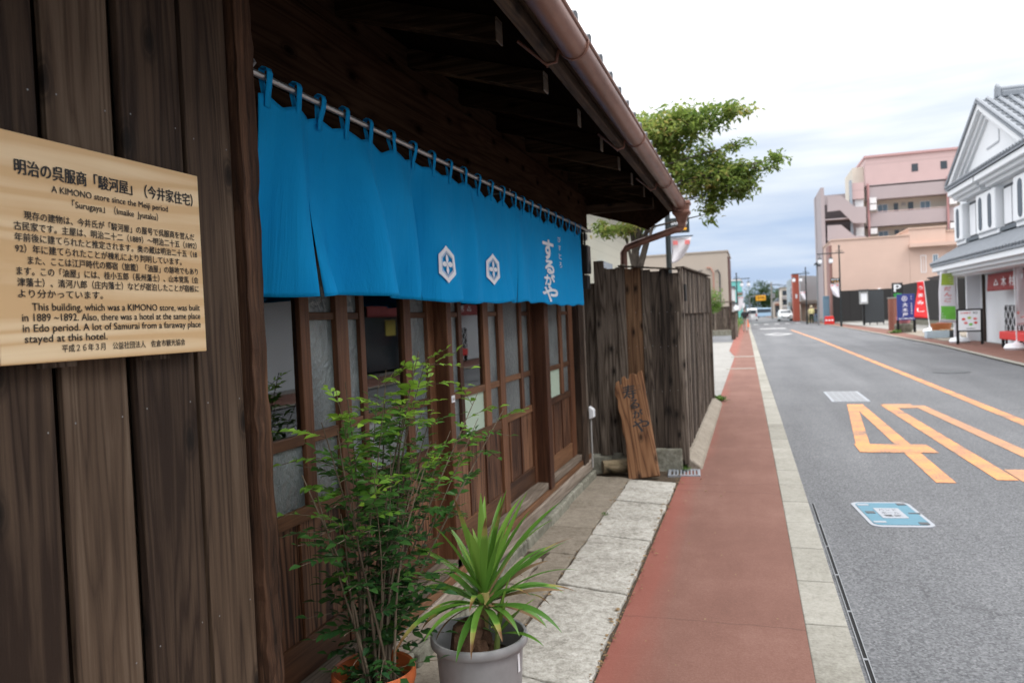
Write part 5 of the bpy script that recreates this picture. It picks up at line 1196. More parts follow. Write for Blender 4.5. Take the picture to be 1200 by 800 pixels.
# utility poles with wires
def utility(px, Y, topy, label):
    p = at(px, 372, Y); zt = at(px, topy, Y).z
    o = empty('utility_pole', (p.x, Y, 0)); tag(o, label, 'utility pole', 'utility poles along the street')
    a = MB(); a.tube([(0, 0, -.2), (0, 0, zt)], [.17, .11], 8); a.build('pole', 'concrete', o, smooth=True)
    for k in range(2): b = MB(); b.box(-.9 + .8 * 0, 1.1, -.05, .05, zt - .4 - k * .8, zt - .3 - k * .8); b.build('cross_arm', 'darkiron', o)
    a = MB(); a.lathe([(0, zt - 2.6), (.25, zt - 2.6), (.25, zt - 1.8), (0, zt - 1.8)], (.32, 0, 0), 10); a.build('transformer', 'iron', o)
    return o, zt
u1, z1_ = utility(905, 132, 331, 'tall concrete utility pole right of the yellow sign at the far end')
u2, z2_ = utility(917, 170, 345, 'more distant utility pole behind the grey stair shop')
a = MB()
for k, (dx, dz) in enumerate(((-.8, -.3), (0, -.3), (.9, -.3), (.2, -1.1))):
    pts = []
    A_, B_ = Vector((u1.location.x + dx, 132, z1_ + dz)), Vector((13.5 + dx, 84, z1_ + dz + .6))
    for i in range(13): t = i / 12; pts.append(A_.lerp(B_, t) + Vector((0, 0, -1.1 * 4 * t * (1 - t))))
    a.tube(pts, .022, 4)
wr = a.build('overhead_wires', 'black_gap', None); tag(wr, 'thin overhead wires running from the far utility pole to the right', 'wires')
# yellow overhead sign on a bracket, round sign, cone
p = at(891.5, 349, 112)
o = empty('yellow_sign', (p.x, 112, 0)); tag(o, 'yellow orange sign with dark characters on a bracket high over the far left lane', 'sign')
zc = p.z; a = MB(); a.box(-.65, .65, -.05, .05, zc - .36, zc + .36); b = a.build('plate', 'yellow', o)
t = MB(); text_on(t, '通学路', (0, -.053, zc), (1, 0, 0), (0, 0, 1), 1, fitbox=(1.05, .4), off=.02); t.build('lettering', 'ink', b)
a = MB(); a.tube([(-1.5, .1, 0), (-1.5, .1, zc + .2), (-1.2, .1, zc + .3), (.6, .1, zc + .3)], .06, 6); a.build('bracket', 'iron', o)
p = at(863, 360.5, 60); o = empty('round_sign', (p.x, 60, 0)); tag(o, 'round white road sign on a thin post at the edge of the near pavement', 'road sign')
a = MB(); a.add([(.2 * math.cos(q), -.03, p.z + .2 * math.sin(q)) for q in np.linspace(0, 6.283, 21)[:-1]], [tuple(range(20))]); q = a.build('disc', 'white', o); so = q.modifiers.new('t', 'SOLIDIFY'); so.thickness = .01
a = MB(); a.tube([(0, 0, 0), (0, 0, p.z + .3)], .03, 6); a.build('post', 'iron', o)
o = empty('traffic_cone', (gnd(876.5, 382).x, 74, .02)); tag(o, 'orange traffic cone on the left kerb behind the walking person', 'traffic cone')
a = MB(); a.box(-.19, .19, -.19, .19, 0, .04); a.lathe([(.14, .04), (.03, .7), (0, .7)], n=12); a.build('body', plain('orange_cone_plastic', (.75, .17, .05), .5), o)
# plain small signboards among the far left shops
for k, (px, pyv, Y, w, hh, m, lb) in enumerate(((877, 371, 108, .5, .8, 'white', 'small white shop sign on the far left pavement'), (879.5, 358, 118, .7, .9, 'flagwhite', 'pale shop sign jutting from the far left row'))):
    p = at(px, pyv, Y); o = empty('shop_sign', (p.x - 1.2, Y, 0)); tag(o, lb, 'sign'); a = MB(); a.box(-w / 2, w / 2, -.06, .06, p.z - hh / 2, p.z + hh / 2); a.build('panel', m, o); a = MB(); a.tube([(-w / 2, 0, 0), (-w / 2, 0, p.z + hh / 2)], .04, 6); a.build('post', 'darkiron', o)

# ================================================================== CARS
def car(name, loc, rz, L, Wd, Hh, paint, label, cat, van=False):
    """side outline swept across the width with tumblehome; windows, lamps, wheels, plate as parts. front at -Y"""
    o = empty(name, loc, rz); tag(o, label, cat)
    hw = Wd / 2; gc = .22
    if van: prof = [(-L / 2, gc), (-L / 2, .85), (-L / 2 + .25, 1.0), (-L / 2 + .65, Hh - .12), (-L / 2 + 1.0, Hh), (L / 2 - .2, Hh), (L / 2, Hh - .2), (L / 2, gc)]
    else: prof = [(-L / 2, gc + .05), (-L / 2 - .02, .55), (-L / 2 + .12, .74), (-L / 2 + .85, .92), (-L / 2 + 1.55, Hh - .08), (-L / 2 + 2.0, Hh), (L / 2 - .8, Hh - .03), (L / 2 - .2, .98), (L / 2, .9), (L / 2, gc)]
    a = MB(); vs = []; ns = 6; m = len(prof)
    for i in range(ns + 1):
        s_ = -1 + 2 * i / ns
        for (y, z) in prof:
            tum = 1 - (.16 if not van else .07) * max(0, (z - .9) / (Hh - .9)); rd_ = 1 - .05 * s_ * s_ * (1 if abs(y) > L / 2 - .3 else 0)
            vs.append((s_ * hw * tum, y * rd_, z - .02 * s_ * s_))
    fs = [(i * m + k, i * m + (k + 1) % m, (i + 1) * m + (k + 1) % m, (i + 1) * m + k) for i in range(ns) for k in range(m)] + [tuple(reversed(range(m))), tuple(range(ns * m, (ns + 1) * m))]
    a.add(vs, fs, .5); a.build('body', paint, o, bevel=.05, smooth=True)
    def pane(nm, y0, z0, y1, z1, k=.80):
        n_ = Vector((0, -(z1 - z0), (y1 - y0))).normalized() * (.02 if (y1 - y0) >= 0 else -.02)
        if n_.z < 0: n_ *= -1
        b = MB(); t0, t1 = hw * (k), hw * (k - .08); b.quad((-t0, y0 + n_.y, z0 + n_.z), (t0, y0 + n_.y, z0 + n_.z), (t1, y1 + n_.y, z1 + n_.z), (-t1, y1 + n_.y, z1 + n_.z)); q = b.build(nm, 'winglass', o); so = q.modifiers.new('t', 'SOLIDIFY'); so.thickness = .01
    if van: pane('windscreen', -L / 2 + .3, 1.07, -L / 2 + .62, Hh - .2, .86); b = MB(); b.box(-hw * .78, hw * .78, L / 2 + .002, L / 2 + .02, 1.05, Hh - .3); b.build('rear_window', 'winglass', o)
    else: pane('windscreen', -L / 2 + .95, .97, -L / 2 + 1.5, Hh - .12, .8); pane('rear_window', L / 2 - .28, 1.03, L / 2 - .75, Hh - .1, .78)
    for sx in (-1, 1):
        b = MB(); zt = Hh - .18; x = sx * hw * (.965 if van else .95)
        b.obox((x, -L / 2 + (1.0 if van else 1.45), .98), (0, L - (1.5 if van else 2.4), 0), (-sx * hw * (.03 if van else .10), 0, zt - .98), (sx * .03, 0, 0)); b.build('side_window', 'winglass', o)
        b = MB(); b.box(sx * hw * .62 - .14, sx * hw * .62 + .14, -L / 2 - .04, -L / 2 + .12, .60, .76); b.build('headlight', 'chrome', o, bevel=.02)
        b = MB(); b.box(sx * hw * .8 - .1, sx * hw * .8 + .1, L / 2 - .08, L / 2 + .025, .7, .98); b.build('tail_lamp', 'taillight', o, bevel=.02)
        b = MB(); b.box(sx * (hw + .02), sx * (hw + .16), -L / 2 + 1.25, -L / 2 + 1.4, .95, 1.1) if sx > 0 else b.box(-(hw + .16), -(hw + .02), -L / 2 + 1.25, -L / 2 + 1.4, .95, 1.1); b.build('mirror', paint, o, bevel=.02)
        for y in (-L / 2 + .75, L / 2 - .75):
            b = MB(); x = sx * (hw - .10); ring = [(x + dx, y + r_ * math.cos(q), .30 + r_ * math.sin(q)) for dx, r_ in ((-.09, .29), (-.07, .31), (.09, .31), (.115, .27), (.115, .18)) for q in np.linspace(0, 2 * math.pi, 21)[:-1]]
            b.add(ring, [(i * 20 + j, i * 20 + (j + 1) % 20, (i + 1) * 20 + (j + 1) % 20, (i + 1) * 20 + j) for i in range(4) for j in range(20)]); w_ = b.build('wheel', 'tyre', o)
            b = MB(); b.add([(x + sx * .105, y + .19 * math.cos(q), .30 + .19 * math.sin(q)) for q in np.linspace(0, 2 * math.pi, 17)[:-1]], [tuple(range(16))]); b.build('rim', 'iron', w_)
    b = MB(); b.box(-hw * .5, hw * .5, -L / 2 - .045, -L / 2 - .02, .42, .55); b.build('grille', 'black_gap', o)
    b = MB(); b.box(-.17, .17, -L / 2 - .06, -L / 2 - .04, .32, .47); b.box(-.17, .17, L / 2 + .005, L / 2 + .03, .5, .66); b.build('number_plate', 'white', o)
    return o
car('white_car', (at(920, 370, 103).x, 103, 0), .03, 3.9, 1.68, 1.45, 'car_white', 'white car coming towards the camera in the far right lane', 'car')
car('parked_van', (at(881.5, 370, 118).x, 118, 0), math.pi, 3.4, 1.48, 1.85, 'car_white', 'small white box van seen from behind on the far left of the road', 'van', True)
car('blue_van', (at(897, 370, 168).x, 168, 0), 1.35, 4.6, 1.8, 1.95, 'car_blue', 'pale blue van crossing the far end of the street below the trees', 'van', True)

# ================================================================== PEOPLE
def person(loc, rz, joints, radii, label, shirt, trousers, hair, skinz=(1.42,), hat=None, bag=None, hgt=1.65):
    """one continuous skinned body coloured by garment; joints are (x, y, z) for a walker facing -Y"""
    o = empty('person', loc, rz); tag(o, label, 'person')
    J = joints; names = list(J); idx = {n: i for i, n in enumerate(names)}
    E_ = [('pelvis', 'waist'), ('waist', 'chest'), ('chest', 'neck'), ('neck', 'jaw'), ('jaw', 'skull')]
    for s_ in 'lr': E_ += [('pelvis', 'hip' + s_), ('hip' + s_, 'knee' + s_), ('knee' + s_, 'ankle' + s_), ('ankle' + s_, 'toe' + s_), ('chest', 'shoulder' + s_), ('shoulder' + s_, 'elbow' + s_), ('elbow' + s_, 'wrist' + s_), ('wrist' + s_, 'palm' + s_)]
    me = bpy.data.meshes.new('body'); me.from_pydata([J[n] for n in names], [(idx[a], idx[b]) for a, b in E_], [])
    ob = bpy.data.objects.new('body', me); col.objects.link(ob)
    sk = ob.modifiers.new('skin', 'SKIN'); sub = ob.modifiers.new('sub', 'SUBSURF'); sub.levels = 2; sub.render_levels = 2
    for i, n in enumerate(names):
        rr = radii.get(n, radii.get(n[:-1], .05)); me.skin_vertices[0].data[i].radius = rr if isinstance(rr, tuple) else (rr, rr)
        me.skin_vertices[0].data[i].use_root = (n == 'pelvis')
    dg = bpy.context.evaluated_depsgraph_get(); m2 = bpy.data.meshes.new_from_object(ob.evaluated_get(dg)); bpy.data.objects.remove(ob)
    for m in (shirt, trousers, M['skin'], M['shoe']): m2.materials.append(m)
    zw = J['pelvis'][2] + .03; zn = J['neck'][2] + .005
    for p in m2.polygons:
        c = p.center; k = 0
        if c.z > zn: k = 2
        elif c.z < .09: k = 3
        elif min((c - Vector(J['wrist' + s_])).length for s_ in 'lr') < .07 or min((c - Vector(J['palm' + s_])).length for s_ in 'lr') < .09: k = 2
        elif c.z < zw and min((c - Vector(J['elbow' + s_])).length for s_ in 'lr') > .14: k = 1
        p.material_index = k; p.use_smooth = True
    b = bpy.data.objects.new('body', m2); col.objects.link(b); b.parent = o
    a = MB(); s_ = Vector(J['skull']); a.blob((s_.x, s_.y + .018, s_.z + .035), .092, .105, .10, 3, 14, .03); a.build('hair' if not hat else 'hat', hair if not hat else hat, o, smooth=True)
    if hat: a = MB(); a.lathe([(.10, s_.z + .03), (.17, s_.z + .01), (.165, s_.z + .02)], (s_.x, s_.y, 0), 14); a.build('hat_brim', hat, o)
    return o
M['skin'] = plain('skin', (.42, .25, .18), .55, 0, .06); M['shoe'] = plain('dark_shoe', (.03, .027, .025), .6)
RAD = {'pelvis': (.15, .12), 'waist': (.14, .11), 'chest': (.165, .12), 'neck': .052, 'jaw': (.068, .075), 'skull': (.078, .09), 'hip': (.09, .09), 'knee': .062, 'ankle': .042, 'toe': .035, 'shoulder': .062, 'elbow': .045, 'wrist': .03, 'palm': (.035, .022)}
def pose(stride=.16, arm=.12, lean=.0, k=1.0):
    J = {'pelvis': (0, 0, .93), 'waist': (0, -lean * .3, 1.08), 'chest': (0, -lean * .7, 1.28), 'neck': (0, -lean, 1.44), 'jaw': (0, -lean - .025, 1.53), 'skull': (0, -lean - .01, 1.61)}
    for s_, x, f in (('l', .09, 1), ('r', -.09, -1)):
        J['hip' + s_] = (x, 0, .88); J['knee' + s_] = (x * 1.05, -f * stride * .6 - .03, .49); J['ankle' + s_] = (x * 1.05, -f * stride + .03, .075); J['toe' + s_] = (x * 1.15, -f * stride - .11, .04)
        J['shoulder' + s_] = (x * 2.15, -lean * .9, 1.38); J['elbow' + s_] = (x * 2.6, f * arm * .5 + .03, 1.11); J['wrist' + s_] = (x * 2.6, f * arm - .05, .88); J['palm' + s_] = (x * 2.55, f * arm - .07, .80)
    return {n: (x * k, y * k, z * k) for n, (x, y, z) in J.items()}
clo = lambda n, c: plain(n, c, .85, 0, .08, 6)
pp = person((gnd(873.5, 389.3).x, 55.5, .02), math.pi, pose(.15, .1, .03), RAD, 'person in black jacket and pale trousers walking away on the near pavement', clo('black_jacket', (.02, .021, .024)), clo('pale_trousers', (.36, .34, .30)), plain('grey_hair', (.12, .115, .11), .8))
bp = MB(); bp.box(-.17, .17, .10, .26, 1.0, 1.42); b_ = bp.build('backpack', plain('black_backpack', (.015, .015, .018), .7), None, bevel=.06, seg=3); b_.location = pp.location; b_.rotation_euler.z = math.pi; tag(b_, 'black backpack on the back of the person on the near pavement', 'backpack')
person((at(951, 372, 76).x, 76, .02), math.pi, pose(.14, .1), RAD, 'person in pale yellow top and light hat walking on the opposite pavement', clo('pale_yellow_shirt', (.62, .56, .28)), clo('dark_trousers', (.03, .03, .035)), plain('hair_dark', (.05, .04, .03), .8), hat=clo('pale_hat', (.55, .50, .36)))
person((at(956, 372, 77).x, 77, .02), math.pi, pose(-.13, .1, k=.97), RAD, 'person in a black top and blue jeans walking beside the person in yellow', clo('black_top', (.03, .028, .032)), clo('blue_jeans', (.12, .17, .26)), plain('hair_brown', (.06, .035, .025), .8))

# ================================================================== RIGHT SIDE: apartments, peach building, parking
h = bld('pink_apartments', 'tall pink and mauve apartment block with open access balconies behind the peach building', (15, 88, 0))
HX = 15.0; Yp = 88.0
def ax(px, py=230): return at(px, py, Yp).x - HX
def az(py, px=1060): return at(px, py, Yp).z
x0, x1 = ax(1015), ax(1135) + 8; zt = az(181); zb = az(214)
a = MB(); a.box(x0, x1, 0, 9, zb, zt); a.build('penthouse_wall', 'pink_wall', h)
a = MB(); a.box(x0 - .1, x1 + .1, -.15, 9.1, zt, zt + .22); a.build('roof_edge', plain('rose_coping', (.48, .30, .30), .7), h)
a = MB(); a.box(x0 - 1.1, x0 - .0, 1.2, 8, zb - 3.0, zt - .7); a.build('side_wall', 'cream', h)
fl = [(az(216), az(231)), (az(247), az(263)), (az(279), az(297))]
a = MB(); a.box(x0, x1, 1.4, 9, 0, zb); a.build('back_wall', 'cream', h)
for (zt_, zb_) in fl:
    b = MB(); b.box(x0, x1, -.1, .05, zb_, zt_); b.box(x0, x1, .05, 1.4, zb_, zb_ + .16); b.build('balcony_parapet', 'mauve', h)
a = MB(); a.box(x0, x1, -.05, 1.4, zb - .02, zb + .03); a.build('soffit', 'mauve', h)
for (zt_, zb_), zn in zip(fl[:-1], (fl[1][0], fl[2][0])):
    z0 = zn + .05; z1 = zb_ - .15; hh = z1 - z0
    for pa, pb, kind in ((1031, 1042, 'w'), (1050, 1055, 'd'), (1059, 1064, 'v'), (1067, 1073, 'd'), (1082, 1093, 'w')):
        xa, xb = ax(pa), ax(pb)
        if kind == 'w': window(h, xa, xb, 1.4, z0 + hh * .05, z1 - hh * .25, 'blueglass', 'white', .06)
        elif kind == 'd': b = MB(); b.box(xa, xb, 1.33, 1.395, z0 - hh * .3, z1 - hh * .2); b.build('flat_door', 'winglass', h)
        else: b = MB(); b.box(xa, xb, 1.3, 1.39, z1 - hh * .45, z1 - hh * .2); b.build('meter_panel', plain('grey_panel', (.4, .38, .36), .7), h)
    b = MB(); b.tube([(x0 + .1, -.12, zb_ - .5), (x1, -.12, zb_ - .5)], .04, 5) if False else b.box(x0, x1, -.13, -.10, zn + .06, zn + .12); b.build('handrail', 'pink_wall', h)
for px in (1017, 1110):
    b = MB(); x = ax(px); b.tube([(x, -.25, 0), (x, -.25, az(212))], .12, 8); b.build('rain_pipe', plain('rose_pipe', (.40, .22, .22), .6), h)
    for k, py in enumerate((232, 240, 268)): c = MB(); c.box(x + .1, x + .75, -.5, -.14, az(py) - .35, az(py) + .25); c.build('air_conditioner', 'white_wall', h)
for px in (1073, 1107):
    b = MB(); b.box(ax(px) - .3, ax(px) + .3, -.03, .02, az(202), az(193)); b.build('small_window', 'winglass', h)
# open stair tower
s_ = bld('stair_tower', 'mauve grey open stair tower with slanted parapets left of the pink apartments', (10.0, 86.5, 0))
def tx(px, py=260): return at(px, py, 86.5).x - 10.0
def tz(py, px=985): return at(px, py, 86.5).z
xL, xR = tx(962), tx(1014); a = MB(); a.box(xL, xL + .35, -.6, 8, 0, tz(219)); a.box(xL, xR - 1.2, 5.5, 6, 0, tz(219)); a.box(tx(998), xR, .9, 1.2, 0, tz(226) ); a.build('wall', 'mauve', s_)
a = MB(); a.box(tx(1000), xR + .05, .6, 2, tz(234), tz(215)); a.build('landing_wall', 'pink_wall', s_)
a = MB(); a.box(tx(997), tx(1000), .2, .6, tz(300), tz(212)); a.build('duct', plain('blue_grey_duct', (.28, .33, .38), .6), s_)
a = MB(); a.box(xL + .35, xR, 4.9, 5.45, 0, tz(232)); a.build('shadow_wall', plain('stair_shade_wall', (.10, .085, .09), .9), s_)  # dark sheet inside the tower, shade of the stair openings put into its colour
for pts in ([(969, 231), (985, 230), (1001, 243), (1014, 243), (1014, 262), (999, 262), (984, 247), (969, 249)], [(969, 265), (985, 264), (1001, 277), (1014, 277), (1014, 296), (999, 296), (984, 281), (969, 283)], [(969, 299), (985, 298), (1001, 311), (1014, 311), (1014, 330), (999, 330), (984, 315), (969, 317)]):
    b = MB(); b.prism([(tx(x, y), -.55, tz(y, x)) for x, y in pts], (0, .2, 0)); b.build('stair_parapet', 'mauve', s_)
for k in range(4):
    b = MB(); z = tz(256 + 34 * k); b.box(xL + .3, xR, -.4, 3, z - .12, z); b.build('landing_slab', 'mauve', s_)
for px, py in ((1004, 238), (1004, 273)): b = MB(); b.box(tx(px), tx(px) + .8, .84, .9, tz(py) - .5, tz(py) + .5); b.build('pale_panel', 'white_wall', s_)
# peach building in front
h = bld('peach_building', 'low peach rendered building with a plain wall above the black parking fence', (14, 77.5, 0))
def qx(px, py=300): return at(px, py, 77.5).x - 14
def qz(py, px=1040): return at(px, py, 77.5).z
xL, xM, xE = qx(975), qx(1066), qx(1112) + 10; a = MB(); a.box(xL, xM, 0, 9, 0, qz(278)); a.box(xM + .01, qx(1109), -.02, 9, 0, qz(271)); a.box(qx(1109) + .01, xE, .1, 9, 0, qz(276)); a.build('wall', 'peach', h)
a = MB(); a.box(xL - .06, xM, -.08, 9, qz(278) + .01, qz(278) + .13); a.box(xM - .05, qx(1109) + .05, -.1, 9, qz(271) + .01, qz(271) + .16); a.box(qx(1109) + .05, xE, 0, 9, qz(276) + .01, qz(276) + .15); a.build('coping', plain('peach_coping', (.55, .40, .32), .8), h)
a = MB(); a.box(qx(1065), xE, -.7, -.03, qz(292), qz(288)); a.build('ledge', 'peach', h)
for px in (1082, 1096): window(h, qx(px - 2.5), qx(px + 2.5), 0 if px < 1090 else -.02, qz(321), qz(302), 'blueglass', 'white', .05)
b = MB(); b.blob((qx(1029), -.15, qz(340)), .22, .2, .22, 1, 8, 0); b.build('wall_lamp', 'white', h)
a = MB(); a.box(xL - .25, xL - .01, .2, 3, 0, qz(283)); a.build('side_pipe', plain('rose_brown_duct', (.30, .17, .15), .7), h)
# blue grey kiosk and clutter between tower and peach building
o = empty('utility_cabinet', (at(971, 372, 79).x, 79, 0)); tag(o, 'blue grey cabinet standing beside the peach wall at the opposite pavement', 'cabinet'); a = MB(); a.box(-.45, .45, -.3, .3, .05, 2.6); a.build('case', plain('blue_cabinet_paint', (.15, .27, .36), .6), o, bevel=.03); a = MB(); a.box(-.5, .5, -.35, .35, -.02, .05); a.build('plinth', 'concrete', o); a = MB(); a.box(-.36, .36, -.315, -.302, .3, 2.3); a.build('door', plain('blue_door_paint', (.19, .32, .42), .6), o)
for k, px in enumerate((968.5, 972, 975.5)):
    p = gnd(px, 379); o = empty('plastic_barrier', (at(px, 376, 71).x, 71, .02)); tag(o, ('left', 'middle', 'right')[k] + ' of three red plastic barriers on the opposite pavement by the cabinet', 'barrier', 'red plastic barriers')
    a = MB(); a.prism([(-.16, 0, 0), (.16, 0, 0), (.13, 0, .62), (.07, 0, .72), (-.07, 0, .72), (-.13, 0, .62)], (0, .3, 0)); a.build('body', 'redplastic', o, bevel=.03); a = MB(); a.box(-.08, .08, -.012, .0, .3, .42); a.build('reflector', 'white', o)
# parking: fences, ticket machine, P sign, brick pillars
f = empty('panel_fence', (14, 75.5, 0)); tag(f, 'long black panel fence along the foot of the peach wall behind the parking area', 'fence')
a = MB(); a.box(at(978, 360, 75.5).x - 14, 2.2, -.04, .04, .12, 2.95); a.build('panel', 'blackfence', f); a = MB(); a.box(at(978, 360, 75.5).x - 14, 2.2, -.1, .1, -.02, .14); a.build('footing', 'concrete', f)
a = MB(); x = at(978, 360, 75.5).x - 14; a.box(x - .14, x, -.1, .1, 0, 4.2); a.build('post', 'blackfence', f)
f = empty('panel_fence', (11.3, 58, 0)); tag(f, 'black panel fence running from the parking area towards the white store', 'fence')
a = MB(); a.box(-.04, .04, -9.8, 9.5, .35, 3.0); a.build('panel', 'blackfenceY', f); a = MB(); a.box(-.12, .1, -9.8, 9.5, -.02, .36); a.build('footing', 'mossy', f)
f = empty('panel_fence', (12.2, 47.9, 0)); tag(f, 'short dark fence section facing the camera beside the green and white flag', 'fence')
a = MB(); a.box(-1.2, 2.5, -.04, .04, .3, 3.05); a.build('panel', 'blackfence', f); a = MB(); a.box(-1.2, 2.5, -.1, .1, -.02, .31); a.build('footing', 'mossy', f)
p = gnd(1013, 381.5); o = empty('parking_machine', (p.x, p.y, .03)); tag(o, 'small parking ticket machine on a black post in the parking area', 'parking machine')
a = MB(); a.box(-.06, .06, -.06, .06, 0, 1.6); a.build('post', 'black_gap', o); a = MB(); a.box(-.28, .28, -.2, .2, 1.6, 2.6); a.build('case', plain('grey_case', (.40, .41, .41), .5), o, bevel=.03); a = MB(); a.box(-.2, .2, -.215, -.202, 1.75, 2.4); a.build('front_panel', 'white', o); a = MB(); a.prism([(-.35, -.35, 2.62), (.35, -.35, 2.62), (.35, -.35, 2.7), (-.35, -.35, 2.7)], (0, .6, 0)); a.build('hood', 'darkiron', o)
o = empty('parking_screen', (gnd(1025, 381).x, gnd(1025, 381).y + .5, .03)); tag(o, 'dark free standing screen panel next to the parking ticket machine', 'screen'); a = MB(); a.box(-.75, .75, -.03, .03, .15, 2.6); a.build('panel', plain('slate_panel', (.05, .055, .06), .5), o); a = MB()
for x in (-.7, -.25, .25, .7): a.box(x - .03, x + .03, -.05, .05, 0, .16)
a.build('foot', 'darkiron', o)
# P sign
YS_ = 53.0; p0, p1 = at(1045.5, 351, YS_), at(1057.5, 331, YS_)
o = empty('parking_sign', ((p0.x + p1.x) / 2, YS_, 0)); tag(o, 'tall black parking sign with a white letter P and green display', 'parking sign')
w = (p1.x - p0.x) / 2; a = MB(); a.box(-w, w, -.09, .09, p1.z - 1.5, p1.z); pb = a.build('cabinet', plain('black_sign', (.015, .015, .016), .4), o, bevel=.02)
t = MB(); text_on(t, 'P', (0, -.095, p1.z - .33), (1, 0, 0), (0, 0, 1), 1, fitbox=(w * 1.35, .46), off=.04); t.build('lettering', 'white', pb)
t = MB(); text_on(t, '空', (0, -.095, p1.z - .82), (1, 0, 0), (0, 0, 1), 1, fitbox=(w * 1.4, .40), off=.03); t.build('display', 'green_led', pb)
a = MB(); a.tube([(0, 0, 0), (0, 0, p1.z - 1.4)], .07, 8); a.build('post', 'darkiron', o)
for k, (px, pyb, lb) in enumerate(((1046.5, 388, 'left of two square brown brick pillars beside the navy shop sign'), (1053, 388, 'right of two square brown brick pillars beside the navy shop sign'))):
    p = gnd(px, 387.0 + k * .3); o = empty('brick_pillar', (p.x, p.y, 0)); tag(o, lb, 'pillar'); a = MB(); a.box(-.2, .2, -.2, .2, 0, 1.85); a.build('shaft', 'brick', o, bevel=.01); a = MB(); a.box(-.23, .23, -.23, .23, 1.85, 1.92); a.build('cap', 'concrete', o)
# navy sign board
YN = 43.5; pL, pR = at(1051.5, 375, YN), at(1071.5, 345, YN); w = (pR.x - pL.x) / 2; zc0, zc1 = at(1061, 375, YN).z, at(1061, 344.5, YN).z
o = empty('shop_signboard', ((pL.x + pR.x) / 2, YN, 0)); tag(o, 'navy blue shop signboard with white characters on black legs by the parking area', 'signboard')
a = MB(); a.box(-w, w, -.05, .05, zc0, zc1); nb = a.build('panel', 'navy', o, bevel=.01)
t = MB(); hh = zc1 - zc0
for i, ch in enumerate('大木屋'): text_on(t, ch, (-.04, -.053, zc1 - hh * (.41 + .195 * i)), (1, 0, 0), (0, 0, 1), 1, fitbox=(w * .62, hh * .16), off=.035)
text_on(t, '〇', (-.06, -.053, zc1 - hh * .175), (1, 0, 0), (0, 0, 1), 1, fitbox=(w * .62, hh * .2), off=.035); text_on(t, '木', (-.06, -.0535, zc1 - hh * .175), (1, 0, 0), (0, 0, 1), 1, fitbox=(w * .34, hh * .11), off=.03)
vtext(t, 'とん 味噌漬専門', (w * .62, -.053, zc1 - hh * .10), (1, 0, 0), (0, 0, 1), w * .2, hh * .092, .01)
text_on(t, '043-484-0021', (0, -.053, zc0 + hh * .06), (1, 0, 0), (0, 0, 1), 1, fitbox=(w * 1.75, hh * .055), off=.03)
t.build('lettering', 'white', nb)
for sx in (-1, 1): b = MB(); b.box(sx * w * .93 - .06, sx * w * .93 + .06, -.04, .04, 0, zc0 - .002); b.build('leg', 'black_gap', o)
o = empty('stone_planter', ((pL.x + pR.x) / 2 - .02, YN + .6, 0)); tag(o, 'round stone basin with a pink tub on it behind the legs of the navy signboard', 'planter'); a = MB(); a.lathe([(0, 0), (.36, 0), (.45, .2), (.45, .42), (.38, .5), (0, .5)], n=16); a.build('basin', 'mossy', o, smooth=True); a = MB(); a.lathe([(.30, .5), (.36, .84), (.32, .84), (.0, .8)], n=16); a.build('tub', plain('pink_tub', (.55, .2, .22), .6), o, smooth=True)
weed('weed_tuft', (gnd(1049, 391).x, gnd(1049, 391).y, .03), 90, .28, 'green weeds at the foot of the left leg of the navy signboard', 31)

# flags on weighted bases
def flag(px, pyb, tilt, ht, w, label, matn, prints, wind=.5, seed=0, txt=None, side=-1, base=True):
    p = gnd(px, pyb, .02); o = empty('banner_flag', (p.x, p.y, .02)); tag(o, label, 'banner flag')
    a = MB(); a.lathe([(0, 0), (.30, 0), (.34, .06), (.28, .17), (.08, .21), (.05, .24), (0, .24)], n=18); a.build('water_base', 'white', o, smooth=True)
    tx_ = math.tan(tilt) * ht; a = MB(); a.tube([(0, 0, .1), (tx_ * .5, 0, ht * .5), (tx_, 0, ht)], .018, 6); a.tube([(tx_, 0, ht - .01), (tx_ + side * w, -.02, ht - .02)], .012, 6); a.build('pole', 'white', o)
    def fp(s_, t, lift=0.0):
        z = ht - .03 - t * (ht - .75); xp = tx_ * z / ht; sw = wind * t ** 1.5
        return (xp + side * (.02 + s_ * w * (1 - .08 * t)) + side * sw * s_ * .5 * (1 if side < 0 else 1) + .05 * math.sin(5 * t + seed) * s_, -.05 * math.sin(6 * t + 3 * s_ + seed) - sw * .5 * s_ - lift, z + .1 * t * s_ * wind)
    def sheet(s0, s1, t0, t1, lift, nx=8, nz=20):
        m = MB(); vs = [fp(s0 + (s1 - s0) * i / nx, t0 + (t1 - t0) * j / nz, lift) for j in range(nz + 1) for i in range(nx + 1)]
        m.add(vs, [(j * (nx + 1) + i, (j + 1) * (nx + 1) + i, (j + 1) * (nx + 1) + i + 1, j * (nx + 1) + i + 1) for j in range(nz) for i in range(nx)], .5); return m
    c = sheet(0, 1, 0, 1, 0).build('cloth', matn, o, smooth=True); so = c.modifiers.new('t', 'SOLIDIFY'); so.thickness = .004
    for (s0, s1, t0, t1, m) in prints: sheet(s0, s1, t0, t1, .006).build('print', m, c, smooth=True)
    if txt:
        t_ = MB(); chars, m, s0, t0, dt, cw, chh = txt
        for i, ch in enumerate(chars):
            vs, fs = text2d(ch, .03); xs = [q[0] for q in vs]; ys = [q[1] for q in vs]; kx = cw / max(1e-6, max(xs) - min(xs)); ky = chh / max(1e-6, max(ys) - min(ys)); cx, cy = (max(xs) + min(xs)) / 2, (max(ys) + min(ys)) / 2
            t_.add([fp(s0 + (q[0] - cx) * kx * (1 if side > 0 else -1), t0 + dt * i - (q[1] - cy) * ky, .010) for q in vs], fs, .5)
        t_.build('lettering', m, c)
    return o
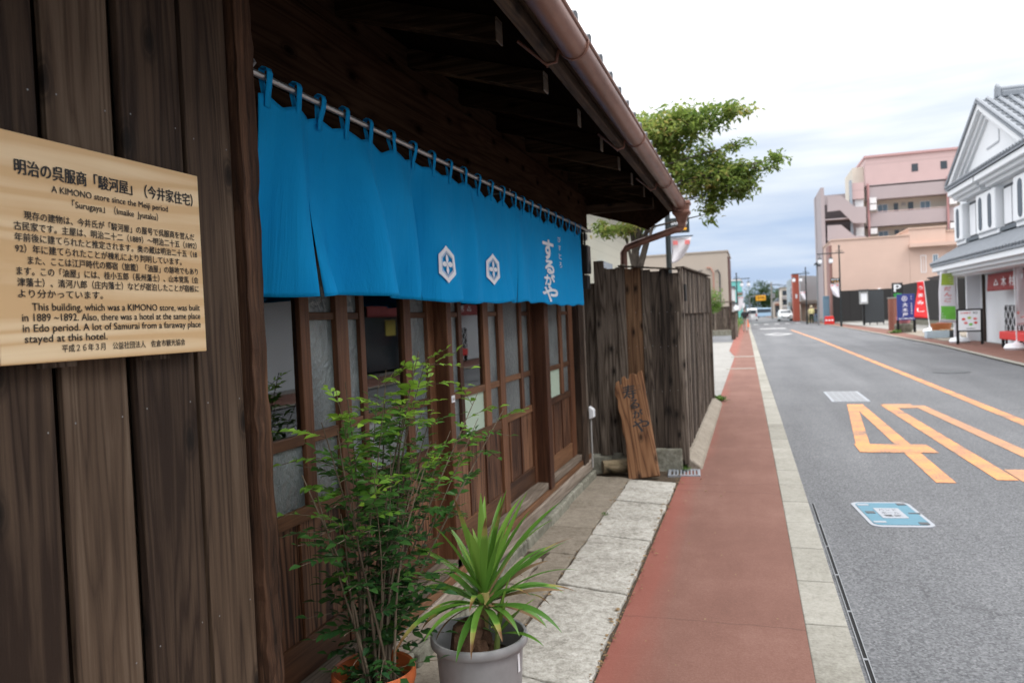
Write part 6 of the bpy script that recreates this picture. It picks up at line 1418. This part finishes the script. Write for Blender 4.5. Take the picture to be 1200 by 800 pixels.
flag(1090, 389.5, R(-5.0), 2.6, .32, 'narrow red flag with white characters on a white pole beside the navy signboard', 'flagred', [], .75, 1, ('うまみし', 'white', .5, .17, .205, .62, .10), side=-1)
flag(1124.5, 401.5, R(-1.0), 2.62, .50, 'white banner flag with green prints and red writing beside the white rain pipe', 'flagwhite', [(.12, .88, .04, .27, 'flagolive'), (.12, .9, .68, .94, 'flaggreen')], .5, 3, ('だんご', 'printred', .5, .34, .11, .42, .075), side=-1)
flag(1192, 409.5, R(-.6), 2.75, .6, 'white flag on a pole with a large white base nearest at the right edge', 'flagwhite', [], .35, 5, side=1)
# produce display
p = gnd(1103, 392); o = empty('wooden_tub', (p.x, p.y, .03)); tag(o, 'round brown wooden tub with produce on the forecourt beside the white store', 'tub'); a = MB(); a.lathe([(0, 0), (.34, 0), (.45, .5), (.40, .5), (.32, .1)], n=18); a.build('staves', plain('orange_brown_tub', (.30, .10, .035), .6, 0, .2, 8), o, smooth=True); a = MB()
for k in range(9): a.blob((.22 * math.cos(k * 2.4) * (k / 9) ** .5, .22 * math.sin(k * 2.4), .46), .1, .1, .08, k, 8, .1)
a.build('produce', plain('dark_red_produce', (.20, .05, .03), .6, 0, .3, 5), o, smooth=True)
p = gnd(1098, 396.5); o = empty('produce_tray', (p.x, p.y, .03)); tag(o, 'pale blue tray of goods on the forecourt in front of the wooden tub', 'tray'); a = MB(); a.box(-.42, .42, -.25, .25, 0, .06); a.box(-.42, .42, -.25, -.22, .06, .3); a.box(-.42, .42, .22, .25, .06, .3); a.box(-.42, -.39, -.22, .22, .06, .3); a.box(.39, .42, -.22, .22, .06, .3); a.build('tray', plain('pale_blue_plastic', (.45, .54, .60), .5), o, bevel=.01); a = MB()
for k in range(10): a.blob((-.3 + .066 * k, .1 * math.sin(k * 2), .22), .09, .09, .08, k, 8, .1)
a.build('goods', 'flagolive', o, smooth=True)
p = gnd(1109, 396.0); o = empty('produce_crate', (p.x, p.y, .03)); tag(o, 'low dark crate of goods between the tub and the green and white flag', 'crate'); a = MB(); a.box(-.3, .3, -.25, .25, 0, .05); a.box(-.3, .3, -.25, -.22, .05, .3); a.box(-.3, .3, .22, .25, .05, .3); a.box(-.3, -.27, -.22, .22, .05, .3); a.box(.27, .3, -.22, .22, .05, .3); a.build('crate', 'darkiron', o, bevel=.01); a = MB()
for k in range(8): a.blob((-.2 + .06 * k, .12 * math.sin(k * 2), .27), .09, .08, .08, k, 8, .1)
a.build('goods', plain('tan_goods', (.40, .27, .15), .7, 0, .3, 5), o, smooth=True)

# ================================================================== WHITE STOREHOUSE SHOP
K_ = bld('white_storehouse', 'white plastered storehouse shop with grey tiled gable, shuttered upper windows and tiled lower eave', (11, 24, 0))
KO = Vector((11, 24, 0))
def kp(mb, name, mat, parent=None, **k):
    c = mb.build(name, mat, None, **k); c.parent = parent or K_
    if parent is None: c.location = -KO
    return c
FXk = 7.6; Y0k, Y1k = 13.5, 32.35; YA = 23.0; ZE = 5.75; ZA = 8.45; HWk = 10.2
# gable half width so that the far rake meets the eave at the far end
a = MB(); a.box(FXk, 17, Y0k, Y1k, 3.35, ZE - .3); kp(a, 'upper_wall', 'kura')
YG = 28.9
def gab(x, y0, y1, ya, z0, za): return [(x, y0, z0), (x, y1, z0), (x, ya, za)]
pa = wall_pt = None
YAp, ZAp = 28.6, 8.05     # apex of the gable that faces the road
yfar, zfar = 32.95, 5.95; ynear = YAp - (yfar - YAp) ; sl_ = (ZAp - zfar) / (yfar - YAp)
a = MB(); a.prism([(FXk + .02, yfar - .25, zfar - .3), (FXk + .02, yfar - .25, zfar), (FXk + .02, YAp, ZAp - .1), (FXk + .02, ynear + .25, zfar), (FXk + .02, ynear + .25, zfar - .3)], (9, 0, 0)); kp(a, 'gable_wall', 'kura')
# rake mouldings: two stepped bands
def rake(x0, x1, d0, d1, name, mat):
    for sgn, ye in ((1, yfar), (-1, ynear)):
        m = MB(); n_ = Vector((0, sgn * sl_, 1)).normalized()
        A_, B_ = Vector((0, YAp, ZAp)), Vector((0, ye, zfar))
        q = [Vector((x0, A_.y, A_.z - d0 / n_.z)), Vector((x0, B_.y, B_.z - d0 / n_.z)), Vector((x0, B_.y, B_.z - d1 / n_.z)), Vector((x0, A_.y, A_.z - d1 / n_.z))]
        m.prism(q, (x1 - x0, 0, 0)); kp(m, name, mat)
rake(FXk - .30, FXk + .02, .06, .26, 'rake_moulding', 'kura'); rake(FXk - .16, FXk + .02, .262, .42, 'rake_moulding', 'kura'); rake(FXk - .07, FXk + .02, .422, .55, 'rake_moulding', 'kura')
# main roof: two slopes running back from the road, tile courses and rolls
for sgn, ye in ((1, yfar + .12), (-1, ynear - 3.5)):
    m = MB(); zE = ZAp - abs(ye - YAp) * sl_
    m.prism([(FXk - .36, YAp, ZAp), (FXk - .36, ye, zE), (FXk - .36, ye, zE - .07), (FXk - .36, YAp, ZAp - .07)], (9.5, 0, 0)); kp(m, 'main_roof', 'kura_tile')
    m = MB(); k = 0; x = FXk - .30
    while x < 16.8:
        m.tube([(x, YAp, ZAp + .05), (x, ye, zE + .05)], .06, 6); x += .30
    kp(m, 'roof_rolls', 'kura_tile', smooth=True)
    m = MB(); n_ = 18
    for k in range(n_): t = (k + .5) / n_; y = YAp + (ye - YAp) * t; z = ZAp + (zE - ZAp) * t; m.box(FXk - .34, 17, y - .03, y + .03, z - .01, z + .05)
    kp(m, 'tile_courses', plain('pale_tile_edge', (.22, .235, .25), .5, 0, .2, 4))
m = MB(); m.box(FXk + .35, 17, YAp - .12, YAp + .12, ZAp, ZAp + .22); kp(m, 'ridge', 'kura_tile', bevel=.04)
m = MB(); m.tube([(FXk + .3, YAp, ZAp + .26), (17, YAp, ZAp + .26)], .10, 10); kp(m, 'ridge_cap', 'kura_tile', smooth=True)
m = MB(); m.prism([(FXk + .22, YAp - .2, ZAp + .0), (FXk + .22, YAp + .2, ZAp + .0), (FXk + .22, YAp + .17, ZAp + .34), (FXk + .22, YAp, ZAp + .48), (FXk + .22, YAp - .17, ZAp + .34)], (.12, 0, 0)); kp(m, 'ridge_end_tile', 'kura_tile', bevel=.04)
# gable niche outline
m = MB(); m.box(FXk - .0, FXk + .04, 27.55, 27.62, 6.5, 7.2); m.box(FXk - .0, FXk + .04, 27.62, 28.9, 6.46, 6.52); kp(m, 'niche_edge', plain('shaded_plaster_edge', (.42, .44, .47), .8))
# upper pent eave with stepped cornice
def pent(name, xo, xi, zo, zi, y0, y1, matt='tile', step=.27, hip=.6):
    m = MB(); m.prism([(xo, y1, zo), (xo, y0, zo), (xi, y0, zi), (xi, y1 - hip, zi)], (0, 0, -.06)); kp(m, name, 'kura_tile')
    m = MB(); m.prism([(xo, y1, zo), (xi, y1 - hip, zi), (xi + .02, y1 + .0, zo)], (0, 0, -.05)); kp(m, name + '_hip', 'kura_tile')
    m = MB(); y = y0
    while y < y1 - .08:
        f = min(1, (y1 - y) / hip) if hip else 1
        m.tube([(xo - .02, y, zo + .045), (xo + (xi - xo) * f, y, zo + (zi - zo) * f + .045)], .06, 7); y += step
    kp(m, name + '_rolls', 'kura_tile', smooth=True)
pent('upper_eave', 6.98, FXk, 5.62, 5.95, Y0k, 31.75, hip=.4)
for k, (y0, y1, dz) in enumerate(((28.35, 31.65, 0.0), (22.6, 28.2, .0), (14, 22.4, 0))):
    m = MB()
    m.box(7.03, FXk, y0, y1, 5.36, 5.55); m.box(7.16, FXk, y0 + .1, y1 - .1, 5.24, 5.358); m.box(7.30, FXk, y0 + .2, y1 - .2, 5.12, 5.238); kp(m, 'cornice', 'kura', bevel=.015)
# lower pent roof
pent('lower_eave', 6.62, FXk, 2.90, 3.55, Y0k, 32.75, hip=.6)
m = MB(); m.box(6.66, FXk, Y0k, 32.65, 2.66, 2.84); m.box(6.80, FXk, Y0k, 32.5, 2.54, 2.658); m.box(6.95, FXk + .3, Y0k, 32.35, 2.44, 2.538); kp(m, 'lower_cornice', 'kura', bevel=.015)
# upper windows with thick shutters
def shutter(y0, y1):
    m = MB(); m.box(FXk - .28, FXk, y0, y1, 3.72, 5.0); s0 = kp(m, 'shutter', 'kura', bevel=.04)
    m = MB(); m.box(FXk - .20, FXk, y0 - .05, y1 + .05, 3.58, 3.718); c = m.build('shutter_step', 'kura', s0, bevel=.02)
    n_ = max(1, round((y1 - y0) / 1.1))
    for k in range(n_):
        yc = y0 + (y1 - y0) * (k + .5) / n_; hw_ = .17; pts = []
        for q in range(9): an = math.pi * q / 8; pts.append((FXk - .30, yc + hw_ * math.cos(an), 4.72 + hw_ * math.sin(an)))
        for q in range(9): an = math.pi + math.pi * q / 8; pts.append((FXk - .30, yc + hw_ * math.cos(an), 3.98 + hw_ * math.sin(an)))
        m = MB(); m.prism(pts, (.03, 0, 0)); m.build('oval_panel', plain('slate_blue_panel', (.085, .105, .13), .6) if 'slate_blue_panel' not in bpy.data.materials else bpy.data.materials['slate_blue_panel'], s0)
for y0, y1 in ((31.0, 32.1), (27.15, 29.2), (23.0, 25.4), (19, 21), (15, 17)): shutter(y0, y1)
for y0, y1 in ((29.25, 30.95), (25.45, 27.1), (21.1, 22.9), (17.1, 18.9)):
    m = MB(); m.box(FXk - .03, FXk - .004, y0, y1, 3.72, 5.0); w_ = kp(m, 'window', plain('dark_window_frame', (.03, .032, .035), .5) if 'dark_window_frame' not in bpy.data.materials else bpy.data.materials['dark_window_frame'])
    for k in range(2): m = MB(); yy = y0 + .08 + k * (y1 - y0 - .08) / 2; m.box(FXk - .06, FXk - .032, yy, yy + (y1 - y0) / 2 - .14, 3.82, 4.9); m.build('white_slider', 'white', w_)
    m = MB(); m.box(FXk - .16, FXk - .065, y0, y1, 3.62, 3.74); m.build('window_sill', 'greyblue', w_)
# ground floor: recessed front
GXk = 8.15
m = MB(); m.box(GXk, GXk + .15, 27.2, Y1k, 0, 2.6); m.box(GXk, GXk + .15, Y0k, 19, 0, 2.6); m.box(FXk + .1, 17, Y1k - .15, Y1k, 0, 3.4); m.box(GXk + 5, GXk + 5.1, Y0k, Y1k, 0, 3.3); kp(m, 'lower_wall', 'kura')
m = MB(); m.box(GXk - .05, GXk + .2, 19, 27.19, 2.1, 2.5); kp(m, 'door_head', plain('dark_brown_frame', (.04, .025, .018), .7))
for y in (31.55, 27.1, 23.6, 20.3): m = MB(); m.box(GXk - .08, GXk - .002, y, y + .14, 0, 2.5); kp(m, 'brown_post', bpy.data.materials['dark_brown_frame'])
m = MB(); m.box(GXk + .03, GXk + .08, 24.4, 26.9, .05, 2.1); kp(m, 'shop_door', plain('beige_door', (.36, .33, .27), .5))
m = MB(); m.box(GXk + .03, GXk + .07, 19.2, 24.3, .1, 2.1); kp(m, 'shop_window', 'winglass')
m = MB(); m.box(GXk + .0, GXk + .025, 22.2, 22.9, 1.2, 1.7); kp(m, 'yellow_poster', plain('yellow_poster', (.6, .5, .1), .6))
m = MB(); m.tube([(7.22, 31.9, .03), (7.22, 31.9, 2.5)], .05, 10); kp(m, 'rain_pipe', 'white', smooth=True)
# awning of the neighbour under the eave end
m = MB(); m.prism([(7.5, 32.7, 2.5), (10, 32.7, 2.5), (10, 32.7, 2.72), (7.35, 32.7, 2.6)], (0, 4.5, 0)); kp(m, 'side_canopy', 'greyblue')
# red striped short curtain
rc = empty('store_curtain', (7.62, 25.2, 2.42)); tag(rc, 'faded red striped short curtain with white characters under the lower eave of the white storehouse', 'curtain')
m = MB(); y0, y1 = -5.2, 4.0; vs = []; ny, nz = 120, 6
for j in range(nz + 1):
    for i in range(ny + 1): y = y0 + (y1 - y0) * i / ny; t = j / nz; vs.append((.03 * math.sin(y * 4.2) * t + .012 * math.sin(y * 17) * t, y, -.06 - .56 * t))
m.add(vs, [(j * (ny + 1) + i, j * (ny + 1) + i + 1, (j + 1) * (ny + 1) + i + 1, (j + 1) * (ny + 1) + i) for j in range(nz) for i in range(ny)], .5)
q = m.build('cloth', 'oldrose', rc, smooth=True); so = q.modifiers.new('t', 'SOLIDIFY'); so.thickness = .003
m = MB(); m.tube([(0, -5.3, -.04), (0, 4.4, -.04)], .02, 8); m.build('rod', 'iron', rc)
m = MB()
for i, ch in enumerate('△木村屋本店'): text_on(m, ch, (-.065, 2.9 - i * .78, -.34), (0, -1, 0), (0, 0, 1), 1, fitbox=(.50, .30 if i else .2), off=.03)
m.build('lettering', 'white', rc)
# A-frame board, bench, lattice screen, flowers
p = gnd(1137, 403.8); o = empty('menu_board', (p.x, p.y, .02), R(-20)); o.scale = (.86, .86, .86); tag(o, 'black framed standing menu board with white poster on the opposite pavement', 'menu board')
def lean_(mb, x0, x1, y, z0, z1, th, dy): mb.prism([(x0, y, z0), (x1, y, z0), (x1, y + dy, z1), (x0, y + dy, z1)], (0, th, 0))
dyk = .16
for sx in (-1, 1): b = MB(); lean_(b, sx * .42 - .035, sx * .42 + .035, -.2, 0, 1.42, .04, dyk); b.build('leg', 'black_gap', o); b = MB(); lean_(b, sx * .42 - .03, sx * .42 + .03, .2, 0, 1.38, -.03, -.17); b.build('rear_leg', 'black_gap', o)
b = MB(); lean_(b, -.385, .385, -.2 + dyk * .36, .5, .56, .04, dyk * .04); lean_(b, -.385, .385, -.2 + dyk * .955, 1.36, 1.42, .04, dyk * .04); b.build('cross_bar', 'black_gap', o)
b = MB(); lean_(b, -.385, .385, -.19 + dyk * .40, .562, 1.358, .02, dyk * .55); ps = b.build('poster', 'white', o)
t = MB(); u_, v_ = Vector((1, 0, 0)), Vector((0, dyk * .55, .796)).normalized(); O_ = Vector((0, -.195 + dyk * .40, .562))
def pt(x, s, l=.002): q = O_ + v_ * s; return Vector((x, q.y - l, q.z))
text_on(t, 'お品書き', pt(-.12, .70), u_, v_, 1, fitbox=(.36, .07), off=.02); t.build('poster_title', 'printred', ps)
t = MB(); text_on(t, '本日', pt(.2, .70), u_, v_, 1, fitbox=(.16, .09), off=.04); text_on(t, '―――', pt(.05, .07), u_, v_, 1, fitbox=(.3, .02)); t.build('poster_lettering', 'ink', ps)
for k, (x, s, m_) in enumerate(((-.2, .45, 'printred'), (0, .5, 'flagolive'), (.2, .46, 'printpink'), (-.12, .3, 'printpink'), (.05, .24, 'flaggreen'), (.22, .3, 'printred'))):
    t = MB(); q = pt(x, s, .004); t.add([(q.x + .07 * math.cos(w), q.y + .05 * math.sin(w) * v_.y, q.z + .05 * math.sin(w)) for w in np.linspace(0, 6.283, 11)[:-1]], [tuple(range(10))], .5); t.build('poster_picture', m_, ps)
p = gnd(1176, 409, .02); o = empty('red_bench', (7.75, 26.2, .02), 0); tag(o, 'low bench draped with bright red cloth in front of the white storehouse', 'bench')
m = MB(); m.box(-.32, .32, -1.25, 1.25, .25, .50); m.build('cloth_cover', 'redplastic', o, bevel=.03)
for y in (-1.1, 1.1):
    for x in (-.25, .25): m = MB(); m.box(x - .035, x + .035, y - .035, y + .035, 0, .248); m.build('leg', 'black_gap', o)
o = empty('lattice_screen', (8.0, 27.7, .02)); tag(o, 'black panel crossed by white diagonal lattice behind the menu board', 'screen')
m = MB(); m.box(-.03, .0, -1.5, 1.1, .25, 1.30); m.build('panel', plain('black_panel', (.015, .015, .017), .6), o)
m = MB()
for k in range(-3, 8):
    for sg in (1, -1):
        ya, yb = -1.5 + k * .42, -1.5 + k * .42 + 1.05 * 1.0
        if sg < 0: ya, yb = yb, ya
        za, zb_ = .25, 1.30
        def cl_(y, z, y2, z2):
            return y, z
        # clip the strip to the panel
        t0, t1 = 0.0, 1.0
        if yb != ya:
            for lim, lo in ((-1.5, True), (1.1, False)):
                tt = (lim - ya) / (yb - ya)
                if (yb > ya) == lo: t0 = max(t0, tt)
                else: t1 = min(t1, tt)
        if t1 - t0 < .05: continue
        P0 = (ya + (yb - ya) * t0, za + (zb_ - za) * t0); P1 = (ya + (yb - ya) * t1, za + (zb_ - za) * t1); w_ = .028; xk = -.034 - (.004 if sg > 0 else 0)
        m.add([(xk, P0[0] - w_, P0[1]), (xk, P0[0] + w_, P0[1]), (xk, P1[0] + w_, P1[1]), (xk, P1[0] - w_, P1[1])], [(0, 1, 2, 3)], .5)
m.build('lattice', 'white', o)
m = MB()
for y in (-1.4, 1.0): m.box(-.04, .01, y - .04, y + .04, 0, .249)
m.build('leg', 'black_gap', o)
p = gnd(1181, 403); o = empty('flower_pot', (7.55, 23.9, .02)); tag(o, 'white pot of salmon pink flowers beside the red bench', 'potted plant')
m = MB(); m.lathe([(0, 0), (.13, 0), (.18, .42), (.16, .42), (.14, .36), (0, .36)], n=16); m.build('pot', 'white', o, smooth=True)
g = np.random.default_rng(4); C = g.normal(size=(260, 3)) * np.array([.12, .14, .16]) + np.array([0, 0, .68]); D = g.normal(size=(260, 3)); D[:, 2] += .4
leaf_mesh('leaves', C, D, g.normal(size=(260, 3)) + np.array([0, 0, 1]), np.full(260, .16), np.full(260, .035), 'leaf_far', g.random(260), o)
C = g.normal(size=(220, 3)) * np.array([.2, .24, .10]) + np.array([0, 0, 1.08]); leaf_mesh('flowers', C, g.normal(size=(220, 3)), g.normal(size=(220, 3)), np.full(220, .12), np.full(220, .09), leafmat('salmon_petal', (.55, .14, .13), (.72, .30, .27)), g.random(220), o)

# neighbour of the storehouse, beyond the right edge of the picture
h = bld('grey_neighbour_shop', 'plain grey rendered shop beside the white storehouse on the right of the road', (12, 4, 0))
m = MB(); m.box(-4, 4, -14, 9, 0, 6.2); m.build('wall', 'white_wall', h); m = MB(); m.box(-4.2, 4.2, -14.2, 9.2, 6.2, 6.45); m.build('parapet', 'concrete', h)
for k in range(4): m = MB(); m.box(-4.06, -4.003, -12 + k * 5.2, -9 + k * 5.2, .3, 2.5); m.build('window', 'winglass', h)

# ================================================================== FAR RIGHT ROW
h = bld('metal_clad_shop', 'long pale grey metal clad building with a shallow sloping roof beside the red pillar', (8, 100, 0))
def fx(px, Y, py=350): return at(px, py, Y).x
def fz(py, Y, px=945): return at(px, py, Y).z
xa, xb = fx(938, 100) - 8, fx(975, 100) - 8
m = MB(); m.prism([(xa, 0, fz(352, 100)), (xb + 2, 0, fz(352, 100)), (xb + 2, 0, fz(328, 100)), (xa, 0, fz(322, 100))], (0, 14, 0)); m.build('wall', 'greysid', h)
m = MB(); m.box(xa, xb + 2, -.2, 14, 0, fz(352, 100) - .01); m.build('lower_wall', 'beige_wall', h)
m = MB(); m.box(xa - .2, xb + 2, -.9, -.21, fz(356, 100), fz(353, 100)); m.build('canopy', 'concrete', h)
m = MB(); m.box(xa + .5, xb + .5, -.24, -.205, .5, fz(360, 100)); m.build('shop_front', 'cream', h)
o = empty('red_pillar', (fx(933.3, 96), 96, 0)); tag(o, 'tall red brick coloured pillar wall rising at the corner of the metal clad shop', 'pillar')
w = (fx(937, 96) - fx(929.8, 96)) / 2; m = MB(); m.box(-w, w, 0, 3, 0, fz(321, 96)); m.build('shaft', 'redtile', o, bevel=.04); m = MB(); m.box(-w - .03, w + .03, -.03, 3.03, fz(321, 96) + .003, fz(321, 96) + .12); m.build('cap', 'redtile', o)
m = MB(); m.box(-w * .3, w * .3, -.02, 0, fz(349, 96), fz(344, 96)); m.build('small_sign', 'white', o)
h = bld('grey_flank_shop', 'grey blue narrow shop front left of the red pillar', (6, 104, 0))
m = MB(); m.box(fx(925.5, 104) - 6, fx(931, 104) - 6, 0, 8, 0, fz(326.5, 104)); m.build('wall', plain('blue_grey_wall', (.33, .38, .41), .7), h); m = MB(); m.box(fx(925, 104) - 6.2, fx(931, 104) - 6, -1.2, 0, fz(358, 104), fz(353, 104)); m.build('canopy', 'concrete', h); m = MB(); m.box(fx(926, 104) - 6, fx(930, 104) - 6, -.05, -.003, .2, fz(361, 104)); m.build('shop_window', 'winglass', h)
window(h, fx(926.6, 104) - 6, fx(929, 104) - 6, 0, fz(348, 104), fz(336, 104))
h = bld('beige_balcony_house', 'beige three storey house with balconies beyond the grey shop front', (5, 124, 0))
m = MB(); m.box(fx(915.5, 124) - 5, fx(926, 124) - 5, 0, 8, 0, fz(336, 124)); m.build('wall', 'cream', h); m = MB(); m.box(fx(915, 124) - 5.1, fx(926, 124) - 5, -.2, 8, fz(336, 124), fz(334.8, 124)); m.build('roof', 'concrete', h)
for py in (345, 356): m = MB(); m.box(fx(916.5, 124) - 5, fx(922.5, 124) - 5, -.9, -.01, fz(py + 4, 124), fz(py + 1, 124)); m.build('balcony', plain('grey_balcony', (.30, .29, .29), .7) if py == 345 else bpy.data.materials['grey_balcony'], h); m = MB(); m.box(fx(917, 124) - 5, fx(922, 124) - 5, -.03, -.004, fz(py, 124), fz(py - 6, 124)); m.build('window', 'winglass', h)
h = bld('low_brown_shop', 'low dark shop row with awnings between the utility pole and the beige house', (4.6, 150, 0))
m = MB(); m.box(fx(907, 150) - 4.6, fx(917, 150) - 4.6, 0, 10, 0, fz(352, 150)); m.build('wall', 'beige_wall', h); m = MB(); m.prism([(fx(906.5, 150) - 4.6, 0, fz(352, 150)), (fx(917.5, 150) - 4.6, 0, fz(352, 150)), (fx(912, 150) - 4.6, 0, fz(347, 150))], (0, 10, 0)); m.build('roof', 'greyblue', h); m = MB(); m.box(fx(908, 150) - 4.6, fx(915, 150) - 4.6, -.8, -.02, 2.3, 2.6); m.build('awning', plain('brown_awning', (.20, .08, .05), .8), h); m = MB(); m.box(fx(908, 150) - 4.6, fx(915, 150) - 4.6, -.05, -.004, .2, 2.2); m.build('shop_window', 'winglass', h)
# left far row beyond the lamp
for k, (pa, pb, top, Y, mt, lb) in enumerate(((868.5, 876, 352, 105, 'white_wall', 'pale shop house behind the far left lamp banners'), (872, 880, 357, 135, 'cream', 'cream shop house near the yellow sign on the far left'))):
    h = bld('far_shop_house', lb, (fx(pa, Y), Y, 0)); wd = fx(pb, Y) - fx(pa, Y); zz = fz(top, Y, pa)
    m = MB(); m.box(-4, wd - 1.5, 0, 8, 0, zz); m.build('wall', mt, h); m = MB(); m.prism([(-4.2, -.2, zz), (wd - 1.2, -.2, zz), (wd - 2, -.2, zz + .8), (-4.2, -.2, zz + 1)], (0, 8.4, 0)); m.build('roof', 'greyblue', h)
    m = MB(); m.box(wd - 2.9, wd - 1.9, -.05, -.004, zz - 1.6, zz - .6); m.build('window', 'winglass', h)

# every part sits under its thing; drop unused data
for me in list(bpy.data.meshes):
    if me.users == 0: bpy.data.meshes.remove(me)
